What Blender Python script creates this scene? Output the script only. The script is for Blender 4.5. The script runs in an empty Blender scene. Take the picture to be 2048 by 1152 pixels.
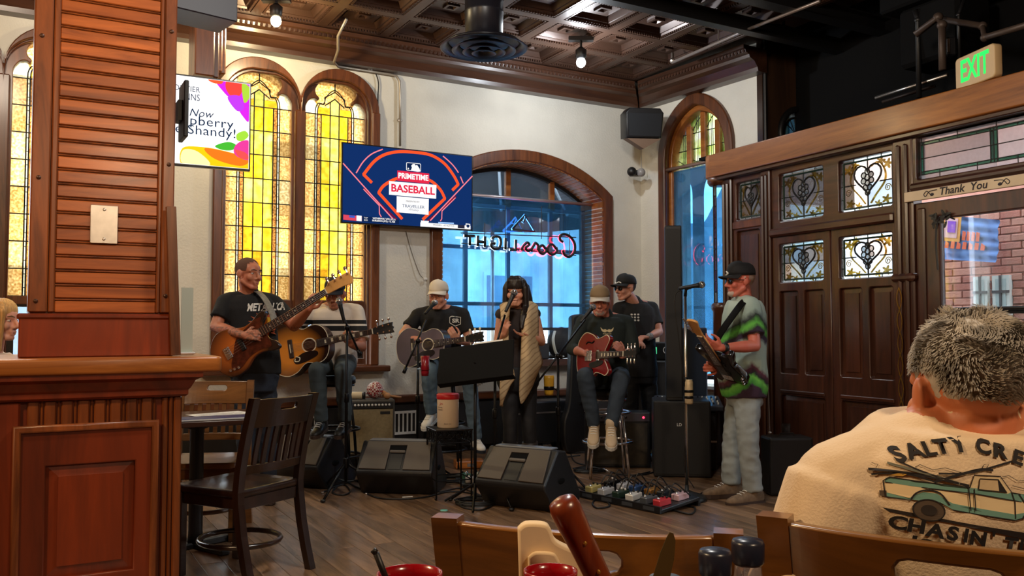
import bpy, math, random
from mathutils import Vector, Matrix, noise as mnoise
from mathutils.bvhtree import BVHTree
PI = math.pi
random.seed(7)
SC = bpy.context.scene
COL = SC.collection

# ---------------------------------------------------------------- camera, world, light, exposure
FPX, CAMZ, HOR = 1750.0, 1.27, 655.0
PITCH = math.atan((HOR - 576.0) / FPX)
cam_d = bpy.data.cameras.new('camera'); cam = bpy.data.objects.new('camera', cam_d); COL.objects.link(cam)
cam.location = (0, 0, CAMZ); cam.rotation_euler = (PI / 2 + PITCH, 0, 0)
cam_d.sensor_width = 36.0; cam_d.lens = 36.0 * FPX / 2048.0; cam_d.clip_start = 0.05; cam_d.clip_end = 200
SC.camera = cam
SC.view_settings.view_transform = 'Standard'; SC.view_settings.look = 'None'
SC.view_settings.exposure = 0.2; SC.view_settings.gamma = 1.0; SC.view_settings.use_curve_mapping = False
SC.cycles.use_denoising = True
SC.cycles.max_bounces = 7; SC.cycles.diffuse_bounces = 3; SC.cycles.glossy_bounces = 3
SC.cycles.transmission_bounces = 4; SC.cycles.transparent_max_bounces = 12
SC.cycles.sample_clamp_indirect = 4.0; SC.cycles.caustics_reflective = False; SC.cycles.caustics_refractive = False
world = bpy.data.worlds.new('world'); SC.world = world; world.use_nodes = True
_bg = world.node_tree.nodes['Background']
_bg.inputs[0].default_value = (0.86, 0.93, 1.0, 1); _bg.inputs[1].default_value = 7.5

def lamp(name, loc, power, color, radius=0.12, kind='POINT', target=None, spot=None, blend=0.6):
    d = bpy.data.lights.new(name, kind); d.energy = power; d.color = color; d.shadow_soft_size = radius
    o = bpy.data.objects.new(name, d); COL.objects.link(o); o.location = loc
    if kind == 'SPOT': d.spot_size = spot; d.spot_blend = blend
    if target is not None:
        o.rotation_euler = (Vector(target) - Vector(loc)).to_track_quat('-Z', 'Y').to_euler()
    return o
# unseen dining room lights; the last two are added to brighten the mid-room
lamp('unseen_room_light', (-2.3, 1.2, 3.2), 210, (1.0, 0.70, 0.38), 0.18)
lamp('unseen_room_light', (1.3, -0.3, 3.0), 130, (1.0, 0.74, 0.48), 0.18)
lamp('unseen_room_light', (0.2, 3.6, 3.75), 165, (1.0, 0.96, 0.90), 0.2)
lamp('unseen_room_light', (-3.2, 5.2, 3.7), 80, (1.0, 0.86, 0.68), 0.2)

# ---------------------------------------------------------------- pixel rays -> places
_cp, _sp = math.cos(PITCH), math.sin(PITCH)
def ray(px, py):
    a, b = px - 1024.0, 576.0 - py
    return Vector((a, FPX * _cp - b * _sp, FPX * _sp + b * _cp))
def P(px, py, d):
    r = ray(px, py); return Vector((0, 0, CAMZ)) + r * (d / r.y)
def F(px, py, z=0.0):
    r = ray(px, py); return Vector((0, 0, CAMZ)) + r * ((z - CAMZ) / r.z)
class Frame:
    """a vertical plane: local x runs along it to the right, y away from the room, z up"""
    def __init__(s, ox, oy, ang):
        s.o = Vector((ox, oy, 0)); s.a = ang
        s.u = Vector((math.cos(ang), math.sin(ang), 0)); s.n = Vector((-math.sin(ang), math.cos(ang), 0))
    def sz(s, px, py, off=0.0):
        r = ray(px, py); c = Vector((0, 0, CAMZ))
        t = ((s.o - c).dot(s.n) + off) / r.dot(s.n); p = c + r * t
        return (p - s.o).dot(s.u), p.z
    def pt(s, x, z, off=0.0): return s.o + s.u * x + s.n * off + Vector((0, 0, z))
    def mat(s, x=0.0, z=0.0, off=0.0): return Matrix.Translation(s.pt(x, z, off)) @ Matrix.Rotation(s.a, 4, 'Z')
def wall_through(px, d, ang): return Frame((px - 1024.0) / FPX * d, d, ang)
AB = math.atan2(1750, 3102); AC = math.atan2(-1750, 1152); AD = math.atan2(-1750, 887)
FB = Frame(1.523, 10.29, AB)      # back wall, x = 0 in the corner
FC = Frame(1.523, 10.29, AC)      # side wall, x = 0 in the corner
FD = Frame(1.922, 8.247, AD)      # wooden vestibule screen

# ---------------------------------------------------------------- materials
def _nt(name):
    m = bpy.data.materials.new(name); m.use_nodes = True; return m, m.node_tree, m.node_tree.nodes['Principled BSDF']
def c4(c, k=1.0): return (min(c[0] * k, 1), min(c[1] * k, 1), min(c[2] * k, 1), 1)
def srgb(r, g, b):
    f = lambda v: (v / 255 / 12.92) if v <= 10 else (((v / 255) + 0.055) / 1.055) ** 2.4
    return (f(r), f(g), f(b))
def M(name, col, rough=0.5, metal=0.0, var=0.0, vscale=6.0, bump=0.0, bscale=60.0, spec=0.5, emit=0.0, coat=0.0, stretch=(1, 1, 1), sheen=0.0):
    m, nt, b = _nt(name); N, L = nt.nodes, nt.links
    b.inputs['Base Color'].default_value = c4(col); b.inputs['Roughness'].default_value = rough; b.inputs['Metallic'].default_value = metal
    b.inputs['Specular IOR Level'].default_value = spec; b.inputs['Coat Weight'].default_value = coat; b.inputs['Sheen Weight'].default_value = sheen
    if emit: b.inputs['Emission Color'].default_value = c4(col); b.inputs['Emission Strength'].default_value = emit
    if var or bump:
        tc = N.new('ShaderNodeTexCoord'); mp = N.new('ShaderNodeMapping'); mp.inputs['Scale'].default_value = stretch
        L.new(tc.outputs['Object'], mp.inputs[0])
    if var:
        n = N.new('ShaderNodeTexNoise'); n.inputs['Scale'].default_value = vscale; n.inputs['Detail'].default_value = 5; L.new(mp.outputs[0], n.inputs[0])
        r = N.new('ShaderNodeValToRGB'); r.color_ramp.elements[0].position = 0.3; r.color_ramp.elements[1].position = 0.7
        r.color_ramp.elements[0].color = c4(col, 1 - var); r.color_ramp.elements[1].color = c4(col, 1 + var)
        L.new(n.outputs[0], r.inputs[0]); L.new(r.outputs[0], b.inputs['Base Color'])
    if bump:
        n2 = N.new('ShaderNodeTexNoise'); n2.inputs['Scale'].default_value = bscale; n2.inputs['Detail'].default_value = 4; L.new(mp.outputs[0], n2.inputs[0])
        bp = N.new('ShaderNodeBump'); bp.inputs['Strength'].default_value = bump; bp.inputs['Distance'].default_value = 0.02
        L.new(n2.outputs[0], bp.inputs['Height']); L.new(bp.outputs[0], b.inputs['Normal'])
    return m
def WOOD(name, dark, light, axis='X', scale=9.0, rough=0.4, coat=0.25, rand=0.25, bump=0.06, wear=None):
    m, nt, b = _nt(name); N, L = nt.nodes, nt.links
    tc = N.new('ShaderNodeTexCoord'); mp = N.new('ShaderNodeMapping')
    st = {'X': (0.10, 1, 1), 'Y': (1, 0.10, 1), 'Z': (1, 1, 0.10)}[axis]; mp.inputs['Scale'].default_value = st
    oi = N.new('ShaderNodeObjectInfo'); ad = N.new('ShaderNodeVectorMath'); ad.operation = 'ADD'
    sc = N.new('ShaderNodeMath'); sc.operation = 'MULTIPLY'; sc.inputs[1].default_value = 37.0
    L.new(oi.outputs['Random'], sc.inputs[0]); L.new(tc.outputs['Object'], ad.inputs[0]); L.new(sc.outputs[0], ad.inputs[1]); L.new(ad.outputs[0], mp.inputs[0])
    n = N.new('ShaderNodeTexNoise'); n.inputs['Scale'].default_value = scale; n.inputs['Detail'].default_value = 8; n.inputs['Roughness'].default_value = 0.65; n.inputs['Distortion'].default_value = 1.4
    L.new(mp.outputs[0], n.inputs[0])
    r = N.new('ShaderNodeValToRGB'); e = r.color_ramp.elements; e[0].position = 0.32; e[1].position = 0.68; e[0].color = c4(dark); e[1].color = c4(light)
    L.new(n.outputs[0], r.inputs[0])
    hv = N.new('ShaderNodeHueSaturation'); mr = N.new('ShaderNodeMapRange'); mr.inputs[3].default_value = 1 - rand; mr.inputs[4].default_value = 1 + rand
    L.new(oi.outputs['Random'], mr.inputs[0]); L.new(mr.outputs[0], hv.inputs['Value']); L.new(r.outputs[0], hv.inputs['Color'])
    out = hv.outputs[0]
    if wear:
        n3 = N.new('ShaderNodeTexNoise'); n3.inputs['Scale'].default_value = wear[1]; n3.inputs['Detail'].default_value = 6; L.new(tc.outputs['Object'], n3.inputs[0])
        r3 = N.new('ShaderNodeValToRGB'); r3.color_ramp.elements[0].position = wear[2]; r3.color_ramp.elements[1].position = wear[2] + 0.15
        L.new(n3.outputs[0], r3.inputs[0]); mx = N.new('ShaderNodeMix'); mx.data_type = 'RGBA'
        L.new(r3.outputs[0], mx.inputs[0]); L.new(out, mx.inputs[6]); mx.inputs[7].default_value = c4(wear[0]); out = mx.outputs[2]
    L.new(out, b.inputs['Base Color'])
    b.inputs['Roughness'].default_value = rough; b.inputs['Coat Weight'].default_value = coat; b.inputs['Coat Roughness'].default_value = 0.2
    bp = N.new('ShaderNodeBump'); bp.inputs['Strength'].default_value = bump; bp.inputs['Distance'].default_value = 0.01
    L.new(n.outputs[0], bp.inputs['Height']); L.new(bp.outputs[0], b.inputs['Normal'])
    return m
def GLASS(name, col, vary=0.35, scale=30.0, gloss=0.08, milky=0.35, col2=None, rough=0.15, single=False):
    """coloured window glass: light passes straight through tinted, some of it scattered"""
    if not single:                        # the pane has two faces, each takes half of the tint
        q = lambda c: tuple(math.sqrt(max(v, 0)) for v in c)
        col = q(col); col2 = q(col2) if col2 else None; vary = 1 - math.sqrt(1 - vary); milky *= 0.5; gloss *= 0.5
    m = bpy.data.materials.new(name); m.use_nodes = True; nt = m.node_tree; N, L = nt.nodes, nt.links; N.clear()
    out = N.new('ShaderNodeOutputMaterial'); tc = N.new('ShaderNodeTexCoord'); oi = N.new('ShaderNodeObjectInfo')
    ad = N.new('ShaderNodeVectorMath'); ad.operation = 'ADD'; L.new(tc.outputs['Object'], ad.inputs[0])
    ml = N.new('ShaderNodeMath'); ml.operation = 'MULTIPLY'; ml.inputs[1].default_value = 91.0; L.new(oi.outputs['Random'], ml.inputs[0]); L.new(ml.outputs[0], ad.inputs[1])
    n = N.new('ShaderNodeTexNoise'); n.inputs['Scale'].default_value = scale; n.inputs['Detail'].default_value = 6; L.new(ad.outputs[0], n.inputs[0])
    r = N.new('ShaderNodeValToRGB'); r.color_ramp.elements[0].position = 0.36; r.color_ramp.elements[1].position = 0.66
    r.color_ramp.elements[0].color = c4(col2 if col2 else col, 1 - vary); r.color_ramp.elements[1].color = c4(col); L.new(n.outputs[0], r.inputs[0])
    hv = N.new('ShaderNodeHueSaturation'); mr = N.new('ShaderNodeMapRange'); mr.inputs[3].default_value = 0.78; mr.inputs[4].default_value = 1.12
    L.new(oi.outputs['Random'], mr.inputs[0]); L.new(mr.outputs[0], hv.inputs['Value']); L.new(r.outputs[0], hv.inputs['Color'])
    t = N.new('ShaderNodeBsdfTransparent'); L.new(hv.outputs[0], t.inputs[0])
    tl = N.new('ShaderNodeBsdfTranslucent'); L.new(hv.outputs[0], tl.inputs[0])
    g = N.new('ShaderNodeBsdfGlossy'); g.inputs['Roughness'].default_value = rough
    a = N.new('ShaderNodeMixShader'); a.inputs[0].default_value = milky; L.new(t.outputs[0], a.inputs[1]); L.new(tl.outputs[0], a.inputs[2])
    b = N.new('ShaderNodeMixShader'); b.inputs[0].default_value = gloss; L.new(a.outputs[0], b.inputs[1]); L.new(g.outputs[0], b.inputs[2])
    L.new(b.outputs[0], out.inputs[0]); return m
def EMIT(name, col, strength):
    m = bpy.data.materials.new(name); m.use_nodes = True; nt = m.node_tree; N, L = nt.nodes, nt.links; N.clear()
    out = N.new('ShaderNodeOutputMaterial'); e = N.new('ShaderNodeEmission'); e.inputs[0].default_value = c4(col); e.inputs[1].default_value = strength
    L.new(e.outputs[0], out.inputs[0]); return m

# ---------------------------------------------------------------- mesh helpers
class MB:
    def __init__(s): s.v = []; s.f = []
    def add(s, vs, fs, mtx=None):
        o = len(s.v)
        s.v.extend([mtx @ Vector(v) for v in vs] if mtx is not None else [Vector(v) for v in vs])
        s.f.extend([tuple(i + o for i in f) for f in fs]); return s
    def box(s, x0, x1, y0, y1, z0, z1, mtx=None):
        return s.add([(x0, y0, z0), (x1, y0, z0), (x1, y1, z0), (x0, y1, z0), (x0, y0, z1), (x1, y0, z1), (x1, y1, z1), (x0, y1, z1)],
                     [(3, 2, 1, 0), (4, 5, 6, 7), (0, 1, 5, 4), (1, 2, 6, 5), (2, 3, 7, 6), (3, 0, 4, 7)], mtx)
    def cbox(s, c, size, mtx=None):
        a, b, d = size[0] / 2, size[1] / 2, size[2] / 2
        return s.box(c[0] - a, c[0] + a, c[1] - b, c[1] + b, c[2] - d, c[2] + d, mtx)
    def bevbox(s, x0, x1, y0, y1, z0, z1, b, mtx=None):
        """box with all twelve edges chamfered"""
        vs = []; X, Y, Z = (x0, x1), (y0, y1), (z0, z1); idx = {}
        for i in range(2):
            for j in range(2):
                for k in range(2):
                    sx, sy, sz = (1, -1)[i], (1, -1)[j], (1, -1)[k]
                    idx[i, j, k] = len(vs)
                    vs += [(X[i], Y[j] + sy * b, Z[k] + sz * b), (X[i] + sx * b, Y[j], Z[k] + sz * b), (X[i] + sx * b, Y[j] + sy * b, Z[k])]
        g = lambda i, j, k, a: idx[i, j, k] + a
        fs = []
        for i in range(2):
            fs.append([g(i, 0, 0, 0), g(i, 1, 0, 0), g(i, 1, 1, 0), g(i, 0, 1, 0)]); fs.append([g(0, i, 0, 1), g(1, i, 0, 1), g(1, i, 1, 1), g(0, i, 1, 1)]); fs.append([g(0, 0, i, 2), g(1, 0, i, 2), g(1, 1, i, 2), g(0, 1, i, 2)])
        for i in range(2):
            for j in range(2):
                fs.append([g(i, j, 0, 0), g(i, j, 1, 0), g(i, j, 1, 1), g(i, j, 0, 1)])
                fs.append([g(i, 0, j, 0), g(i, 1, j, 0), g(i, 1, j, 2), g(i, 0, j, 2)])
                fs.append([g(0, i, j, 1), g(1, i, j, 1), g(1, i, j, 2), g(0, i, j, 2)])
                for k in range(2): fs.append([g(i, j, k, 0), g(i, j, k, 1), g(i, j, k, 2)])
        c = Vector(((x0 + x1) / 2, (y0 + y1) / 2, (z0 + z1) / 2)); out = []
        for f in fs:
            p = [Vector(vs[q]) for q in f]; nn = (p[1] - p[0]).cross(p[2] - p[0]); m = sum(p, Vector()) / len(p)
            out.append(tuple(f) if nn.dot(m - c) > 0 else tuple(reversed(f)))
        return s.add(vs, out, mtx)
    def tube(s, pts, r, seg=8, closed=False, cap=True, mtx=None, flat=1.0):
        pts = [Vector(p) for p in pts]; n = len(pts); rs = r if isinstance(r, (list, tuple)) else [r] * n
        vs = []; up = None
        for i, p in enumerate(pts):
            a = pts[(i - 1) % n] if (closed or i > 0) else p; b = pts[(i + 1) % n] if (closed or i < n - 1) else p
            t = (b - a)
            t = t.normalized() if t.length > 1e-9 else Vector((0, 0, 1))
            if up is None:
                up = Vector((0, 0, 1)) if abs(t.z) < 0.9 else Vector((1, 0, 0))
            x = up.cross(t)
            if x.length < 1e-6: x = Vector((1, 0, 0)).cross(t)
            x.normalize(); y = t.cross(x).normalized(); up = y
            for k in range(seg):
                an = 2 * PI * k / seg; vs.append(p + x * math.cos(an) * rs[i] + y * math.sin(an) * rs[i] * flat)
        fs = []
        for i in range(n if closed else n - 1):
            j = (i + 1) % n
            for k in range(seg):
                l = (k + 1) % seg; fs.append((i * seg + k, i * seg + l, j * seg + l, j * seg + k))
        if cap and not closed:
            fs.append(tuple(reversed(range(seg)))); fs.append(tuple(range((n - 1) * seg, n * seg)))
        return s.add(vs, fs, mtx)
    def cyl(s, p0, p1, r0, r1=None, seg=16, mtx=None): return s.tube([p0, p1], [r0, r0 if r1 is None else r1], seg, mtx=mtx)
    def lathe(s, prof, seg=24, mtx=None, cap=True):
        """profile of (radius, z) turned round the z axis"""
        vs = []; fs = []; n = len(prof)
        for r, z in prof:
            for k in range(seg): a = 2 * PI * k / seg; vs.append((r * math.cos(a), r * math.sin(a), z))
        for i in range(n - 1):
            for k in range(seg):
                l = (k + 1) % seg; fs.append((i * seg + k, i * seg + l, (i + 1) * seg + l, (i + 1) * seg + k))
        if cap: fs.append(tuple(reversed(range(seg)))); fs.append(tuple(range((n - 1) * seg, n * seg)))
        return s.add(vs, fs, mtx)
    def ell(s, c, r, seg=16, rings=10, mtx=None, axes=None):
        r = r if isinstance(r, (tuple, list)) else (r, r, r); vs = []; fs = []
        c = Vector(c); ax = axes or (Vector((1, 0, 0)), Vector((0, 1, 0)), Vector((0, 0, 1)))
        for i in range(1, rings):
            th = PI * i / rings
            for k in range(seg):
                ph = 2 * PI * k / seg
                vs.append(c + ax[0] * (r[0] * math.sin(th) * math.cos(ph)) + ax[1] * (r[1] * math.sin(th) * math.sin(ph)) + ax[2] * (r[2] * math.cos(th)))
        t = len(vs); vs += [c + ax[2] * r[2], c - ax[2] * r[2]]
        for i in range(rings - 2):
            for k in range(seg):
                l = (k + 1) % seg; fs.append((i * seg + k, (i + 1) * seg + k, (i + 1) * seg + l, i * seg + l))
        for k in range(seg):
            l = (k + 1) % seg; fs.append((t, k, l)); fs.append((t + 1, (rings - 2) * seg + l, (rings - 2) * seg + k))
        return s.add(vs, fs, mtx)
    def cap(s, p0, r0, p1, r1, seg=14, mtx=None):
        """tapered limb with round ends"""
        p0, p1 = Vector(p0), Vector(p1); d = p1 - p0; L = d.length
        if L < 1e-5: return s.ell(p0, max(r0, r1), mtx=mtx)
        t = d / L; pts = []; rs = []
        for i in range(1, 4): a = PI / 2 * i / 4; pts.append(p0 - t * r0 * math.cos(a)); rs.append(r0 * math.sin(a))
        pts.append(p0); rs.append(r0); pts.append(p0 + d * 0.5); rs.append((r0 + r1) / 2); pts.append(p1); rs.append(r1)
        for i in range(3, 0, -1): a = PI / 2 * i / 4; pts.append(p1 + t * r1 * math.cos(a)); rs.append(r1 * math.sin(a))
        return s.tube(pts, rs, seg, mtx=mtx)
    def loft(s, secs, seg=20, mtx=None):
        """secs: (centre, axis_a, radius_a, axis_b, radius_b, power)"""
        vs = []; fs = []; n = len(secs)
        for c, a, ra, b, rb, *pw in secs:
            e = 2.0 / (pw[0] if pw else 2.0)
            for k in range(seg):
                t = 2 * PI * k / seg; ca, sa = math.cos(t), math.sin(t)
                vs.append(c + a * ra * math.copysign(abs(ca) ** e, ca) + b * rb * math.copysign(abs(sa) ** e, sa))
        for i in range(n - 1):
            for k in range(seg):
                l = (k + 1) % seg; fs.append((i * seg + k, i * seg + l, (i + 1) * seg + l, (i + 1) * seg + k))
        fs.append(tuple(reversed(range(seg)))); fs.append(tuple(range((n - 1) * seg, n * seg)))
        return s.add(vs, fs, mtx)
    def prism(s, poly, y0, y1, mtx=None):
        """convex-ish polygon in x/z pushed along y"""
        n = len(poly); vs = [(x, y0, z) for x, z in poly] + [(x, y1, z) for x, z in poly]
        fs = [tuple(range(n)), tuple(reversed(range(n, 2 * n)))] + [((i + 1) % n, i, n + i, n + (i + 1) % n) for i in range(n)]
        return s.add(vs, fs, mtx)
    def mesh(s, name, smooth=False):
        me = bpy.data.meshes.new(name); me.from_pydata([tuple(v) for v in s.v], [], s.f)
        if smooth: me.polygons.foreach_set('use_smooth', [True] * len(me.polygons))
        me.update(); return me
    def obj(s, name, mat, parent=None, smooth=False, mw=None): return mk(name, s.mesh(name, smooth), mat, parent, mw)

def mk(name, me, mat=None, parent=None, mw=None):
    if mat is not None and not me.materials: me.materials.append(mat)
    o = bpy.data.objects.new(name, me); COL.objects.link(o)
    if parent is not None: o.parent = parent
    if mw is not None: o.matrix_local = mw
    return o
def smooth_by_angle(o, deg=35):
    me = o.data; me.polygons.foreach_set('use_smooth', [True] * len(me.polygons))
    try: me.set_sharp_from_angle(angle=math.radians(deg))
    except Exception: pass
    return o
def bevel(o, w, seg=2, ang=30):
    m = o.modifiers.new('bevel', 'BEVEL'); m.width = w; m.segments = seg; m.limit_method = 'ANGLE'; m.angle_limit = math.radians(ang); return o
def tag(o, label, cat, group=None):
    o['label'] = label; o['category'] = cat
    if group: o['group'] = group
    return o
def thing(name, label, cat, mw=None, group=None):
    o = bpy.data.objects.new(name, None); COL.objects.link(o); o.empty_display_size = 0.1
    if mw is not None: o.matrix_world = mw if isinstance(mw, Matrix) else Matrix.Translation(mw)
    return tag(o, label, cat, group)
def struct(o, label=None):
    o['kind'] = 'structure'
    if label: o['label'] = label
    return o
def empty(name, mw=None, parent=None):
    o = bpy.data.objects.new(name, None); COL.objects.link(o); o.empty_display_size = 0.1
    if parent is not None: o.parent = parent
    if mw is not None: o.matrix_local = mw
    return o
RX90 = Matrix.Rotation(PI / 2, 4, 'X')
def plate(name, loops, y0, y1, bev=0.0, res=1):
    """mesh from closed 2-d outlines (first the outer one, then holes) in x/z, thick from y0 to y1"""
    cu = bpy.data.curves.new(name, 'CURVE'); cu.dimensions = '2D'; cu.fill_mode = 'BOTH'; cu.resolution_u = 1
    cu.extrude = max(abs(y1 - y0) / 2 - bev, 0.0001); cu.bevel_depth = bev; cu.bevel_resolution = res
    if bev: cu.offset = -bev
    for lp in loops:
        sp = cu.splines.new('POLY'); sp.points.add(len(lp) - 1); sp.use_cyclic_u = True
        for q, (x, z) in zip(sp.points, lp): q.co = (x, z, 0, 1)
    ob = bpy.data.objects.new(name, cu); me = bpy.data.meshes.new_from_object(ob)
    me.transform(Matrix.Translation((0, (y0 + y1) / 2, 0)) @ RX90)
    bpy.data.objects.remove(ob); bpy.data.curves.remove(cu); me.name = name; return me
def text_mesh(body, size, depth=0.001, align='CENTER', spacing=1.0, bold=0.0, shear=0.0):
    cu = bpy.data.curves.new('lettering', 'FONT'); cu.body = body; cu.size = size; cu.extrude = depth; cu.align_x = align; cu.align_y = 'CENTER'
    cu.space_character = spacing; cu.offset = bold; cu.shear = shear; cu.resolution_u = 3
    ob = bpy.data.objects.new('lettering', cu); me = bpy.data.meshes.new_from_object(ob); me.transform(RX90)
    bpy.data.objects.remove(ob); bpy.data.curves.remove(cu); return me
def text(name, body, size, mat, parent, loc, depth=0.001, align='CENTER', spacing=1.0, bold=0.0, shear=0.0, width=None, rot=0.0):
    me = text_mesh(body, size, depth, align, spacing, bold, shear); sx = 1.0
    if width:
        xs = [v.co.x for v in me.vertices]; w = max(xs) - min(xs); sx = width / w if w > 0 else 1
    return mk(name, me, mat, parent, Matrix.Translation(loc) @ Matrix.Rotation(-rot, 4, 'Y') @ Matrix.Diagonal((sx, 1, 1, 1)))
def copy_tree(o, parent=None):
    c = o.copy(); COL.objects.link(c)
    if parent is not None: c.parent = parent; c.matrix_local = o.matrix_local
    for ch in o.children: copy_tree(ch, c)
    return c
def arc(cx, cz, r, a0, a1, n, rz=None):
    rz = rz or r
    return [(cx + r * math.cos(math.radians(a0 + (a1 - a0) * i / n)), cz + rz * math.sin(math.radians(a0 + (a1 - a0) * i / n))) for i in range(n + 1)]
def smooth_path(pts, n=6, closed=False):
    """Catmull-Rom through the points"""
    p = [Vector(q) for q in pts]; out = []; m = len(p)
    for i in range(m if closed else m - 1):
        a = p[(i - 1) % m] if (closed or i > 0) else p[i]; b = p[i]; c = p[(i + 1) % m]; d = p[(i + 2) % m] if (closed or i + 2 < m) else c
        for k in range(n):
            t = k / n; out.append(0.5 * ((2 * b) + (c - a) * t + (2 * a - 5 * b + 4 * c - d) * t * t + (3 * b - a - 3 * c + d) * t ** 3))
    if not closed: out.append(p[-1])
    return out
def rrect(x0, x1, z0, z1, r, n=5):
    return arc(x1 - r, z0 + r, r, -90, 0, n) + arc(x1 - r, z1 - r, r, 0, 90, n) + arc(x0 + r, z1 - r, r, 90, 180, n) + arc(x0 + r, z0 + r, r, 180, 270, n)
def parch(x0, x1, z0, zs, zt, n=10):
    """pointed arch outline: from the foot z0, springing at zs, apex zt"""
    xm = (x0 + x1) / 2; out = [(x0, z0), (x1, z0)]
    w = (x1 - x0) / 2; h = zt - zs
    R = (w * w + h * h) / (2 * w)          # circle through spring and apex with centre on the spring line
    for i in range(n + 1):
        a = i / n * math.atan2(h, R - 2 * w + w) if False else i / n * math.asin(min(1, h / R))
        out.append((x1 - R + R * math.cos(a), zs + R * math.sin(a)))
    for i in range(n, -1, -1):
        a = i / n * math.asin(min(1, h / R)); out.append((x0 + R - R * math.cos(a), zs + R * math.sin(a)))
    return out
def shape_path(pts): return [(v.x, v.y) for v in pts]

MT = {}
MT['plaster'] = M('cream_plaster', srgb(222, 218, 206), 0.7, var=0.05, vscale=3, bump=0.25, bscale=45)
MT['wood'] = WOOD('oak_trim', srgb(64, 32, 16), srgb(124, 70, 36), 'Z', 9, 0.38)
MT['woodh'] = WOOD('oak_trim_across', srgb(64, 32, 16), srgb(124, 70, 36), 'X', 9, 0.38)
MT['honey'] = WOOD('honey_oak', srgb(120, 66, 24), srgb(182, 112, 50), 'X', 7, 0.35)
MT['cherry'] = WOOD('cherry_boards', srgb(104, 46, 16), srgb(190, 102, 44), 'X', 7, 0.36, rand=0.14)
MT['cherryz'] = WOOD('cherry_stile', srgb(84, 40, 16), srgb(150, 80, 36), 'Z', 7, 0.36, rand=0.1)
MT['redwood'] = WOOD('red_panel_wood', srgb(84, 30, 12), srgb(132, 50, 18), 'Z', 5, 0.36, rand=0.08)
MT['darkwood'] = WOOD('dark_door_wood', srgb(40, 20, 13), srgb(82, 44, 28), 'Z', 8, 0.33, 0.4)
MT['darkwoodh'] = WOOD('dark_rail_wood', srgb(40, 20, 13), srgb(82, 44, 28), 'X', 8, 0.33, 0.4)
MT['ceil'] = M('dark_pressed_tin', srgb(74, 50, 38), 0.36, 0.25, var=0.25, vscale=2.0, spec=0.6)
MT['cornice'] = WOOD('dark_cornice', srgb(48, 27, 18), srgb(78, 48, 32), 'X', 4, 0.36)
MT['black'] = M('black_paint', srgb(18, 17, 18), 0.45)
MT['blackm'] = M('black_matt', srgb(10, 10, 11), 0.85, spec=0.15)
MT['blackplastic'] = M('black_plastic', srgb(20, 21, 24), 0.42, bump=0.12, bscale=300)
MT['rubber'] = M('black_rubber', srgb(14, 14, 15), 0.5)
MT['chrome'] = M('chrome', (0.75, 0.75, 0.77), 0.15, 1.0)
MT['steel'] = M('brushed_steel', (0.6, 0.55, 0.5), 0.35, 1.0, var=0.1, vscale=20)
MT['lead'] = M('lead_came', srgb(24, 22, 20), 0.5, 0.4)
MT['white'] = M('white_paint', srgb(232, 230, 224), 0.5)
MT['paper'] = M('white_paper', srgb(240, 236, 226), 0.7)
MT['brass'] = M('brass', srgb(196, 150, 70), 0.3, 0.9)
# ================================================================ the room
# ---- floor of oak planks that run at right angles to the back wall
MT['floor'] = WOOD('worn_oak_floor', srgb(82, 60, 44), srgb(156, 122, 92), 'Y', 16, 0.30, 0.35, rand=0.28, bump=0.10, wear=(srgb(150, 118, 78), 1.6, 0.60))
fl = struct(MB().box(-14, 9, -17, 1.5, -0.3, -0.012).obj('floor', M('subfloor', srgb(40, 26, 18), 0.6), mw=FB.mat()), 'worn oak plank floor of the music corner')
_pm = {}
for i in range(58):
    x0 = -6.6 + i * 0.122; y = -6.4 + random.uniform(-1.6, 0)
    while y < 0:
        L = random.choice((1.9, 2.3, 2.7, 3.1))
        if L not in _pm: _pm[L] = MB().bevbox(0, 0.1195, 0, L - 0.003, -0.014, 0, 0.0012).mesh('floor_plank')
        mk('floor_plank', _pm[L], MT['floor'], fl, Matrix.Translation((x0, y, random.uniform(-0.0006, 0))))
        y += L
# ---- back wall with its three openings
PW = 1.58; PC = -4.08                         # the twin window: width, centre
Z_SILL, Z_GL, Z_SPR, Z_APX = 0.90, 1.53, 3.40, 3.79
def twin_outline(c, w, z0, zs, zt, n=10):
    a = parch(c, c + w / 2, z0, zs, zt, n); b = parch(c - w / 2, c, z0, zs, zt, n)
    return [(c - w / 2, z0), (c + w / 2, z0)] + a[2:] + b[2:]
AWL, AWR, AWS, AWT = -2.72, -0.435, 2.78, 3.205
def seg_arch(x0, x1, z0, zs, zt, n=24):
    w, h = (x1 - x0) / 2, zt - zs; R = (w * w + h * h) / (2 * h); cx = (x0 + x1) / 2; cz = zt - R; a = math.degrees(math.asin(w / R))
    return [(x0, z0), (x1, z0)] + arc(cx, cz, R, 90 - a, 90 + a, n)
hole1 = twin_outline(PC, PW - 0.08, Z_SILL - 0.02, Z_SPR, Z_APX - 0.05)
hole0 = [(x - 2.45, z) for x, z in hole1]
hole2 = seg_arch(AWL + 0.13, AWR - 0.13, 0.93, AWS - 0.06, AWT - 0.13)
me = plate('wall_back', [[(-11, -0.01), (0.35, -0.01), (0.35, 4.4), (-11, 4.4)], hole1, hole0, hole2], 0, 0.42)
wall_back = struct(mk('wall_back', me, MT['plaster'], None, FB.mat()), 'cream plaster wall behind the band with arched windows')
# ---- side wall with one arched window
CL, CR, CS, CT = 0.345, 1.468, 3.20, 3.85
CAP = parch(CL, CR, 0.62, CS, CT, 12)
holeC = parch(CL + 0.07, CR - 0.07, 0.64, CS, CT - 0.08, 12)
me = plate('wall_side', [[(-0.3, -0.01), (1.84, -0.01), (1.84, 4.4), (-0.3, 4.4)], holeC], 0, 0.40)
wall_side = struct(mk('wall_side', me, MT['plaster'], None, FC.mat()), 'narrow cream wall with a pointed window beside the doors')
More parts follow.
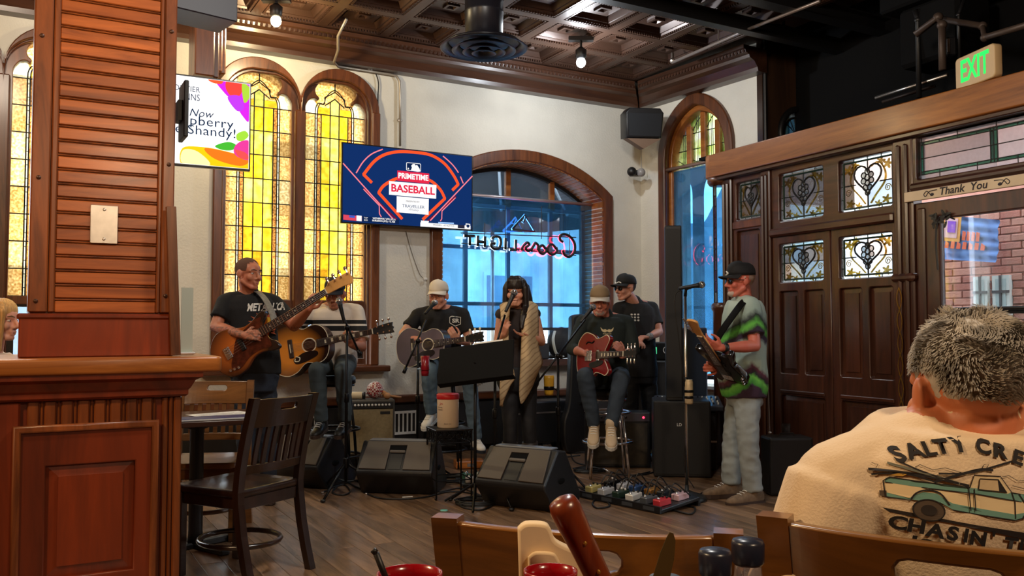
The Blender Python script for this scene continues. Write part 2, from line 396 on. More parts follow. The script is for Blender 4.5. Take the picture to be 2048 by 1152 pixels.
# ---- dark wooden vestibule wall that goes back from the end of the side wall
FE = Frame(*FC.pt(1.84, 0, -0.005).xy, AB)
MT['vest'] = WOOD('vestibule_boards', srgb(38, 24, 15), srgb(70, 46, 29), 'Z', 3, 0.45)
va, vz = FE.sz(1597, 262); vr = 0.27
hole = arc(va, vz - 0.05, vr, 0, 360, 28)[:-1]
me = plate('wall_vestibule', [[(0, 2.55), (1.35, 2.55), (1.35, 4.4), (0, 4.4)], hole], 0, 0.1)
wv = struct(mk('wall_vestibule', me, MT['vest'], None, FE.mat()), 'dark brown panelled vestibule wall above the doors')
MB().tube([FE.pt(0.02, z, -0.02) - FE.pt(0, 0) for z in (2.0, 4.3)], 0.018, 8).obj('corner_bead', MT['black'], wv, mw=Matrix.Rotation(-AB, 4, 'Z'))
xx = FE.sz(1655, 200)[0]
MB().box(xx - 0.012, xx + 0.012, -0.012, 0.0, 2.6, 4.3).obj('corner_bead', MT['steel'], wv)
# round window in it
MB().tube([(va + vr * math.cos(a), -0.01, vz - 0.05 + vr * math.sin(a)) for a in [2 * PI * i / 32 for i in range(32)]], 0.035, 8, closed=True).obj('round_frame', MT['black'], wv, smooth=True)
gl_pale = GLASS('pale_glass', srgb(214, 220, 216), 0.25, 18, 0.1, 0.6)
gl_blue = GLASS('sky_glass', srgb(120, 190, 225), 0.3, 14, 0.1, 0.4)
me = plate('lettered_ring', [arc(va, vz - 0.05, vr, 0, 360, 28)[:-1], arc(va, vz - 0.05, vr - 0.075, 0, 360, 28)[:-1]], 0.02, 0.026)
mk('lettered_ring', me, gl_pale, wv)
me = plate('round_pane', [arc(va, vz - 0.05, vr - 0.085, 0, 360, 28)[:-1]], 0.02, 0.026); mk('round_pane', me, gl_blue, wv)
mb = MB(); mb.tube([(va + (vr - 0.08) * math.cos(a), 0.02, vz - 0.05 + (vr - 0.08) * math.sin(a)) for a in [2 * PI * i / 28 for i in range(28)]], 0.012, 6, closed=True)
for k in range(7):
    a = 0.3 + k * 0.37; mb.tube(smooth_path([(va + 0.02 * k - 0.06, 0.018, vz - 0.15), (va + 0.1 * math.cos(a) * 0.8, 0.018, vz - 0.0), (va + 0.18 * math.cos(a), 0.018, vz - 0.05 + 0.18 * math.sin(a))]), 0.006, 5)
mb.obj('lead_came', MT['lead'], wv)
for body, a0 in (('IN YOUR', 118), ('KNOW US', 62)):
    for i, ch in enumerate(body):
        a = math.radians(a0 + 22 - i * 7.5)
        if ch != ' ': text('letter', ch, 0.05, MT['lead'], wv, (va + (vr - 0.037) * math.cos(a), 0.015, vz - 0.05 + (vr - 0.037) * math.sin(a)), 0.001, rot=a - PI / 2)
# ---- rest of the dining room (beyond the picture)
warm = M('dining_room_wall', srgb(120, 84, 58), 0.7)
struct(MB().box(-0.2, 0, -14, 0, 0, 4.4).obj('wall_left', warm, mw=FB.mat(-9.6)), 'brown wall at the far end of the dining room')
struct(MB().box(-14, 12, -0.2, 0, 0, 4.4).obj('wall_rear', warm, mw=FB.mat(0, 0, -13.5)), 'brown wall behind the diners')
struct(MB().box(0, 0.2, -15, 0, 0, 4.4).obj('wall_right', warm, mw=Matrix.Translation((3.72, 4.95, 0)) @ Matrix.Rotation(0.10, 4, 'Z')), 'brown wall of the entrance side')
# ---- ceiling: black void, coffered tin field, cornices
cl = struct(MB().box(-14, 1.6, -17, 0.4, 4.40, 4.5).obj('ceiling', MT['blackm'], mw=FB.mat()), 'black painted ceiling with a coffered pressed tin field')
ZC = 4.07; CP = 0.608
fld = MB().box(-8.9, 0.1, -3.7, 0.1, ZC + 0.10, ZC + 0.14).obj('ceiling_field', MT['ceil'], cl)
def coffer_mesh():
    mb = MB(); h = CP / 2
    def ring(a0, z0, a1, z1):
        v = [(-a0, -a0, z0), (a0, -a0, z0), (a0, a0, z0), (-a0, a0, z0), (-a1, -a1, z1), (a1, -a1, z1), (a1, a1, z1), (-a1, a1, z1)]
        mb.add(v, [(i, 4 + i, 4 + (i + 1) % 4, (i + 1) % 4) for i in range(4)])
    st = [(h, 0.0), (h - 0.045, 0.0), (h - 0.05, 0.018), (h - 0.075, 0.018), (h - 0.085, 0.035), (h - 0.10, 0.035), (h - 0.135, 0.085), (h - 0.15, 0.085), (h - 0.152, 0.072), (0.06, 0.072), (0.058, 0.05), (0.035, 0.05), (0.02, 0.072), (0.001, 0.072)]
    for (a, z), (b, w) in zip(st, st[1:]): ring(a, z, b, w)
    mb.add([(-.001, -.001, .072), (.001, -.001, .072), (.001, .001, .072), (-.001, .001, .072)], [(3, 2, 1, 0)])
    return mb.mesh('coffer')
def dentil_mesh():
    mb = MB(); n = 17; h = CP / 2 - 0.064
    for i in range(n):
        x = -h + (2 * h) * (i + 0.5) / n
        for s in (-1, 1):
            mb.box(x - 0.008, x + 0.008, s * h - 0.009, s * h + 0.009, 0.0, 0.02); mb.box(s * h - 0.009, s * h + 0.009, x - 0.008, x + 0.008, 0.0, 0.02)
    return mb.mesh('dentil_strip')
cm, dm = coffer_mesh(), dentil_mesh()
for i in range(11):
    for j in range(5):
        c = mk('coffer', cm, MT['ceil'], cl, Matrix.Translation((-0.34 - CP / 2 - i * CP, -0.34 - CP / 2 - j * CP, ZC)))
        mk('dentil_strip', dm, MT['ceil'], c)
def cornice(name, fr, x0, x1, lab, m0=0, m1=0):
    prof = [(-0.30, 0.235), (-0.34, 0.235), (-0.34, 0.20), (-0.315, 0.19), (-0.305, 0.165), (-0.26, 0.15), (-0.25, 0.12), (-0.19, 0.10), (-0.14, 0.04), (-0.13, 0.0), (0, 0.0), (0, 0.235)]
    mb = MB(); n = len(prof)
    vs = [(x0 - m0 * y, y, z) for y, z in prof] + [(x1 + m1 * y, y, z) for y, z in prof]
    mb.add(vs, [tuple(range(n)), tuple(reversed(range(n, 2 * n)))] + [((i + 1) % n, i, n + i, n + (i + 1) % n) for i in range(n)])
    o = struct(mb.obj(name, MT['cornice'], mw=fr.mat(0, 3.83)), lab)
    d = MB(); k = int((x1 - x0) / 0.045)
    for i in range(k):
        x = x0 + 0.02 + (x1 - x0) * i / k
        if m1 and x > x1 - 0.33: continue
        if m0 and x < x0 + 0.33: continue
        d.box(x - 0.011, x + 0.011, -0.322, -0.300, 0.165, 0.192)
    d.obj('dentil_strip', MT['cornice'], o)
cornice('trim_1', FB, -9, 0.0, 'dark moulded cornice along the top of the back wall', 0, 1)
cornice('trim_2', FC, 0.0, 1.9, 'dark moulded cornice above the narrow side wall', 1, 0)
# ---- low dark wainscot, ledge and floor trim under the windows
bb = struct(MB().box(-9, 0, -0.03, 0.0, 0, 0.52).obj('baseboard_back', M('dark_wainscot', srgb(30, 24, 22), 0.5, var=0.2), mw=FB.mat()), 'dark low wainscot under the windows')
bevel(MB().box(-9, 0, -0.07, 0.0, 0.52, 0.60).obj('ledge', MT['woodh'], bb), 0.012)
htr = struct(MB().box(-5.2, -1.0, -0.10, -0.03, 0.06, 0.50).obj('trim_3', M('heater_casing', srgb(44, 42, 42), 0.5, 0.4), mw=FB.mat()), 'long low baseboard heater with a pale vent grille')
def grille(x):
    g = empty('grille', Matrix.Translation((x, -0.106, 0.33)), htr)
    for k in range(6): MB().box(-0.12 + k * 0.045, -0.105 + k * 0.045, 0, 0.006, -0.10, 0.10).obj('grille_bar', MT['white'], g)
    MB().box(-0.14, 0.14, 0, 0.006, 0.09, 0.115).obj('grille_bar', MT['white'], g); MB().box(-0.14, 0.14, 0, 0.006, -0.115, -0.09).obj('grille_bar', MT['white'], g)
for x in (-3.02, -4.0, -1.75): grille(x)

# ================================================================ windows
G = dict(sand=GLASS('sand_glass', srgb(240, 212, 150), 0.3, 55, 0.04, 0.35, srgb(214, 160, 84)), yellow=GLASS('yellow_glass', srgb(255, 208, 58), 0.3, 16, 0.04, 0.3, srgb(246, 184, 30)), lemon=GLASS('lemon_glass', srgb(255, 226, 100), 0.25, 14, 0.04, 0.3, srgb(236, 200, 60)),
         gold=GLASS('gold_glass', srgb(250, 178, 34), 0.25, 18, 0.04, 0.3, srgb(226, 146, 28)), amber=GLASS('amber_glass', srgb(226, 160, 78), 0.45, 70, 0.04, 0.3, srgb(150, 80, 30)),
         peach=GLASS('peach_glass', srgb(238, 190, 118), 0.35, 60, 0.04, 0.35, srgb(204, 138, 60)), pale=GLASS('cream_glass', srgb(246, 236, 200), 0.2, 50, 0.04, 0.35, srgb(226, 200, 140)),
         green=GLASS('green_glass', srgb(190, 186, 84), 0.3, 30, 0.04, 0.35), clear=GLASS('clear_glass', srgb(225, 235, 240), 0.05, 3, 0.08, 0.02, rough=0.02))
LW = 0.60
def lancet_loop(xm, m=0.0):
    h = LW / 2 - m
    half = [(h, Z_SPR - 0.05), (h * 0.99, Z_SPR + 0.015), (h * 0.86, Z_SPR + 0.075), (h * 0.70, Z_SPR + 0.09), (h * 0.60, Z_SPR + 0.075), (h * 0.56, Z_SPR + 0.10), (h * 0.66, Z_SPR + 0.135), (h * 0.68, Z_SPR + 0.185), (h * 0.55, Z_SPR + 0.245), (h * 0.3, Z_SPR + 0.275), (0.0, Z_SPR + 0.305)]
    hp = shape_path(smooth_path([Vector((x, z, 0)) for x, z in half], 4))
    return [(xm - h, Z_GL + m), (xm + h, Z_GL + m)] + [(xm + x, z) for x, z in hp] + [(xm - x, z) for x, z in reversed(hp[:-1])]
def lead_line(mb, pts, r=0.006): mb.tube(pts, r, 5)
def twin_window(idx, c, label, sides):
    fr = struct(empty('window_%d' % idx, FB.mat(c)), label)
    dx = (PW - 0.24 - 0.13 - 2 * LW) / 4
    xs = {-1: -0.065 - LW / 2 - dx, 1: 0.065 + LW / 2 + dx}
    lo = [lancet_loop(xs[s]) for s in (-1, 1)] + [[(xs[s] - LW / 2, 0.97), (xs[s] + LW / 2, 0.97), (xs[s] + LW / 2, 1.46), (xs[s] - LW / 2, 1.46)] for s in (-1, 1)]
    mk('window_casing', plate('window_casing', [twin_outline(0, PW - 0.1, Z_SILL, Z_SPR, Z_APX - 0.05)] + lo, 0.03, 0.12, 0.006), MT['wood'], fr)
    mk('outer_moulding', plate('outer_moulding', [twin_outline(0, PW, Z_SILL, Z_SPR, Z_APX), twin_outline(0, PW - 0.17, Z_SILL + 0.001, Z_SPR - 0.02, Z_APX - 0.115)], -0.055, 0.03, 0.01), MT['wood'], fr)
    mk('inner_moulding', plate('inner_moulding', [twin_outline(0, PW - 0.15, Z_SILL, Z_SPR - 0.02, Z_APX - 0.10), twin_outline(0, PW - 0.22, Z_SILL + 0.001, Z_SPR - 0.03, Z_APX - 0.14)], -0.015, 0.035, 0.008), MT['wood'], fr)
    MB().bevbox(-0.05, 0.05, -0.05, 0.03, Z_SILL, Z_SPR - 0.06, 0.012).obj('mullion', MT['wood'], fr)
    for s in (-1, 1): MB().bevbox(s * (PW / 2 - 0.035) - 0.04, s * (PW / 2 - 0.035) + 0.04, -0.065, -0.045, Z_SILL, Z_SPR, 0.008).obj('side_bead', MT['wood'], fr)
    bevel(MB().box(-PW / 2 - 0.1, PW / 2 + 0.1, -0.14, 0.03, Z_SILL - 0.06, Z_SILL).obj('window_sill', MT['woodh'], fr), 0.012)
    cols = [(-0.30, -0.195, 'b'), (-0.175, -0.135, 'n'), (-0.135, -0.045, 'm'), (-0.045, 0.045, 'm'), (0.045, 0.135, 'm'), (0.135, 0.175, 'n'), (0.195, 0.30, 'b')]
    NR = 8; rh = (Z_SPR - 0.05 - Z_GL) / NR
    for s in sides:
        lan = empty('lancet_light', Matrix.Translation((xs[s], 0, 0)), fr); rnd = random.Random(idx * 7 + s)
        for a, b, k in cols:
            for r in range(NR):
                g = {'b': rnd.choice((G['peach'], G['peach'], G['sand'])), 'n': G['amber'], 'm': rnd.choice((G['yellow'], G['lemon'], G['gold'], G['yellow'], G['lemon']))}[k]
                z0 = Z_GL + r * rh
                MB().box(a, b, 0.075, 0.080, z0, z0 + rh).obj('pane', g, lan)
        for a in (-0.195, 0.175): MB().box(a, a + 0.02, 0.075, 0.080, Z_GL, Z_SPR - 0.05).obj('pane', G['pale'], lan)
        zt = Z_SPR - 0.05
        MB().box(-0.30, -0.17, 0.075, 0.08, zt, zt + 0.16).obj('pane', G['pale'], lan); MB().box(0.17, 0.30, 0.075, 0.08, zt, zt + 0.16).obj('pane', G['pale'], lan)
        MB().box(-0.17, -0.045, 0.075, 0.08, zt, zt + 0.07).obj('pane', G['gold'], lan); MB().box(0.045, 0.17, 0.075, 0.08, zt, zt + 0.07).obj('pane', G['gold'], lan)
        MB().prism([(-0.045, zt), (0.045, zt), (0.045, zt + 0.13), (0, zt + 0.165), (-0.045, zt + 0.13)], 0.075, 0.08).obj('pane', G['green'], lan)
        MB().prism([(-0.17, zt + 0.07), (-0.045, zt + 0.07), (-0.045, zt + 0.13), (0, zt + 0.165), (0, zt + 0.37), (-0.21, zt + 0.37), (-0.21, zt + 0.16)], 0.081, 0.085).obj('pane', G['peach'], lan)
        MB().prism([(0.17, zt + 0.07), (0.21, zt + 0.16), (0.21, zt + 0.37), (0, zt + 0.37), (0, zt + 0.165), (0.045, zt + 0.13), (0.045, zt + 0.07)], 0.081, 0.085).obj('pane', G['peach'], lan)
        mb = MB(); Y = 0.072
        for x in (-0.195, -0.175, -0.135, -0.045, 0.045, 0.135, 0.175, 0.195):
            lead_line(mb, [(x, Y, Z_GL), (x, Y, zt + (0.0 if abs(x) > 0.1 else 0.07 if abs(x) > 0.05 else 0.13))])
        for r in range(NR + 1): lead_line(mb, [(-0.30, Y, Z_GL + r * rh), (0.30, Y, Z_GL + r * rh)])
        for t in (-1, 1):
            for k in range(NR * 2): lead_line(mb, [(t * 0.195, Y, Z_GL + k * rh / 2 + 0.07), (t * 0.175, Y, Z_GL + k * rh / 2 + 0.07)], 0.004)
            for o2 in (0.0, 0.022):
                lead_line(mb, smooth_path([(t * (0.195 - o2), Y, zt), (t * (0.19 - o2), Y, zt + 0.06), (t * (0.165 - o2), Y, zt + 0.105), (t * (0.12 - o2 * .5), Y, zt + 0.10), (t * 0.10, Y, zt + 0.135), (t * (0.10 - o2 * .5), Y, zt + 0.17), (t * 0.05, Y, zt + 0.20 + o2), (0, Y, zt + 0.235 + o2)]), 0.0055)
            lead_line(mb, [(0, Y, zt + 0.165), (t * 0.045, Y, zt + 0.13), (t * 0.10, Y, zt + 0.09)])
        lead_line(mb, [(0, Y, zt + 0.235), (0, Y, zt + 0.38)])
        mb.obj('lead_came', MT['lead'], lan)
        lowr = empty('lower_sash', Matrix.Translation((xs[s], 0, 0)), fr)
        mk('sash_frame', plate('sash_frame', [[(-0.3, 0.97), (0.3, 0.97), (0.3, 1.53), (-0.3, 1.53)], [(-0.25, 1.02), (0.25, 1.02), (0.25, 1.44), (-0.25, 1.44)]], 0.05, 0.09), MT['black'], lowr)
        MB().box(-0.26, 0.26, 0.068, 0.073, 1.01, 1.45).obj('pane', G['clear'], lowr)
    return fr
twin_window(1, PC, 'twin arched stained glass window in yellow and amber behind the bassist', (-1, 1))
twin_window(2, PC - 2.45, 'yellow stained glass window beyond the wooden column', (1,))

# ---- the wide arched window behind the singers
w3 = struct(empty('window_3', FB.mat()), 'wide arched shop window with beadboard reveal and blue film')
mk('window_casing', plate('window_casing', [seg_arch(AWL, AWR, 0.88, AWS, AWT), seg_arch(AWL + 0.125, AWR - 0.125, 0.885, AWS - 0.055, AWT - 0.125)], -0.05, 0.02, 0.012), MT['wood'], w3)
IL, IR = AWL + 0.125, AWR - 0.125
sa = seg_arch(IL, IR, 0.93, AWS - 0.055, AWT - 0.125, 40)[2:]
path = [(IR, 0.93 + i * 0.0475) for i in range(int((AWS - 0.055 - 0.93) / 0.0475))] + sa + [(IL, AWS - 0.06 - i * 0.0475) for i in range(int((AWS - 0.06 - 0.93) / 0.0475))]
cxm = (IL + IR) / 2
for (xa, za), (xb, zb) in zip(path, path[1:]):
    d = Vector((xb - xa, 0, zb - za)); L = d.length
    if L < 0.01: continue
    nrm = Vector((-d.z, 0, d.x)).normalized()
    if nrm.dot(Vector((cxm - xa, 0, 1.8 - za))) < 0: nrm = -nrm
    q = []
    for t, h in ((0.06, 0.0), (0.14, 0.011), (0.86, 0.011), (0.94, 0.0)):
        p = Vector((xa, 0, za)) + d * t + nrm * h; q.append(p)
    mb = MB(); n4 = [p + Vector((0, -0.03, 0)) for p in q] + [p + Vector((0, 0.34, 0)) for p in q]
    mb.add(n4, [(0, 1, 5, 4), (1, 2, 6, 5), (2, 3, 7, 6), (0, 4, 7, 3), (3, 2, 1, 0), (4, 5, 6, 7)]); mb.obj('bead_board', MT['honey'], w3)
WY = 0.34
mk('sash_frame', plate('sash_frame', [seg_arch(IL, IR, 0.90, AWS - 0.055, AWT - 0.125), seg_arch(IL + 0.05, IR - 0.05, 0.95, AWS - 0.075, AWT - 0.175)], WY, WY + 0.06), MT['black'], w3)
for px in (1017, 1105):
    x = FB.sz(px, 500, WY)[0]; top = AWT - 0.15 if px == 1017 else AWT - 0.25
    MB().box(x - 0.03, x + 0.03, WY, WY + 0.05, 2.62, top).obj('mullion', MT['honey'], w3)
fx = [FB.sz(p, 500, WY)[0] for p in (932, 1017, 1102)]
zm = [FB.sz(1000, 497, WY)[1], FB.sz(1000, 608, WY)[1]]
for x in fx: MB().box(x - 0.022, x + 0.022, WY, WY + 0.04, 0.94, 2.62).obj('glazing_bar', M('grey_bar', srgb(150, 158, 166), 0.5), w3)
for z in zm + [2.62]: MB().box(IL, IR, WY, WY + 0.04, z - 0.02, z + 0.02).obj('glazing_bar', M('grey_bar', srgb(150, 158, 166), 0.5), w3)
mk('lunette_pane', plate('lunette_pane', [seg_arch(IL, IR, 2.62, AWS - 0.055, AWT - 0.125)], WY + 0.02, WY + 0.025), GLASS('dusky_glass', srgb(150, 165, 180), 0.1, 2, 0.1, 0.05, rough=0.03), w3)
xsb = [IL] + fx + [IR]; zsb = [0.93] + sorted(zm) + [2.62]
for a, b in zip(xsb, xsb[1:]):
    for c, d in zip(zsb, zsb[1:]): MB().box(a, b, WY + 0.02, WY + 0.025, c, d).obj('pane', G['clear'], w3)
MB().box(IL - 0.05, IR + 0.05, -0.22, WY, 0.86, 0.93).obj('window_sill', MT['darkwoodh'], w3)
# blue see-through film shade in the reveal, on a rod
film = GLASS('blue_window_film', srgb(104, 172, 218), 0.12, 2.2, 0.07, 0.10, srgb(86, 152, 204), rough=0.03, single=True)
FY = 0.18; zt = FB.sz(1070, 402, FY)[1]; zb = FB.sz(1000, 655, FY)[1]
fs = thing('window_film_shade', 'clear blue film shade hung across the wide arched window', 'shade', FB.mat(cxm, 0, FY))
hw = (IR - IL) / 2 - 0.02
mbf = MB(); NX = 24
vs = []; 
for i in range(NX + 1):
    x = -hw + 2 * hw * i / NX; y = 0.006 * math.sin(i * 0.9); vs += [(x, y, zb), (x, y, zt)]
mbf.add(vs, [(2 * i, 2 * i + 2, 2 * i + 3, 2 * i + 1) for i in range(NX)]); mbf.obj('film', film, fs, True)
MB().cyl((-hw, 0, zt + 0.01), (hw, 0, zt + 0.01), 0.018).obj('top_rod', M('pale_rod', srgb(190, 175, 178), 0.3, 0.6), fs, True)
MB().box(-hw, hw, -0.012, 0.012, zb - 0.03, zb).obj('bottom_bar', MT['black'], fs)

# ---- the pointed window in the side wall
w4 = struct(empty('window_4', FC.mat()), 'pointed window with leaded lights over a blue film in the side wall')
mk('window_casing', plate('window_casing', [parch(CL, CR, 0.60, CS, CT, 12), parch(CL + 0.11, CR - 0.11, 0.605, CS - 0.02, CT - 0.13, 12)], -0.05, 0.03, 0.014), MT['wood'], w4)
mk('inner_casing', plate('inner_casing', [parch(CL + 0.08, CR - 0.08, 0.60, CS, CT - 0.10, 12), parch(CL + 0.15, CR - 0.15, 0.605, CS - 0.02, CT - 0.19, 12)], 0.03, 0.20, 0.01), MT['honey'], w4)
ZR = 3.07; xl, xr = CL + 0.15, CR - 0.15
for f in (0.24, 0.5, 0.76):
    x = xl + (xr - xl) * f; MB().bevbox(x - 0.038, x + 0.038, 0.10, 0.18, ZR, CT - 0.19 - abs(f - 0.5) * 0.95 * 0.6 + 0.02, 0.008).obj('mullion', MT['honey'], w4)
MB().cyl((CL + 0.09, -0.01, ZR - 0.01), (CR - 0.09, -0.01, ZR - 0.01), 0.02).obj('rod', M('bronze_rod', srgb(150, 124, 110), 0.35, 0.5), w4, True)
leafy = GLASS('leafy_glass', srgb(226, 236, 178), 0.4, 5, 0.06, 0.3, srgb(150, 190, 70))
ys = [xl] + [xl + (xr - xl) * f for f in (0.24, 0.5, 0.76)] + [xr]
mb = MB()
for i in range(4):
    a, b = ys[i], ys[i + 1]
    for k, (z0, z1) in enumerate(((ZR, 3.27), (3.27, 3.45), (3.45, 3.75))):
        if i in (0, 3) and k == 2: continue
        MB().box(a, b, 0.14, 0.146, z0, z1).obj('pane', leafy, w4)
    m_ = (a + b) / 2
    for z in (3.27, 3.45): lead_line(mb, [(a, 0.137, z + 0.0), (b, 0.137, z)], 0.006)
    lead_line(mb, [(m_ - 0.012, 0.137, ZR), (m_ - 0.012, 0.137, 3.72)], 0.005); lead_line(mb, [(m_ + 0.015, 0.137, ZR), (m_ + 0.015, 0.137, 3.72)], 0.005)
    lead_line(mb, smooth_path([(a, 0.137, ZR + 0.10), (m_, 0.137, ZR + 0.045), (b, 0.137, ZR + 0.02)]), 0.005)
    lead_line(mb, smooth_path([(a, 0.137, 3.42), (m_, 0.137, 3.58), (b, 0.137, 3.64)]), 0.005)
mb.obj('lead_came', MT['lead'], w4)
fs2 = thing('window_film_shade', 'clear blue film shade in the pointed window by the wooden screen', 'shade', FC.mat(0, 0, 0.06))
MB().add([(CL + 0.10, 0, 0.75), (CR - 0.10, 0, 0.75), (CR - 0.10, 0, ZR - 0.03), (CL + 0.10, 0, ZR - 0.03)], [(0, 1, 2, 3)]).obj('film', film, fs2); MB().box(CL + 0.10, CR - 0.10, -0.01, 0.012, 0.71, 0.75).obj('bottom_bar', MT['black'], fs2)
MB().box(CL + 0.09, CR - 0.09, 0.15, 0.155, 0.62, ZR).obj('pane', G['clear'], w4)

# ================================================================ outdoors
ext = M('grey_street_stone', srgb(150, 152, 152), 0.85, var=0.25, vscale=1.2)
g = struct(MB().box(-30, 40, 0.45, 60, -0.5, -0.3).obj('street', M('grey_asphalt', srgb(190, 190, 190), 0.85, var=0.2, vscale=0.8), mw=FB.mat()), 'street pavement outside the windows')
# porch with pointed arches seen through the pointed window
por = thing('porch_arcade', 'stone porch with two pointed arches outside the narrow window', 'arcade', FC.mat(0, 0, 0.9))
aa = [FC.sz(p, 500, 0.9)[0] for p in (1340, 1386, 1402, 1452)]; zA = FC.sz(1362, 346, 0.9)[1]; zS = FC.sz(1362, 395, 0.9)[1]
mk('arch_wall', plate('arch_wall', [[(-1.2, 0), (FC.sz(1475, 400, 0.9)[0], 0), (FC.sz(1475, 400, 0.9)[0], FC.sz(1390, 322, 0.9)[1]), (-1.2, FC.sz(1390, 322, 0.9)[1])], parch(aa[0], aa[1], 0.5, zS, zA), parch(aa[2], aa[3], 0.5, zS, zA)], 0, 0.06), M('porch_stone', srgb(92, 98, 108), 0.85, var=0.2), por)
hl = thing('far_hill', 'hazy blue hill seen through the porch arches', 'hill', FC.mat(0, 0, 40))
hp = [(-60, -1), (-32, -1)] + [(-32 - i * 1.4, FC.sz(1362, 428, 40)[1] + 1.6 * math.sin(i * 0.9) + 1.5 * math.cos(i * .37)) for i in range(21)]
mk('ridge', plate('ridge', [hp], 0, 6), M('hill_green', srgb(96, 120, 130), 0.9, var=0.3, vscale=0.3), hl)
# buildings across the street
def facade(name, fr, x0, x1, h, wall_m, lab, wins, dep=5.0):
    b = thing(name, lab, 'building', fr.mat())
    MB().box(x0, x1, 0, dep, -0.3, h).obj('walls', wall_m, b)
    MB().box(x0 - 0.1, x1 + 0.1, -0.15, 0.2, h - 0.3, h + 0.1).obj('roof_edge', ext, b)
    for (a, c, z0, z1) in wins:
        w = MB().box(a, c, -0.04, 0.02, z0, z1).obj('window', M('street_window_frame', srgb(225, 228, 228), 0.5), b)
        MB().box(a + 0.07, c - 0.07, -0.055, -0.04, z0 + 0.07, z1 - 0.07).obj('pane', M('street_window_pane', srgb(120, 132, 146), 0.1), w)
        MB().box((a + c) / 2 - 0.03, (a + c) / 2 + 0.03, -0.07, -0.05, z0, z1).obj('sash_bar', M('street_window_frame', srgb(225, 228, 228), 0.5), w)
    return b
FX = Frame(*FB.pt(0, 0, 9.0).xy, AB)
facade('shop_building', FX, -14, -3.2, 5.5, M('pale_render', srgb(236, 236, 232), 0.85, var=0.12, vscale=1.5), 'pale rendered building across the street', [(-9.5, -8.2, 0.6, 2.4), (-7.4, -6.1, 0.6, 2.4), (-5.4, -4.2, 0.6, 2.4)])
facade('brick_building', FX, -2.9, 8, 7.5, M('grey_brick', srgb(226, 222, 218), 0.85, var=0.2, vscale=2.5), 'grey brick building across the street behind the singers', [(-2.2, -0.9, 0.7, 2.5), (0.2, 1.5, 0.7, 2.5), (2.6, 3.9, 0.7, 2.5), (-2.2, -0.9, 3.4, 5), (0.2, 1.5, 3.4, 5)])
# dark patio umbrella whose ribs show in the lunette
um = thing('patio_umbrella', 'dark patio umbrella with pale ribs outside the arched window', 'umbrella', FB.mat(FB.sz(985, 380, 1.7)[0], 0, 1.7))
mb = MB(); mb2 = MB(); nseg = 10; apex = (0, 0, 3.72)
rim = [(1.45 * math.cos(2 * PI * i / nseg), 1.1 * math.sin(2 * PI * i / nseg), 2.62) for i in range(nseg)]
mid = [(0.85 * math.cos(2 * PI * i / nseg), 0.65 * math.sin(2 * PI * i / nseg), 3.38) for i in range(nseg)]
mb.add([apex] + mid + rim, [(0, 1 + i, 1 + (i + 1) % nseg) for i in range(nseg)] + [(1 + i, 11 + i, 11 + (i + 1) % nseg, 1 + (i + 1) % nseg) for i in range(nseg)])
mb.obj('canopy', M('umbrella_cloth', srgb(22, 26, 34), 0.8), um)
for i in range(nseg): MB().tube(smooth_path([(0, 0, 3.69), (mid[i][0] * 1.02, mid[i][1] * 1.02, 3.39), (rim[i][0] * 1.02, rim[i][1] * 1.02, 2.62)]), 0.018, 5).obj('rib', M('pale_rib', srgb(215, 220, 224), 0.4), um)
MB().cyl((0, 0, -0.3), (0, 0, 3.7), 0.025).obj('pole', MT['steel'], um, True)
# ================================================================ wooden vestibule screen with doors
scr = struct(empty('wall_screen', FD.mat()), 'wooden vestibule screen with doors and stained glass')
D = lambda n, x0, x1, y0, y1, z0, z1, m='darkwood', b=0.01, par=None: MB().bevbox(x0, x1, y0, y1, z0, z1, b).obj(n, MT[m], par or scr)
bm_ = plate('beam', [[(0.06, 2.67), (3.72, 2.67), (3.72, 2.885), (0.06, 2.885)]], -0.12, 0.12, 0.008); mk('beam', bm_, MT['honey'], scr)
mb = MB(); mb.lathe([(0.115, 2.67), (0.12, 2.68), (0.12, 2.875), (0.115, 2.885)], 28, Matrix.Translation((0.06, 0, 0))); mb.obj('beam_end', MT['honey'], scr, True)
D('beam_moulding', 0.1, 3.72, -0.10, 0.10, 2.635, 2.668, 'darkwoodh', 0.006)
# round corner with leaded strip
MB().lathe([(0.085, 0), (0.085, 1.42), (0.10, 1.44), (0.10, 1.48), (0.08, 1.5)], 24, Matrix.Translation((0.09, 0, 0))).obj('corner_base', MT['darkwood'], scr, True)
MB().lathe([(0.10, 2.6), (0.12, 2.63), (0.12, 2.67)], 24, Matrix.Translation((0.08, 0, 0))).obj('corner_capital', MT['wood'], scr, True)
gl_pl = GLASS('plum_glass', srgb(150, 96, 140), 0.4, 20, 0.1, 0.5)
for r in range(11):
    for k in range(3):
        a0, a1 = math.radians(190 + k * 30), math.radians(219 + k * 30); z0, z1 = 1.5 + r * 0.1, 1.596 + r * 0.1
        q = [(0.09 + rr * math.cos(a), rr * math.sin(a), z) for z in (z0, z1) for rr, a in ((0.07, a0), (0.07, a1), (0.066, a1), (0.066, a0))]
        MB().add(q, [(0, 1, 5, 4), (1, 2, 6, 5), (2, 3, 7, 6), (3, 0, 4, 7), (3, 2, 1, 0), (4, 5, 6, 7)]).obj('pane', gl_pl if r not in (0, 10) else gl_pale, scr)
mb = MB()
for r in range(12): mb.tube([(0.09 + 0.072 * math.cos(math.radians(a)), 0.072 * math.sin(math.radians(a)), 1.5 + r * 0.1) for a in range(180, 281, 20)], 0.006, 5)
for a in (190, 220, 250, 280): mb.tube([(0.09 + 0.072 * math.cos(math.radians(a)), 0.072 * math.sin(math.radians(a)), z) for z in (1.5, 2.6)], 0.006, 5)
mb.obj('lead_came', MT['lead'], scr)
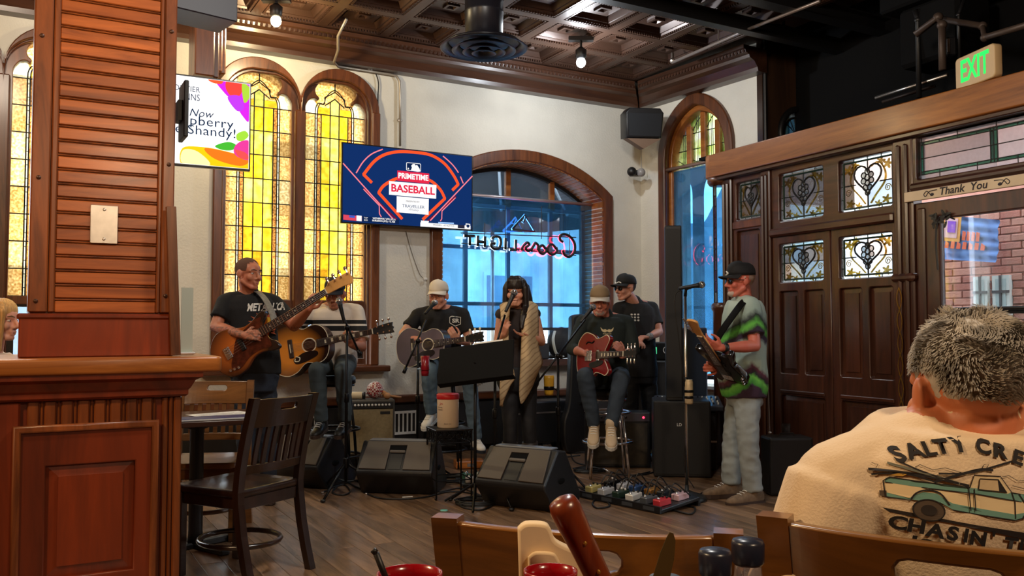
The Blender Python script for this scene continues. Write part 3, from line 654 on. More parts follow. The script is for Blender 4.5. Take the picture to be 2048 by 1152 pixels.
for x0, x1 in ((0.155, 0.285), (0.668, 0.778), (2.048, 2.215), (3.45, 3.72)):
    D('post', x0, x1, -0.055, 0.055, 0, 2.64); w = x1 - x0
    D('post_moulding', x0 + w * 0.22, x0 + w * 0.42, -0.078, -0.05, 0.2, 2.6, b=0.012); D('post_moulding', x0 + w * 0.6, x0 + w * 0.8, -0.078, -0.05, 0.2, 2.6, b=0.012)
D('capital', 2.03, 2.235, -0.09, 0.06, 1.60, 1.66, b=0.02)
# ---- stained glass with a heart and grapes
gl_clr = [GLASS('rippled_glass_%d' % i, c, 0.2, 9, 0.08, 0.45) for i, c in enumerate((srgb(164, 168, 174), srgb(172, 158, 146), srgb(152, 160, 170), srgb(170, 146, 136)))]
gl_scroll = GLASS('amber_scroll_glass', srgb(214, 180, 70), 0.5, 25, 0.08, 0.5, srgb(150, 110, 20))
gl_bev = GLASS('bevel_glass', srgb(190, 200, 200), 0.2, 40, 0.1, 0.5)
def heart_pts(cx, cz, w, h):
    pts = []
    for i in range(29):
        t = 2 * PI * i / 28
        x = 16 * math.sin(t) ** 3; z = 13 * math.cos(t) - 5 * math.cos(2 * t) - 2 * math.cos(3 * t) - math.cos(4 * t)
        pts.append((cx + x / 32 * w, cz + (z + 2.5) / 29 * h))
    return pts[:-1]
def heart_light(x0, x1, z0, z1, par, seed, dim=0):
    e = empty('heart_light', Matrix.Translation((0, 0.0, 0)), par); rn = random.Random(seed)
    w, h = x1 - x0, z1 - z0; cx, cz = (x0 + x1) / 2, (z0 + z1) / 2; b = 0.028; Y0, Y1 = 0.012, 0.017
    for a, c in ((x0 + b, cx), (cx, x1 - b)):
        for p, q in ((z0 + b, cz), (cz, z1 - b)): MB().box(a, c, Y0, Y1, p, q).obj('pane', rn.choice(gl_clr), e)
    n = 4
    for i in range(n):
        for z in (z0, z1 - b): MB().box(x0 + w * i / n, x0 + w * (i + 1) / n, Y0, Y1, z, z + b).obj('border_pane', gl_bev, e)
        for x in (x0, x1 - b): MB().box(x, x + b, Y0, Y1, z0 + b + (h - 2 * b) * i / n, z0 + b + (h - 2 * b) * (i + 1) / n).obj('border_pane', gl_bev, e)
    mb = MB(); Y = 0.008; gm = M('green_lead', srgb(24, 48, 40), 0.5)
    hp = heart_pts(cx, cz + h * 0.06, w * 0.5, h * 0.56)
    mb.tube([(x, Y, z) for x, z in hp], 0.0075, 6, closed=True)
    mb.tube([(cx, Y, z0 + b), (cx, Y, z0 + h * 0.28)], 0.0065, 6); mb.tube([(cx, Y, z0 + h * 0.75), (cx, Y, z1 - b)], 0.005, 6)
    mb.tube([(x0 + b, Y, cz), (cx - w * 0.22, Y, cz)], 0.005, 6); mb.tube([(cx + w * 0.22, Y, cz), (x1 - b, Y, cz)], 0.005, 6)
    mb.obj('heart_came', MT['lead'], e)
    mb = MB()
    for q in ((x0, z0, x1, z0), (x1, z0, x1, z1), (x1, z1, x0, z1), (x0, z1, x0, z0)):
        mb.tube([(q[0], Y, q[1]), (q[2], Y, q[3])], 0.006, 5)
    for q in ((x0 + b, z0 + b, x1 - b, z0 + b), (x1 - b, z0 + b, x1 - b, z1 - b), (x1 - b, z1 - b, x0 + b, z1 - b), (x0 + b, z1 - b, x0 + b, z0 + b)):
        mb.tube([(q[0], Y, q[1]), (q[2], Y, q[3])], 0.008, 5)
    for i in range(1, n):
        for z in (z0, z1 - b): mb.tube([(x0 + w * i / n, Y, z), (x0 + w * i / n, Y, z + b)], 0.004, 5)
        for x in (x0, x1 - b): mb.tube([(x, Y, z0 + h * i / n), (x + b, Y, z0 + h * i / n)], 0.004, 5)
    mb.obj('border_came', gm, e)
    gr = w * 0.043
    for dx, dz in ((0, 2.9), (-1.6, 1.7), (1.6, 1.7), (0, 0.9), (-1.7, -0.3), (1.7, -0.3), (0, -1.2), (-0.9, -2.6), (0.9, -2.6), (0, -4.4)):
        c = (cx + dx * gr, 0.008, cz + h * 0.06 + dz * gr)
        o = MB().ell(c, (gr * 0.9, 0.006, gr * 0.9), 12, 6).obj('grape', gl_bev, e, True)
        MB().tube([(c[0] + gr * math.cos(t), 0.004, c[2] + gr * math.sin(t)) for t in [2 * PI * k / 14 for k in range(14)]], 0.005, 5, closed=True).obj('grape_came', MT['lead'], o)
    for s in (-1, 1):
        sc = [(cx + s * w * 0.05, Y + .002, z0 + h * 0.12), (cx + s * w * 0.14, Y + .002, z0 + h * 0.26), (cx + s * w * 0.30, Y + .002, z0 + h * 0.48), (cx + s * w * 0.31, Y + .002, z0 + h * 0.68), (cx + s * w * 0.20, Y + .002, z0 + h * 0.86), (cx + s * w * 0.06, Y + .002, z0 + h * 0.80)]
        MB().tube(smooth_path(sc, 5), 0.012, 6, flat=0.3).obj('scroll', gl_scroll, e, True)
        for fx_, fz_, rr in ((0.36, 0.82, 0.07), (0.24, 0.90, 0.06), (0.33, 0.16, 0.065), (0.18, 0.10, 0.05)):
            lp = [(cx + s * w * fx_ + w * rr * (1 + 0.45 * math.cos(5 * t)) * math.cos(t), z0 + h * fz_ * 0.97 + w * rr * (1 + 0.45 * math.cos(5 * t)) * 0.8 * math.sin(t)) for t in [2 * PI * k / 30 for k in range(30)]]
            mk('glass_leaf', plate('glass_leaf', [lp], Y + 0.001, Y + 0.004), gl_scroll, e)
        mb = MB(); cx2, cz2 = cx + s * w * 0.36, z0 + h * 0.36
        mb.tube([(cx2 + w * 0.06 * (1 - k / 26) * math.cos(k * 0.5), Y, cz2 + w * 0.06 * (1 - k / 26) * math.sin(k * 0.5)) for k in range(22)], 0.0035, 5); mb.obj('curl', gl_scroll, e)
def frame_around(name, X0, X1, Z0, Z1, holes, y0, y1, m='darkwood', par=None, b=0.008):
    lo = [rrect(a, c, p, q, 0.02, 3) for a, c, p, q in holes]
    return mk(name, plate(name, [[(X0, Z0), (X1, Z0), (X1, Z1), (X0, Z1)]] + lo, y0, y1, b), MT[m], par or scr)
def raised(par, x0, x1, z0, z1, m='darkwood', y=0.0):
    """raised-and-fielded wooden panel"""
    i = min(0.05, (x1 - x0) * 0.22); v = [(x0, y, z0), (x1, y, z0), (x1, y, z1), (x0, y, z1), (x0 + i, y - 0.014, z0 + i), (x1 - i, y - 0.014, z0 + i), (x1 - i, y - 0.014, z1 - i), (x0 + i, y - 0.014, z1 - i),
         (x0 + i, y - 0.006, z0 + i), (x1 - i, y - 0.006, z0 + i), (x1 - i, y - 0.006, z1 - i), (x0 + i, y - 0.006, z1 - i)]
    f = [(0, 1, 9, 8), (1, 2, 10, 9), (2, 3, 11, 10), (3, 0, 8, 11), (8, 9, 5, 4), (9, 10, 6, 5), (10, 11, 7, 6), (11, 8, 4, 7), (4, 5, 6, 7)]
    return MB().add(v, f).obj('raised_panel', MT[m], par)
# side light
frame_around('side_frame', 0.285, 0.668, 0.0, 2.64, [(0.33, 0.64, 2.245, 2.585), (0.33, 0.63, 0.75, 2.14), (0.33, 0.63, 0.12, 0.66)], -0.03, 0.03)
heart_light(0.325, 0.645, 2.24, 2.59, scr, 1); raised(scr, 0.32, 0.64, 0.74, 2.15); raised(scr, 0.32, 0.64, 0.11, 0.67)
D('side_rail', 0.285, 0.668, -0.045, -0.02, 2.16, 2.23, 'wood', 0.008)
# transom over the doors
frame_around('transom_frame', 0.778, 2.048, 2.11, 2.64, [(0.868, 1.36, 2.175, 2.58), (1.52, 2.022, 2.175, 2.58)], -0.03, 0.03, 'darkwoodh')
heart_light(0.862, 1.366, 2.17, 2.585, scr, 2); heart_light(1.514, 2.028, 2.17, 2.585, scr, 3)
D('transom_rail', 0.778, 2.048, -0.075, 0.03, 2.045, 2.115, 'darkwoodh', 0.015)
# double doors
for i, (a, b, h0, h1, sd) in enumerate(((0.782, 1.425, 0.86, 1.35, 4), (1.432, 2.045, 1.51, 2.012, 5))):
    dr = struct(empty('door_%d' % (i + 1), FD.mat()), ('panelled dark door leaf nearer the pointed window', 'panelled dark door leaf nearer the glass door')[i])
    dr.parent = None
    m = (h0 + h1) / 2
    frame_around('door_frame', a, b, 0.01, 2.05, [(h0, h1, 1.652, 1.978), (h0, m - 0.035, 0.885, 1.575), (m + 0.035, h1, 0.885, 1.575), (h0, h1, 0.14, 0.70)], -0.03, 0.03, 'darkwood', dr)
    heart_light(h0 - 0.005, h1 + 0.005, 1.648, 1.982, dr, sd)
    for p, q, r, t in ((h0, m - 0.035, 0.885, 1.575), (m + 0.035, h1, 0.885, 1.575), (h0, h1, 0.14, 0.70)): raised(dr, p - 0.01, q + 0.01, r - 0.01, t + 0.01)
    MB().bevbox(h0, h1, -0.042, -0.028, 0.715, 0.745, 0.005).obj('rail_bead', MT['darkwoodh'], dr)
# glazed doorway
w5 = struct(empty('window_5', FD.mat()), 'transom window with green leaded bands over the glass door')
frame_around('transom_casing', 2.215, 3.45, 2.26, 2.64, [(2.25, 3.40, 2.325, 2.635)], -0.05, 0.05, 'darkwoodh', w5)
rip = GLASS('misty_glass', srgb(206, 204, 206), 0.15, 40, 0.08, 0.75)
gband = GLASS('green_band_glass', srgb(60, 128, 104), 0.3, 20, 0.08, 0.5)
X = [2.25, 2.32, 2.80, 3.30, 3.40]; Zs = [2.325, 2.372, 2.48, 2.588, 2.635]
for xa, xb in ((2.275, 2.80), (2.83, 3.375)):
    for za, zb_ in ((2.385, 2.478), (2.478, 2.578)): MB().box(xa, xb, 0, 0.005, za, zb_).obj('pane', rip, w5)
for z in (2.335, 2.598): 
    for k in range(4): MB().box(2.25 + k * 0.29, 2.535 + k * 0.29, 0, 0.005, z - 0.012, z + 0.03).obj('pane', rip, w5)
mb = MB()
for z in (2.372, 2.585):
    for k in range(8): MB().box(2.262 + k * 0.142, 2.398 + k * 0.142, -0.004, 0.0, z - 0.010, z + 0.010).obj('band_pane', gband, w5)
for x in (2.266, 2.797, 2.824, 3.385): MB().box(x - 0.011, x + 0.011, -0.004, 0.0, 2.38, 2.58).obj('band_pane', gband, w5)
for z in (2.362, 2.383, 2.478, 2.575, 2.596): mb.tube([(2.255, -0.006, z), (3.395, -0.006, z)], 0.004, 5)
for x in (2.255, 2.277, 2.786, 2.81, 2.836, 3.375): mb.tube([(x, -0.006, 2.36), (x, -0.006, 2.60)], 0.004, 5)
for k in range(9): mb.tube([(2.262 + k * 0.142, -0.006, 2.33 if k % 2 else 2.36), (2.262 + k * 0.142, -0.006, 2.383)], 0.0035, 5); mb.tube([(2.262 + k * 0.142, -0.006, 2.575), (2.262 + k * 0.142, -0.006, 2.596 if k % 2 else 2.63)], 0.0035, 5)
mb.obj('lead_came', MT['lead'], w5)
MB().bevbox(2.20, 3.45, -0.085, 0.05, 2.245, 2.30, 0.018).obj('transom_moulding', MT['darkwoodh'], w5)
sg = thing('welcome_sign', 'cream lettered sign board reading Thank You above the glass door', 'sign', FD.mat(2.62, 2.205, -0.075))
bevel(MB().box(-0.45, 0.55, -0.012, 0.012, -0.035, 0.035).obj('board', M('cream_board', srgb(212, 190, 158), 0.6, var=0.08), sg), 0.004)
ink = M('dark_ink', srgb(36, 26, 32), 0.6)
text('lettering', 'Thank', 0.074, ink, sg, (-0.07, -0.0135, 0.002), 0.001, bold=0.001, shear=0.18, width=0.19); text('lettering', 'You', 0.074, ink, sg, (0.13, -0.0135, 0.002), 0.001, bold=0.001, shear=0.18, width=0.12)
for s, x in ((1, -0.24), (-1, 0.30)):
    MB().tube(smooth_path([(x + s * 0.06, -0.013, 0.02), (x + s * 0.0, -0.013, 0.015), (x - s * 0.03, -0.013, -0.015), (x - s * 0.045, -0.013, 0.0), (x - s * 0.02, -0.013, 0.02), (x + s * 0.01, -0.013, -0.01)], 5), 0.003, 5).obj('flourish', ink, sg)
    MB().ell((x + s * 0.02, -0.013, -0.008), (0.016, 0.003, 0.011), 10, 6).obj('flourish_bud', ink, sg)
d3 = struct(empty('door_3', FD.mat()), 'glass entrance door with dark frame showing the brick wall outside')
frame_around('door_frame', 2.218, 3.44, 0.01, 2.16, [(2.405, 3.36, 0.3, 2.03)], -0.03, 0.03, 'darkwood', d3)
MB().bevbox(2.24, 2.30, -0.05, -0.02, 0.02, 2.12, 0.01).obj('stop_bead', MT['darkwood'], d3)
MB().box(2.40, 3.37, 0.0, 0.005, 0.28, 2.05).obj('pane', G['clear'], d3)
MB().cyl((2.40, -0.05, 1.395), (3.37, -0.05, 1.395), 0.012).obj('push_bar', MT['black'], d3, True)
MB().box(2.40, 3.37, -0.01, 0.02, 1.36, 1.385).obj('cross_bar', MT['black'], d3)
vn = thing('iron_vine', 'black wrought iron vine sprig in the corner of the glass door', 'ornament', FD.mat(2.42, 2.02, -0.045))
MB().tube(smooth_path([(-0.02, 0, -0.35), (-0.03, 0, -0.15), (-0.01, 0, 0.0), (0.05, 0, 0.02), (0.12, 0, -0.01)], 5), 0.006, 5).obj('stem', MT['black'], vn)
for i in range(14):
    a = random.uniform(0, 6.28); p = Vector((random.uniform(-0.05, 0.10), -0.01, random.uniform(-0.07, 0.06)))
    lf = [(p.x + 0.026 * math.cos(t) * math.cos(a) - 0.009 * math.sin(t) * math.sin(a), p.z + 0.026 * math.cos(t) * math.sin(a) + 0.009 * math.sin(t) * math.cos(a)) for t in [2 * PI * k / 8 for k in range(8)]]
    MB().prism(lf, -0.012, -0.008).obj('leaf', MT['black'], vn)
bead = thing('bead_cord', 'twisted gold cord hanging in diamonds on the door post', 'cord', FD.mat(2.115, 0, -0.09))
for s in (-1, 1):
    MB().tube([(s * 0.020 * math.sin(k * PI / 6) + 0.0, 0, 1.56 - k * 0.027) for k in range(36)], 0.0035, 5).obj('strand', MT['brass'], bead)
# EXIT sign
ex = thing('exit_sign', 'tan exit sign with glowing green letters on top of the beam', 'sign', FD.mat(2.75, 3.0, -0.06) @ Matrix.Rotation(-0.30, 4, 'Z'))
mk('housing', plate('housing', [rrect(-0.19, 0.19, -0.112, 0.112, 0.03)], -0.03, 0.03, 0.008), M('tan_plastic', srgb(200, 170, 124), 0.5), ex)
text('lettering', 'EXIT', 0.21, EMIT('exit_green', (0.03, 0.95, 0.12), 1.3), ex, (0, -0.0315, 0.0), 0.001, bold=0.004, width=0.27)
# ceiling behind the beam
hd = struct(MB().box(-0.6, 6, 1.25, 1.35, 2.96, 4.5).obj('wall_header', MT['blackm'], mw=FD.mat()), 'black wall above the entrance')
struct(MB().box(-0.4, 6, 0.14, 1.25, 2.93, 2.96).obj('trim_4', MT['blackm'], mw=FD.mat()), 'black soffit of the entrance')
# ================================================================ outside the glass door: brick wall
BR = thing('brick_wall', 'sunlit pink brick wall across the alley outside the glass door', 'wall', FD.mat(0, 0, 4.0))
mort = M('pale_mortar', srgb(186, 150, 138), 0.9); bx0, bx1 = FD.sz(1870, 500, 4.0)[0], FD.sz(2075, 500, 4.0)[0]; bz0, bz1 = FD.sz(1950, 700, 4.0)[1], FD.sz(1950, 405, 4.0)[1]
MB().box(bx0 - 0.5, bx1 + 4, 0.01, 0.3, -0.3, 3.6).obj('mortar_bed', M('brick_far', srgb(190, 136, 120), 0.9, var=0.15), BR)
brm = MB().bevbox(0, 0.232, -0.012, 0.02, 0, 0.075, 0.006).mesh('brick'); bmat = [M('pink_brick_%d' % i, c, 0.85, var=0.12, vscale=8, bump=0.3) for i, c in enumerate((srgb(196, 128, 110), srgb(206, 142, 122), srgb(184, 112, 96)))]
bms = []
for m_ in bmat:
    q = brm.copy(); q.materials.append(m_); bms.append(q)
nrow = int((bz1 - bz0) / 0.088) + 1; ncol = int((bx1 - bx0) / 0.246) + 1
for r in range(nrow):
    for c in range(ncol): mk('brick', random.choice(bms), None, BR, Matrix.Translation((bx0 + c * 0.246 + (0.12 if r % 2 else 0), random.uniform(-0.004, 0.004), bz0 + r * 0.088)))
for p0, p1 in ((1948, 1976), (1986, 2020)):
    a, b = FD.sz(p0, 550, 3.96)[0], FD.sz(p1, 550, 3.96)[0]; z0, z1 = FD.sz(1980, 645, 3.96)[1], FD.sz(1980, 552, 3.96)[1]
    w = MB().box(a, b, -0.06, 0, z0, z1).obj('window', M('white_sash', srgb(228, 232, 224), 0.5), BR)
    MB().box(a + 0.04, b - 0.04, -0.065, -0.05, z0 + 0.04, z1 - 0.04).obj('pane', M('bright_pane', srgb(190, 208, 205), 0.1), w); MB().box((a + b) / 2 - 0.012, (a + b) / 2 + 0.012, -0.075, -0.05, z0, z1).obj('sash_bar', M('dark_bar', srgb(60, 60, 60), 0.5), w)
    MB().box(a, b, -0.075, -0.05, z1 - 0.2, z1 - 0.17).obj('sash_bar', M('dark_bar', srgb(60, 60, 60), 0.5), w)
bn = thing('blue_banner', 'creased pale blue banner with orange letters hanging outside the glass door', 'banner', FD.mat(0, 0, 3.75))
cs = [FD.sz(*q, 3.75) for q in ((1878, 518), (1992, 525), (2000, 440), (1885, 430))]
def bil(u, v):
    a = Vector(cs[0]).lerp(Vector(cs[1]), u); b = Vector(cs[3]).lerp(Vector(cs[2]), u); return a.lerp(b, v)
n = 14; vs = [Vector((bil(i / n, j / n).x, 0.02 * math.sin(i * 1.3 + j * 0.5) + 0.012 * math.sin(j * 2.1), bil(i / n, j / n).y)) for j in range(n + 1) for i in range(n + 1)]
fs_ = [(j * (n + 1) + i, j * (n + 1) + i + 1, (j + 1) * (n + 1) + i + 1, (j + 1) * (n + 1) + i) for j in range(n) for i in range(n)]
MB().add(vs, fs_).add([v + Vector((0, 0.004, 0)) for v in vs], [tuple(reversed(f)) for f in fs_]).obj('cloth', M('banner_blue', srgb(120, 160, 226), 0.7), bn, True)
def bpoly(name, pts, m, off=-0.035):
    q = [bil(u, v) for u, v in pts]; MB().prism([(p.x, p.y) for p in q], off, off + 0.004).obj(name, m, bn)
bor = M('banner_orange', srgb(240, 110, 70), 0.7)
bpoly('yellow_corner', [(0.0, 0.42), (0.38, 0.42), (0.38, 1.0), (0.0, 1.0)], M('banner_yellow', srgb(246, 176, 90), 0.7)); bpoly('pink_square', [(0.1, 0.5), (0.33, 0.5), (0.33, 0.95), (0.1, 0.95)], M('banner_pink', srgb(240, 190, 190), 0.7), -0.042); bpoly('purple_square', [(0.16, 0.62), (0.3, 0.62), (0.3, 0.88), (0.16, 0.88)], M('banner_purple', srgb(150, 80, 210), 0.7), -0.05)
for k in range(7): 
    u = 0.12 + k * 0.105; bpoly('letter_stroke', [(u, 0.26), (u + 0.07, 0.26), (u + 0.075, 0.42 if k % 2 else 0.37), (u + 0.01, 0.43)], bor)
for k in range(4):
    u = 0.42 + k * 0.08; bpoly('letter_stroke', [(u, 0.46), (u + 0.055, 0.46), (u + 0.06, 0.66), (u, 0.68)], bor)
# ================================================================ things on the walls and the ceiling
# conduit
cd = thing('wall_conduit', 'painted metal conduit bending down from the ceiling beside the twin window', 'conduit', FB.mat())
q = lambda px, py, off: Vector((FB.sz(px, py, off)[0], off, FB.sz(px, py, off)[1]))
MB().tube([q(693, 38, -0.75), q(676, 72, -0.55), q(676, 100, -0.36), q(668, 124, -0.16), q(676, 133, -0.03), q(780, 149, -0.03), q(793, 152, -0.03), q(799, 162, -0.03), q(800, 180, -0.03), q(800, 292, -0.03)], 0.013, 8).obj('pipe', M('conduit_paint', srgb(170, 160, 146), 0.4, 0.5), cd, True)
for px, py in ((740, 141), (800, 240)):
    MB().ell(q(px, py, -0.028), (0.03, 0.012, 0.018), 10, 6).obj('strap', MT['steel'], cd)
cab = thing('wall_cable', 'thin dark cable running down beside the twin window', 'cable', FB.mat())
MB().tube(smooth_path([q(750, 143, -0.02), q(757, 165, -0.02), q(756, 200, -0.02), q(757, 280, -0.02)], 5), 0.006, 5).obj('cable', MT['black'], cab)
cab = thing('power_lead', 'loose white cord with a plug dangling on the wall under the television', 'cord', FB.mat())
MB().tube(smooth_path([q(812, 462, -0.02), q(822, 500, -0.02), q(838, 545, -0.03), q(846, 556, -0.03)], 5), 0.004, 5).obj('cord', M('grey_cord', srgb(120, 112, 100), 0.6), cab)
MB().bevbox(-0.02, 0.02, -0.02, 0.0, -0.012, 0.012, 0.004).obj('plug', MT['white'], cab, mw=Matrix.Translation(q(850, 558, -0.02)))
# ceiling lamps in view
def ceil_lamp(px, py, z, col, power, lab):
    d = (z - CAMZ) * FPX / (HOR - py); p = P(px, py, d); t = thing('ceiling_spotlight', lab, 'lamp', p)
    MB().lathe([(0.03, 0.03), (0.05, 0.05), (0.055, 0.12), (0.02, 0.15)], 16).obj('socket', MT['black'], t, True)
    MB().cyl((0, 0, 0.14), (0, 0, ZC - p.z + 0.02), 0.012).obj('stem', MT['black'], t)
    MB().box(-0.12, 0.12, -0.035, 0.035, ZC - p.z - 0.03, ZC - p.z + 0.01).obj('mounting_box', MT['black'], t)
    MB().ell((0, 0, 0), (0.045, 0.045, 0.05), 16, 10).obj('bulb', EMIT('bulb_glow', col, 30), t, True)
    lamp('bulb_light', p - Vector((0, 0, 0.08)), power, col, 0.05)
ceil_lamp(552, 42, 3.84, (1.0, 0.80, 0.45), 42, 'warm glowing ceiling spotlight over the twin window')
ceil_lamp(1162, 125, 3.80, (0.86, 0.93, 1.0), 52, 'cool white ceiling spotlight over the singers')
# round diffuser on a duct
dd = (3.62 - CAMZ) * FPX / (HOR - 97); pd = P(968, 97, dd)
du = thing('duct_diffuser', 'black round ceiling duct with stepped ring diffuser', 'air duct', pd)
dk = M('black_enamel', srgb(30, 30, 38), 0.35)
MB().lathe([(0.16, 0.06), (0.165, 0.30), (0.17, 0.31), (0.165, 0.32), (0.165, 0.82)], 32).obj('duct', dk, du, True)
for k, (r0, r1, z) in enumerate(((0.375, 0.30, 0.0), (0.275, 0.205, -0.02), (0.185, 0.125, -0.035), (0.105, 0.05, -0.045))):
    MB().lathe([(r0, z), (r0 - 0.012, z - 0.006), (r1, z + 0.035), (r1, z + 0.045), (r0 - 0.012, z + 0.008), (r0, z)], 40, cap=False).obj('diffuser_ring', dk, du, True)
MB().lathe([(0.001, -0.03), (0.04, -0.02), (0.04, 0.03), (0.001, 0.03)], 20).obj('hub', dk, du, True)
MB().lathe([(0.17, 0.05), (0.30, 0.05), (0.33, 0.02), (0.32, 0.045), (0.17, 0.08)], 32).obj('collar', dk, du, True)
# corner loudspeaker, camera
sp = thing('corner_loudspeaker', 'black loudspeaker tilted down in the top corner of the room', 'loudspeaker', Matrix.Translation(P(1283, 250, 9.6)) @ Matrix.Rotation(0.12, 4, 'Z') @ Matrix.Rotation(0.12, 4, 'X'))
mk('cabinet', plate('cabinet', [[(-0.20, -0.15), (0.19, -0.15), (0.21, 0.12), (0.17, 0.17), (-0.17, 0.17), (-0.21, 0.12)]], -0.14, 0.14, 0.01), MT['blackplastic'], sp)
mk('grille', plate('grille', [[(-0.175, -0.135), (0.175, -0.135), (0.19, 0.11), (-0.19, 0.11)]], -0.15, -0.139), M('speaker_mesh', srgb(16, 20, 26), 0.6), sp)
MB().box(-0.04, 0.04, 0.10, 0.40, -0.02, 0.10).obj('bracket', MT['black'], sp); MB().prism([(-0.19, -0.16), (0.19, -0.16), (0.0, -0.27)], -0.12, 0.05).obj('bracket_shelf', M('tan_shelf', srgb(120, 96, 78), 0.6), sp)
cm2 = thing('security_camera', 'pair of small dome cameras on the corner below the loudspeaker', 'camera', P(1272, 345, 9.98))
MB().ell((-0.055, -0.05, 0.0), 0.055, 14, 10).obj('camera_ball', MT['black'], cm2, True); MB().ell((0.055, -0.03, -0.005), 0.05, 14, 10).obj('camera_dome', M('grey_dome', srgb(150, 148, 146), 0.3), cm2, True)
MB().box(-0.06, 0.06, 0.0, 0.10, -0.03, 0.03).obj('bracket', MT['black'], cm2); MB().tube([(0.065, 0.02, 0.05), (0.065, 0.06, 0.52)], 0.005, 5).obj('cable', M('grey_cord2', srgb(150, 145, 138), 0.6), cm2)
# black steel and pipes under the dark part of the ceiling
for i, (y, z, x0, x1, w, lab) in enumerate(((-2.42, 3.95, -2.6, 1.4, 0.10, 'black steel beam nearest the coffers'), (-2.95, 3.98, -3.4, 1.3, 0.14, 'black steel beam nearest the dining room'), (-1.55, 4.02, 0.15, 1.5, 0.10, 'short black beam above the vestibule'))):
    b = thing('ceiling_beam', lab + ' under the ceiling', 'beam', FB.mat(x0, z, y))
    MB().box(0, x1 - x0, -w / 2, w / 2, 0, 0.012).obj('bottom_flange', MT['black'], b); MB().box(0, x1 - x0, -w / 2, w / 2, 0.12, 0.132).obj('top_flange', MT['black'], b); MB().box(0, x1 - x0, -0.006, 0.006, 0.012, 0.12).obj('web', MT['black'], b)
    for k in range(int((x1 - x0) / 0.8) + 1): MB().box(k * 0.8, k * 0.8 + 0.02, -0.01, 0.01, 0.13, 4.42 - z).obj('hanger', MT['black'], b)
pip = thing('sprinkler_pipe', 'pale sprinkler pipe slung under the coffered ceiling', 'pipe', P(1345, 125, 8.85))
o = P(1345, 125, 8.85); MB().tube([Vector((0, 0, 0.1)), Vector((0, 0, 0)), P(1505, 55, 7.82) - o, P(1640, 2, 7.1) - o], 0.016, 8).obj('pipe', M('pale_pipe', srgb(140, 128, 122), 0.35, 0.5), pip, True)
MB().ell((0, 0, 0.02), 0.03, 10, 8).obj('elbow', MT['steel'], pip); h = P(1437, 85, 8.24) - o; MB().cyl(h, h + Vector((0, 0, 0.25)), 0.006, seg=6).obj('hanger', MT['steel'], pip)
def pipe_run(lab, pts, r, m=None, cat='pipe'):
    o = P(*pts[0]); t = thing('ceiling_pipe', lab, cat, o)
    MB().tube([P(*q) - o for q in pts], r, 8).obj('pipe', m or MT['black'], t, True)
    for q in pts[1:-1]: MB().ell(P(*q) - o, r * 1.35, 10, 8).obj('elbow', m or MT['black'], t, True)
pk = M('dull_brown_pipe', srgb(76, 62, 54), 0.5, 0.3)
pipe_run('brown elbow pipe near the exit sign', [(1830, 70, 6.6), (1876, 35, 6.5), (1884, 50, 6.45), (1885, 140, 6.4)], 0.028, pk); pipe_run('grey pipe slanting over the exit sign', [(1880, 38, 6.6), (1965, 52, 6.3), (1970, 75, 6.2), (2060, 48, 5.8)], 0.024, pk)
pipe_run('black drop pipe above the beam', [(1830, 20, 7.0), (1836, 40, 7.0), (1838, 195, 6.95)], 0.022); pipe_run('thin black pipe beside the exit sign', [(1930, -5, 6.5), (1917, 30, 6.5), (1919, 115, 6.5)], 0.014)
pipe_run('bright horizontal rod pipe above the vestibule', [(1752, 196, 7.5), (1895, 150, 6.9)], 0.018, MT['steel']); pipe_run('dark rod pipe under the bright one', [(1765, 204, 7.6), (1870, 172, 7.2)], 0.014, pk)
bx = thing('junction_box', 'small black junction box on the pipes by the exit sign', 'box', P(1898, 95, 6.5)); MB().bevbox(-0.035, 0.035, -0.04, 0.04, -0.07, 0.07, 0.008).obj('case', MT['blackplastic'], bx); MB().box(-0.036, -0.02, -0.05, -0.04, -0.05, 0.05).obj('cover', pk, bx)
du2 = thing('black_duct', 'black ventilation duct above the entrance', 'air duct', FD.mat(2.4, 3.9, 0.85)); MB().bevbox(-1.0, 1.3, -0.25, 0.25, 0, 0.3, 0.02).obj('duct', MT['blackm'], du2); MB().bevbox(-0.85, -0.3, -0.2, 0.2, -0.5, -0.01, 0.03).obj('plenum', MT['blackm'], du2)
# ================================================================ wooden column on its counter
FK = wall_through(365, 4.05, AB)                 # front plane of the counter body
kx = lambda px, py=700, off=0.0: FK.sz(px, py, off)
CO = 0.14                                         # the column stands back from it
col = struct(empty('trim_5', FK.mat()), 'wooden column of horizontal beaded boards standing on the counter')
x0, x1 = FK.sz(58, 500, CO)[0], FK.sz(346, 500, CO)[0]; ZK = 1.137
MB().box(x0 + 0.01, x1 - 0.01, CO + 0.012, CO + 0.42, ZK, 4.4).obj('core', MT['cherryz'], col)
ls, rs = 0.105, 0.055
MB().bevbox(x0, x0 + 0.075, CO - 0.012, CO + 0.4, ZK + 0.2, 4.4, 0.006).obj('stile', MT['cherryz'], col); MB().bevbox(x0 + 0.078, x0 + ls, CO - 0.006, CO + 0.1, ZK + 0.2, 4.4, 0.006).obj('stile_bead', MT['cherryz'], col)
MB().bevbox(x1 - rs, x1, CO - 0.012, CO + 0.4, ZK + 0.2, 4.4, 0.006).obj('stile', MT['cherryz'], col); MB().bevbox(x1 - rs - 0.018, x1 - rs, CO - 0.006, CO + 0.1, ZK + 0.2, 4.4, 0.005).obj('stile_bead', MT['cherryz'], col)
ba, bb_ = x0 + ls, x1 - rs - 0.018; pitch = 0.0655
bmesh_ = MB().bevbox(0, bb_ - ba, 0.0, 0.02, 0, pitch - 0.014, 0.004).mesh('board'); bead_ = MB().tube([(0, 0.006, pitch - 0.007), (bb_ - ba, 0.006, pitch - 0.007)], 0.0042, 6).mesh('board_bead')
k = 0; z = ZK + 0.20
while z < 2.95:
    b = mk('board', bmesh_, MT['cherry'], col, Matrix.Translation((ba, CO, z))); mk('board_bead', bead_, MT['cherryz'], b); z += pitch
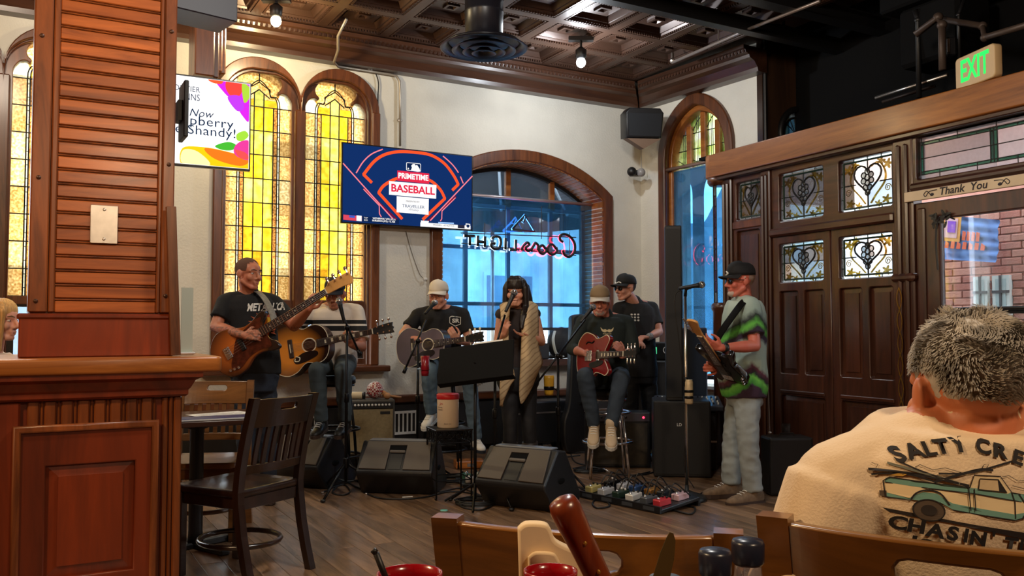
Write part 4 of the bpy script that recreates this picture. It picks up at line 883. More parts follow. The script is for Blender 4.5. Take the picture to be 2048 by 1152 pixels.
for px, py in ((80, 72), (72, 355), (62, 602), (345, 65), (337, 330), (330, 592)):
    s_, z_ = FK.sz(px, py, CO); s_ = min(max(s_, x0 + 0.03), x1 - 0.025)
    MB().ell((s_, CO - 0.014, z_), (0.010, 0.006, 0.010), 10, 6).obj('bolt', M('bolt_brown', srgb(70, 40, 24), 0.4, 0.3), col)
xb0, xb1 = FK.sz(36, 690, CO - 0.05)[0], FK.sz(348, 690, CO - 0.05)[0]
MB().bevbox(xb0, xb1, CO - 0.05, CO + 0.5, ZK, ZK + 0.175, 0.006).obj('plinth', MT['redwood'], col); MB().bevbox(xb0 - 0.008, xb1 + 0.008, CO - 0.058, CO + 0.5, ZK + 0.17, ZK + 0.195, 0.008).obj('plinth_cap', MT['redwood'], col)
sw = thing('switch_plate', 'blank brushed steel wall plate with two screws on the column', 'switch plate', FK.mat(*FK.sz(208, 449, CO), CO - 0.004))
mk('plate', plate('plate', [rrect(-0.058, 0.058, -0.088, 0.088, 0.004, 2)], -0.004, 0.003, 0.002), MT['steel'], sw)
for zz in (-0.068, 0.068): MB().lathe([(0.007, 0), (0.007, 0.003), (0.004, 0.005)], 12, Matrix.Translation((0, -0.004, zz)) @ Matrix.Rotation(PI / 2, 4, 'X')).obj('screw', MT['steel'], sw)
# ---- counter
xr_ = kx(366)[0]; ctr = thing('bar_counter', 'red brown panelled counter with thick honey oak top under the column', 'counter', FK.mat())
cxL = xr_ - 2.6
tr = kx(446, 712, -0.1)[0]
lp = [(cxL, -0.10), (tr - 0.03, -0.10)] + [(tr - 0.03 + 0.03 * math.cos(math.radians(a)), -0.07 + 0.03 * math.sin(math.radians(a))) for a in (-60, -30, 0)] + [(tr, 0.75), (cxL, 0.75)]
me = plate('counter_top', [lp], -0.035, 0.035, 0.012, 2); me.transform(RX90)
ys_ = [v.co.y for v in me.vertices]; flip = -1 if max(ys_) < 0.5 else 1
for v in me.vertices: v.co.y *= flip
if flip < 0: me.flip_normals()
top = mk('counter_top', me, MT['honey'], ctr, Matrix.Translation((0, 0, ZK - 0.035)))
MB().box(cxL, xr_, 0.02, 0.65, 0, 1.07).obj('carcass', MT['redwood'], ctr)
pr = [(-0.012, 0.96), (0.0, 0.96), (0.0, 0.955), (-0.03, 0.955)]
n_ = [(-0.015, 0.955), (-0.025, 0.965), (-0.025, 0.985), (-0.035, 0.995), (-0.055, 1.03), (-0.085, 1.045), (-0.085, 1.067), (0.05, 1.067), (0.05, 0.955)]
vs = [(cxL, y, z) for y, z in n_] + [(xr_ - y * 0.9, y, z) for y, z in n_]; kk = len(n_)
MB().add(vs, [tuple(range(kk)), tuple(reversed(range(kk, 2 * kk)))] + [((i + 1) % kk, i, kk + i, kk + (i + 1) % kk) for i in range(kk)]).obj('cornice', MT['redwood'], ctr)
nb = 0; xx0 = kx(52, 800)[0]; xx1 = kx(312, 800)[0]; nst = 8; w_ = (xx1 - xx0) / nst
for i in range(nst):
    b = MB().bevbox(xx0 + i * w_ + 0.006, xx0 + (i + 1) * w_ - 0.014, 0.004, 0.03, 0.0, 0.955, 0.005).obj('bead_board', MT['cherryz'], ctr)
    MB().cyl((xx0 + (i + 1) * w_ - 0.004, 0.016, 0), (xx0 + (i + 1) * w_ - 0.004, 0.016, 0.955), 0.005, seg=6).obj('bead', MT['cherryz'], b)
for i, (a, b) in enumerate(((0.0, 0.035), (0.04, 0.055), (0.06, 0.085))): MB().bevbox(xr_ - b, xr_ - a, -0.004 * (i == 1), 0.05, 0.0, 0.955, 0.006).obj('pilaster', MT['cherryz'], ctr)
MB().bevbox(cxL, xx0 - 0.02, -0.005, 0.05, 0.0, 0.955, 0.008).obj('pilaster', MT['redwood'], ctr)
pa, pb = kx(28, 900)[0], kx(312, 900)[0]; pt_ = kx(170, 850)[1] + 0.005
dr_ = empty('panel_door', None, ctr)
mk('door_frame', plate('door_frame', [[(pa, 0.08), (pb, 0.08), (pb, pt_), (pa, pt_)], [(pa + 0.12, 0.2), (pb - 0.09, 0.2), (pb - 0.09, pt_ - 0.17), (pa + 0.12, pt_ - 0.17)]], -0.028, 0.01, 0.006), MT['redwood'], dr_)
mk('door_moulding', plate('door_moulding', [[(pa - 0.006, 0.075), (pb + 0.006, 0.075), (pb + 0.006, pt_ + 0.006), (pa - 0.006, pt_ + 0.006)], [(pa + 0.025, 0.10), (pb - 0.025, 0.10), (pb - 0.025, pt_ - 0.025), (pa + 0.025, pt_ - 0.025)]], -0.045, -0.012, 0.008), MT['cherryz'], dr_)
q = raised(dr_, pa + 0.118, pb - 0.088, 0.198, pt_ - 0.168, 'redwood', -0.004)
# ---- tall board, dark display edge and sheets on the far side of the column
tb = thing('leaning_board', 'tall narrow brown board standing on the counter beside the column', 'board', FK.mat(FK.sz(352, 700, 0.05)[0], ZK, 0.05))
bevel(MB().box(-0.022, 0.022, 0.0, 0.03, 0.003, 0.70).obj('board', MT['wood'], tb, mw=Matrix.Rotation(-0.045, 4, 'Y')), 0.003)
pv = thing('menu_stand', 'clear upright menu sheet on the counter behind the brown board', 'menu stand', FK.mat(FK.sz(374, 700, 0.28)[0], ZK, 0.28))
MB().bevbox(-0.035, 0.035, -0.03, 0.03, 0.002, 0.012, 0.003).obj('foot', MT['white'], pv); MB().box(-0.03, 0.025, -0.003, 0.003, 0.01, 0.33).obj('sheet', M('pale_green_sheet', srgb(196, 206, 190), 0.4), pv)
te = thing('side_television', 'dark television seen edge-on on the side of the column', 'television', FK.mat(x1 + 0.058, FK.sz(365, 220, 0.25)[1], 0.25))
MB().bevbox(-0.01, 0.012, -0.05, 0.12, -0.14, 0.14, 0.004).obj('housing', MT['blackplastic'], te); MB().box(-0.03, -0.005, 0.0, 0.1, -0.05, 0.05).obj('bracket', MT['black'], te)
cs_ = thing('side_casing', 'white painted corner strip running up the far side of the column', 'trim', FK.mat(x1 + 0.005, 0, CO + 0.3))
MB().box(0.0, 0.03, 0.0, 0.10, ZK, 4.3).obj('strip', MT['white'], cs_); MB().box(0.031, 0.04, 0.02, 0.08, ZK, 4.3).obj('cable_duct', MT['black'], cs_)
# ---- hanging black box and the wooden pier behind it
hb = thing('hanging_loudspeaker', 'black box loudspeaker hanging from the ceiling beside the column', 'loudspeaker', Matrix.Translation(P(412, 10, 5.0)) @ Matrix.Rotation(AB + 0.2, 4, 'Z'))
MB().bevbox(-0.22, 0.14, -0.12, 0.14, -0.10, 0.16, 0.006).obj('cabinet', M('dusty_black', srgb(36, 32, 40), 0.5), hb); MB().bevbox(-0.06, 0.06, -0.06, 0.06, 0.16, 1.4, 0.01).obj('hanger', MT['black'], hb)
FP_ = wall_through(420, 6.9, AB)
pier = struct(empty('trim_6', FP_.mat()), 'moulded wooden ceiling pier hanging behind the advertising screen')
a, b = FP_.sz(390, 100)[0], FP_.sz(430, 100)[0]; zb_ = FP_.sz(420, 152)[1]
MB().bevbox(a, b, 0, 0.3, zb_, 4.4, 0.01).obj('pier', MT['wood'], pier)
for k, (w, zz) in enumerate(((0.04, 0.0), (0.07, 0.06), (0.10, 0.05))): MB().bevbox(b + w - 0.045, b + w, 0.03 + 0.02 * k, 0.3, zb_ + zz, 4.4, 0.01).obj('pier_moulding', MT['honey'] if k else MT['wood'], pier)
# ---- televisions
def tv(label, fr, x0, x1, z0, z1, off, tilt=0.0, name='television'):
    w, h = x1 - x0, z1 - z0
    t = thing(name, label, 'television', fr.mat((x0 + x1) / 2, (z0 + z1) / 2, off) @ Matrix.Rotation(tilt, 4, 'X'))
    mk('bezel', plate('bezel', [[(-w / 2, -h / 2), (w / 2, -h / 2), (w / 2, h / 2), (-w / 2, h / 2)]], -0.012, 0.03, 0.003), M('tv_bezel', srgb(20, 20, 24), 0.3), t)
    MB().bevbox(-w * 0.3, w * 0.3, 0.03, 0.07, -h * 0.3, h * 0.3, 0.01).obj('rear_housing', MT['blackplastic'], t)
    return t, w, h
x0, z1 = FB.sz(683, 284, -0.12); x1, z0 = FB.sz(944, 462, -0.12)
t1, w, h = tv('wall television showing a navy baseball title card', FB, x0, x1, z0, z1, -0.12)
MB().box(-0.15, 0.15, 0.07, 0.115, -0.12, 0.12).obj('bracket', MT['black'], t1)
MB().box(-w / 2 + 0.012, w / 2 - 0.012, -0.0135, -0.0125, -h / 2 + 0.014, h / 2 - 0.012).obj('screen', EMIT('screen_navy', srgb(18, 48, 104), 0.9), t1)
ecol = lambda n, c, s=1.0: EMIT(n, srgb(*c), s)
E_or, E_pk, E_rd, E_wh, E_dk, E_nv = ecol('screen_orange', (255, 84, 40)), ecol('screen_pink', (255, 130, 140)), ecol('screen_red', (222, 40, 70)), ecol('screen_white', (250, 248, 246)), ecol('screen_maroon', (120, 10, 40)), ecol('screen_deep_navy', (14, 34, 74))
def tvp(x, y):
    u = (x - 120) / 1440; ty, by = 80 + 155 * u, 975 + 75 * u; return ((u - 0.5) * w, ((by - y) / (by - ty) - 0.5) * h)
def stroke(name, pts, wd, m, y=-0.0145, par=None, closed=False, fn=None):
    fn = fn or tvp; p = [Vector(fn(*q)) for q in pts]; n = len(p); L, R = [], []
    for i in range(n):
        a = p[(i - 1) % n] if closed or i else p[i]; b = p[(i + 1) % n] if closed or i < n - 1 else p[i]
        d = (b - a); d = d.normalized() if d.length else Vector((1, 0)); nn = Vector((-d.y, d.x)) * wd / 2; L.append(p[i] + nn); R.append(p[i] - nn)
    vs = [(q.x, y, q.y) for q in L] + [(q.x, y, q.y) for q in R] + [(q.x, y + 0.0006, q.y) for q in L] + [(q.x, y + 0.0006, q.y) for q in R]
    fs = [(i, n + i, n + (i + 1) % n, (i + 1) % n) for i in range(n if closed else n - 1)] + [(2 * n + i, 2 * n + (i + 1) % n, 3 * n + (i + 1) % n, 3 * n + i) for i in range(n if closed else n - 1)]
    MB().add(vs, fs).obj(name, m, par or t1)
sp2 = lambda pts, n=5: [(v.x, v.y) for v in smooth_path([Vector((a, b, 0)) for a, b in pts], n)]
stroke('field_line', [(433, 530), (345, 440)] + sp2([(345, 440), (450, 300), (560, 222), (700, 188), (850, 190), (1060, 220), (1220, 310), (1330, 440), (1390, 545)]) + [(1390, 545), (1320, 610)], 0.030, E_or)
stroke('field_line', sp2([(268, 425), (340, 300), (430, 212), (545, 160)]), 0.012, E_pk); stroke('field_line', sp2([(1212, 235), (1290, 300), (1340, 350), (1392, 418)]), 0.012, E_pk); stroke('field_line', [(1415, 460), (1448, 535)], 0.012, E_pk)
stroke('field_line', [(133, 318), (640, 905), (660, 925)], 0.012, E_pk); stroke('field_line', [(1556, 455), (1070, 940)], 0.012, E_pk)
stroke('field_line', [(345, 600), (512, 780), (515, 870), (535, 905)], 0.010, E_pk); stroke('field_line', [(1358, 690), (1203, 835), (1200, 920), (1185, 945)], 0.010, E_pk)
stroke('field_line', [(350, 590), (700, 930)], 0.014, E_dk, -0.0141); stroke('field_line', [(1365, 675), (1040, 945)], 0.014, E_dk, -0.0141)
stroke('field_line', [(760, 925), (505, 640)] + sp2([(505, 640), (560, 560), (690, 485), (860, 460), (1060, 500), (1180, 600), (1235, 700)]) + [(1235, 700), (985, 930)], 0.030, E_or)
def card(name, pts, m, y): q = [tvp(*p) for p in pts]; return MB().prism(q[::-1], y, y + 0.0006).obj(name, m, t1)
card('caption_bar', [(703, 393), (1056, 427), (1056, 540), (703, 505)], E_rd, -0.0150); card('title_bar', [(615, 510), (1138, 552), (1134, 702), (615, 660)], E_wh, -0.0155); card('sponsor_card', [(698, 675), (1052, 705), (1050, 878), (698, 852)], E_wh, -0.0155)
tx, tz = tvp(879, 465); text('lettering', 'PRIMETIME', 0.075, E_wh, t1, (tx, -0.0158, tz), 0.0003, bold=0.0028, width=(tvp(1045, 0)[0] - tvp(712, 0)[0]))
tx, tz = tvp(876, 606); text('lettering', 'BASEBALL', 0.105, E_rd, t1, (tx, -0.0162, tz), 0.0003, bold=0.003, width=(tvp(1118, 0)[0] - tvp(636, 0)[0]))
E_bk = ecol('screen_dark_text', (40, 40, 60)); E_gy = ecol('screen_grey_text', (120, 130, 150))
tx, tz = tvp(874, 735); text('lettering', 'PRESENTED BY', 0.022, E_bk, t1, (tx, -0.0162, tz), 0.0003)
tx, tz = tvp(880, 790); text('lettering', 'TRAVELLER', 0.042, E_gy, t1, (tx, -0.0162, tz), 0.0003, width=0.245, bold=0.0006)
tx, tz = tvp(880, 825); text('lettering', 'Whiskey', 0.032, E_gy, t1, (tx, -0.0162, tz), 0.0003, shear=0.4)
lx0, lz0 = tvp(800, 392); lx1, lz1 = tvp(962, 318)
mk('league_emblem', plate('league_emblem', [rrect(lx0, lx1, lz0, lz1, 0.012, 3)], -0.0150, -0.0144), E_wh, t1); mk('league_emblem', plate('league_emblem', [rrect(lx0 + .006, lx1 - .006, lz0 + .006, lz1 - .006, 0.008, 3)], -0.0156, -0.0150), E_nv, t1)
bat = [(850, 395), (862, 362), (855, 340), (872, 322), (893, 322), (903, 340), (918, 332), (945, 370), (955, 402), (930, 408)]
mk('batter_figure', plate('batter_figure', [[tvp(*q) for q in bat][::-1]], -0.0162, -0.0156), E_wh, t1); bxp, bzp = tvp(823, 372); MB().ell((bxp, -0.0158, bzp), (0.008, 0.0008, 0.008), 10, 6).obj('ball', E_wh, t1)
card('score_strip', [(132, 880), (725, 930), (725, 985), (132, 945)], E_nv, -0.0145); card('score_block', [(140, 883), (330, 900), (330, 955), (140, 940)], ecol('screen_red_block', (214, 70, 90)), -0.015); card('score_block', [(275, 890), (328, 895), (328, 955), (275, 950)], E_wh, -0.0155); card('score_block', [(200, 890), (258, 895), (258, 920), (200, 915)], ecol('screen_blue_block', (60, 90, 190)), -0.0155)
tx, tz = tvp(565, 927); text('lettering', 'WETHERHOLT (STL) 2-3, R', 0.022, E_wh, t1, (tx, -0.0155, tz), 0.0003, width=0.24, bold=.0005); tx, tz = tvp(560, 952); text('lettering', 'BURLESON (STL) 1-3, RBI', 0.022, E_wh, t1, (tx, -0.0155, tz), 0.0003, width=0.235, bold=.0005)
tx, tz = tvp(372, 917); text('lettering', 'TOP', 0.02, E_wh, t1, (tx, -0.0155, tz), 0.0003); tx, tz = tvp(372, 942); text('lettering', 'BOS', 0.02, E_wh, t1, (tx, -0.0155, tz), 0.0003)
card('ticker_strip', [(960, 960), (1535, 995), (1535, 1035), (960, 1005)], E_wh, -0.0145); card('ticker_strip', [(1160, 955), (1340, 962), (1340, 978), (1160, 970)], ecol('screen_light_blue', (150, 190, 240)), -0.0148)
tx, tz = tvp(1220, 993); text('lettering', 'YANKEES - ATHLETICS', 0.024, E_bk, t1, (tx, -0.0155, tz), 0.0003, width=0.24)
card('ticker_emblem', [(965, 940), (1055, 945), (1045, 985), (965, 980)], E_wh, -0.015); card('ticker_emblem', [(1385, 985), (1465, 990), (1465, 1025), (1385, 1020)], E_bk, -0.0152)
hx = [(1478, 970), (1530, 975), (1530, 1010), (1504, 1030), (1478, 1008)]; card('plate_emblem', hx, E_wh, -0.0152); card('plate_emblem', [(1486, 980), (1522, 984), (1522, 1006), (1504, 1020), (1486, 1003)], E_nv, -0.0156)
# second television, an advert
FT = wall_through(500, 5.6, AB - 0.02)
xr2, zt2 = FT.sz(502, 167); zb2 = FT.sz(500, 343)[1]; hh = zt2 - zb2
t2, w, h = tv('bright advertising television showing pink fruit beside the column', FT, xr2 - hh * 1.72, xr2, zb2, zt2, 0.0)
MB().bevbox(-0.03, 0.03, 0.06, 0.12, 0, 1.9, 0.01).obj('ceiling_pole', MT['black'], t2)
MB().box(-w / 2 + .01, w / 2 - .01, -0.0135, -0.0125, -h / 2 + .012, h / 2 - .01).obj('screen', EMIT('advert_white', (1, 0.98, 0.97), 1.25), t2)
def ap(px, py): s, z = FT.sz(px, py, -0.014); return (s - (xr2 - hh * 0.86), z - (zt2 + zb2) / 2)
def blob(name, pts, c, y, st=1.1):
    mk(name, plate(name, [[(min(max(v.x, -w / 2 + .012), w / 2 - .012), min(max(v.y, -h / 2 + .014), h / 2 - .012)) for v in smooth_path([Vector((*ap(*p), 0)) for p in pts], 5, True)]], y, y + 0.0005), EMIT(name, srgb(*c), st), t2)
blob('magenta_splash', [(432, 160), (470, 158), (499, 166), (499, 240), (485, 232), (468, 205), (448, 185)], (214, 40, 226), -0.0142); blob('orange_splash', [(417, 158), (445, 160), (442, 168), (424, 165)], (255, 90, 50), -0.0147)
blob('red_fruit', [(455, 160), (484, 165), (482, 188), (466, 195), (452, 178)], (255, 70, 60), -0.0147); blob('leaf_shape', [(484, 168), (499, 175), (499, 195), (488, 205)], (170, 210, 60), -0.0150); blob('purple_patch', [(455, 195), (478, 192), (488, 215), (474, 222)], (190, 60, 235), -0.0150)
blob('golden_ground', [(365, 296), (405, 294), (450, 302), (499, 318), (499, 340), (420, 336), (365, 331)], (255, 200, 20), -0.0142); blob('orange_ground', [(410, 296), (470, 308), (499, 320), (480, 332), (430, 318)], (255, 120, 30), -0.0147); blob('pale_ground', [(366, 300), (395, 303), (420, 330), (366, 328)], (255, 240, 170), -0.0147)
blob('raspberry', [(470, 292), (484, 282), (499, 284), (499, 318), (480, 316), (468, 306)], (226, 60, 150), -0.0152); blob('raspberry_side', [(470, 300), (490, 305), (499, 318), (480, 316)], (240, 80, 80), -0.0156); blob('green_leaf', [(430, 292), (455, 284), (472, 290), (465, 300), (445, 300)], (70, 180, 50), -0.0150); blob('green_leaf', [(474, 268), (490, 262), (497, 272), (485, 282), (474, 280)], (160, 215, 60), -0.0150)
E_tx = EMIT('advert_text', srgb(24, 44, 74), 1.0)
for body, px, py, sz, wd, shr in (('On Now', 404, 230, 0.068, None, 0.3), ('Raspberry', 415, 250, 0.083, 0.40, 0), ('Lime Shandy!', 410, 269, 0.083, 0.50, 0), ('FRONTIER', 375, 181, 0.05, 0.20, 0), ('INNS', 390, 197, 0.06, 0.1, 0)):
    x_, z_ = ap({'On Now': 425, 'Raspberry': 467, 'Lime Shandy!': 473, 'FRONTIER': 400, 'INNS': 400}[body], py)
    o = text('lettering', body, sz, E_tx, t2, (x_, -0.0162, z_), 0.0003, align='RIGHT', shear=shr, width=wd, spacing=1.05)

# ================================================================ chairs and tables
def chair_parts():
    """one schoolhouse dining chair, facing -y; the back curves"""
    P_ = {}
    def bow(x): return 0.035 * (1 - (x / 0.215) ** 2)
    def back_y(z): return 0.20 + 0.10 * max(0, (z - 0.46) / 0.46) ** 1.4
    def curved(x0, x1, z0, z1, th, hole=None):
        cu = plate('rail', [rrect(x0, x1, z0, z1, 0.012, 2)] + ([hole] if hole else []), -th / 2, th / 2, 0.004)
        import bmesh
        bm = bmesh.new(); bm.from_mesh(cu)
        for i in range(1, 16):
            x = x0 + (x1 - x0) * i / 16; bmesh.ops.bisect_plane(bm, geom=bm.verts[:] + bm.edges[:] + bm.faces[:], plane_co=(x, 0, 0), plane_no=(1, 0, 0))
        bm.to_mesh(cu); bm.free()
        for v in cu.vertices: v.co.y += bow(v.co.x) + back_y(v.co.z)
        return cu
    hole = arc(0.045, 0.875, 0.017, -90, 90, 5) + arc(-0.045, 0.875, 0.017, 90, 270, 5)
    P_['top_rail'] = [curved(-0.205, 0.205, 0.775, 0.918, 0.022, hole)]; P_['lower_rail'] = [curved(-0.20, 0.20, 0.545, 0.59, 0.02)]
    sl = []
    for i in range(7):
        x = -0.15 + i * 0.05; mb = MB(); pts = [(x, bow(x) + back_y(z), z) for z in (0.585, 0.65, 0.72, 0.78)]
        vs = []
        for p in pts: vs += [(p[0] - 0.013, p[1] - 0.006, p[2]), (p[0] + 0.013, p[1] - 0.006, p[2]), (p[0] + 0.013, p[1] + 0.006, p[2]), (p[0] - 0.013, p[1] + 0.006, p[2])]
        mb.add(vs, [(3, 2, 1, 0), (12, 13, 14, 15)] + [(4 * k + j, 4 * k + (j + 1) % 4, 4 * k + 4 + (j + 1) % 4, 4 * k + 4 + j) for k in range(3) for j in range(4)]); sl.append(mb.mesh('slat'))
    P_['slat'] = sl
    st = []
    for s in (-1, 1):
        mb = MB(); vs = []
        zs = [0.0, 0.12, 0.25, 0.40, 0.46, 0.55, 0.65, 0.75, 0.85, 0.925]
        for z in zs:
            y = back_y(z) + (0.09 * ((0.46 - z) / 0.46) ** 1.6 if z < 0.46 else 0); x = s * 0.215; a = 0.021; b = 0.019
            vs += [(x - a, y - b, z), (x + a, y - b, z), (x + a, y + b, z), (x - a, y + b, z)]
        n = len(zs); mb.add(vs, [(3, 2, 1, 0), (4 * n - 4, 4 * n - 3, 4 * n - 2, 4 * n - 1)] + [(4 * k + j, 4 * k + (j + 1) % 4, 4 * k + 4 + (j + 1) % 4, 4 * k + 4 + j) for k in range(n - 1) for j in range(4)]); st.append(mb.mesh('back_leg'))
    P_['back_leg'] = st
    P_['front_leg'] = [MB().bevbox(s * 0.195 - 0.021, s * 0.195 + 0.021, -0.235, -0.193, 0, 0.435, 0.004).mesh('front_leg') for s in (-1, 1)]
    mb = MB(); out = rrect(-0.225, 0.225, -0.245, 0.215, 0.05, 5); n = len(out); vs = []
    for sc_, z in ((0.97, 0.43), (1.0, 0.44), (1.0, 0.458), (0.98, 0.468), (0.8, 0.462), (0.45, 0.452)): vs += [(x * sc_, (y + 0.015) * sc_ - 0.015, z) for x, y in out]
    fs = [tuple(reversed(range(n))), tuple(range(5 * n, 6 * n))] + [(k * n + j, k * n + (j + 1) % n, (k + 1) * n + (j + 1) % n, (k + 1) * n + j) for k in range(5) for j in range(n)]
    P_['seat'] = [mb.add(vs, fs).mesh('seat', True)]
    P_['apron'] = [MB().bevbox(-0.19, 0.19, -0.225, -0.205, 0.37, 0.43, 0.003).mesh('apron'), MB().bevbox(-0.19, 0.19, 0.19, 0.21, 0.37, 0.43, 0.003).mesh('apron'), MB().bevbox(-0.205, -0.185, -0.2, 0.2, 0.37, 0.43, 0.003).mesh('apron'), MB().bevbox(0.185, 0.205, -0.2, 0.2, 0.37, 0.43, 0.003).mesh('apron')]
    ring = [Vector((0.195 * math.cos(a) if abs(math.cos(a)) < .99 else 0.195 * math.cos(a), 0.215 * math.sin(a), 0.17)) for a in [2 * PI * k / 28 for k in range(28)]]
    P_['stretcher'] = [MB().tube(ring, 0.014, 6, closed=True).mesh('stretcher', True)]
    return P_
CH = chair_parts()
def chair(label, loc, rz, m, sc=1.0, group=None):
    t = thing('dining_chair', label, 'chair', Matrix.Translation(loc) @ Matrix.Rotation(rz, 4, 'Z') @ Matrix.Diagonal((sc, sc, sc, 1)), group)
    for k, meshes in CH.items():
        for me in meshes:
            q = me.copy(); mk(k, q, m, t)
    return t
chair_black = WOOD('black_stained_wood', srgb(22, 13, 10), srgb(48, 30, 22), 'Z', 8, 0.28, 0.5)
chair_oak = WOOD('worn_brown_wood', srgb(76, 46, 22), srgb(136, 90, 46), 'X', 7, 0.3, 0.5, wear=(srgb(176, 118, 56), 3.0, 0.62))
chair_amber = WOOD('amber_worn_wood', srgb(84, 50, 18), srgb(160, 104, 42), 'X', 6, 0.28, 0.6, wear=(srgb(196, 128, 56), 4.0, 0.60))
chair('black dining chair with slatted back beside the panelled counter', (-1.42, 4.62, 0), math.radians(-118), chair_black)
chair('brown dining chair at the far side of the small table by the counter', (P(415, 800, 5.45).x, 5.45, 0), math.radians(8), chair_oak, 1.0)
# table behind the counter with menus
tbl = thing('pedestal_table', 'small dark dining table with a menu on it behind the counter', 'table', Matrix.Translation((P(330, 850, 4.95).x + 0.12, 5.12, 0)) @ Matrix.Rotation(AB, 4, 'Z'))
mk('table_top', plate('table_top', [rrect(-0.32, 0.36, 0.0, 0.03, 0.004, 2)], -0.33, 0.33, 0.003), MT['darkwoodh'], tbl, Matrix.Translation((0, 0, 0.725)))
MB().lathe([(0.045, 0.03), (0.04, 0.10), (0.04, 0.68), (0.16, 0.725)], 16).obj('pedestal', MT['black'], tbl, True)
for k in range(4): MB().bevbox(0, 0.30, -0.03, 0.03, 0.0, 0.035, 0.008, Matrix.Rotation(k * PI / 2 + 0.4, 4, 'Z')).obj('base_foot', MT['black'], tbl)
mt = tbl.matrix_world.copy()
mn = thing('menu_card', 'cream printed menu card lying on the small dark table', 'menu', mt @ Matrix.Translation((0.14, 0.02, 0.7565)) @ Matrix.Rotation(0.3, 4, 'Z'))
MB().box(-0.17, 0.17, -0.11, 0.11, 0, 0.002).obj('sheet', MT['paper'], mn)
for k in range(6): MB().box(-0.14, 0.14 - 0.04 * (k % 3), -0.08 + k * 0.028, -0.074 + k * 0.028, 0.002, 0.0024).obj('print_line', M('grey_print', srgb(120, 116, 110), 0.7), mn)
mf = thing('menu_folder', 'dark menu folder with a blue edge on the small table', 'menu', mt @ Matrix.Translation((0.02, -0.25, 0.7565)))
MB().bevbox(-0.34, 0.30, -0.06, 0.10, 0, 0.012, 0.003).obj('cover', M('blue_folder', srgb(40, 60, 110), 0.3), mf); MB().box(-0.335, 0.295, -0.061, -0.05, 0.002, 0.010).obj('pages', MT['white'], mf)
# ================================================================ people
def remesh(mb, voxel, smooth=4, fold=0.0, fscale=9.0, name='body', seed=0.0, stretch=(1, 1, 0.45)):
    me = mb.mesh(name); ob = bpy.data.objects.new(name, me); COL.objects.link(ob)
    r = ob.modifiers.new('r', 'REMESH'); r.mode = 'VOXEL'; r.voxel_size = voxel; r.use_smooth_shade = True
    if smooth: s = ob.modifiers.new('s', 'SMOOTH'); s.factor = 0.5; s.iterations = smooth
    dg = bpy.context.evaluated_depsgraph_get(); out = bpy.data.meshes.new_from_object(ob.evaluated_get(dg))
    bpy.data.objects.remove(ob); bpy.data.meshes.remove(me); out.name = name
    if fold:
        ns = [v.normal.copy() for v in out.vertices]
        for v, n in zip(out.vertices, ns):
            c = v.co; p = Vector((c.x * stretch[0] * fscale + seed, c.y * stretch[1] * fscale, c.z * stretch[2] * fscale))
            a = 1 - abs(mnoise.noise(p)) * 2.2; b = mnoise.noise(p * 2.7)
            v.co = c + n * fold * (0.75 * a + 0.35 * b)
        out.update()
    out.polygons.foreach_set('use_smooth', [True] * len(out.polygons)); return out
def norm(v): return Vector(v).normalized()
def hand(mb, w, d, palm, side, curl=(0.5, 0.7, 0.5), spread=0.0, k=1.0, thumb=0.6):
    """palm, four jointed fingers of unequal length and a thumb from the side of the palm"""
    d = norm(d); palm = Vector(palm); palm = norm(palm - d * palm.dot(d)); th = d.cross(palm) * (1 if side == 'R' else -1)
    w = Vector(w)
    for i, off in enumerate((0.030, 0.010, -0.010, -0.029)):
        b = w + d * (0.083 - 0.004 * abs(i - 1)) * k + th * off * k
        mb.cap(w + th * off * 0.55 * k + d * 0.01, 0.015 * k, b, 0.0115 * k, 10)
        L = (0.93, 1.0, 0.95, 0.76)[i] * k; dirv = norm(d + th * spread * (1.5 - i) * 0.25); p = b; a = 0.0
        for seg, (ln, c) in enumerate(zip((0.043, 0.027, 0.022), curl)):
            a += c * (1 + 0.08 * (i - 1.5)); q = p + (dirv * math.cos(a) + palm * math.sin(a)) * ln * L
            mb.cap(p, (0.0098 - 0.0008 * seg) * k, q, (0.0090 - 0.0009 * seg) * k, 9); p = q
    mb.ell(w + d * 0.045 * k + palm * 0.004, (0.036 * k, 0.045 * k, 0.014 * k), 12, 8, axes=(th, d, palm))
    t0 = w + d * 0.022 * k + th * 0.026 * k + palm * 0.006; t1 = t0 + (th * 0.75 + d * 0.55 + palm * 0.25 * thumb).normalized() * 0.040 * k; t2 = t1 + (d * 0.85 + th * (0.45 - 0.4 * thumb) + palm * 0.5 * thumb).normalized() * 0.032 * k; t3 = t2 + (d * 0.9 + palm * 0.5 * thumb - th * 0.1).normalized() * 0.024 * k
    mb.cap(t0, 0.0155 * k, t1, 0.012 * k, 10); mb.cap(t1, 0.0115 * k, t2, 0.010 * k, 10); mb.cap(t2, 0.0098 * k, t3, 0.0085 * k, 10)
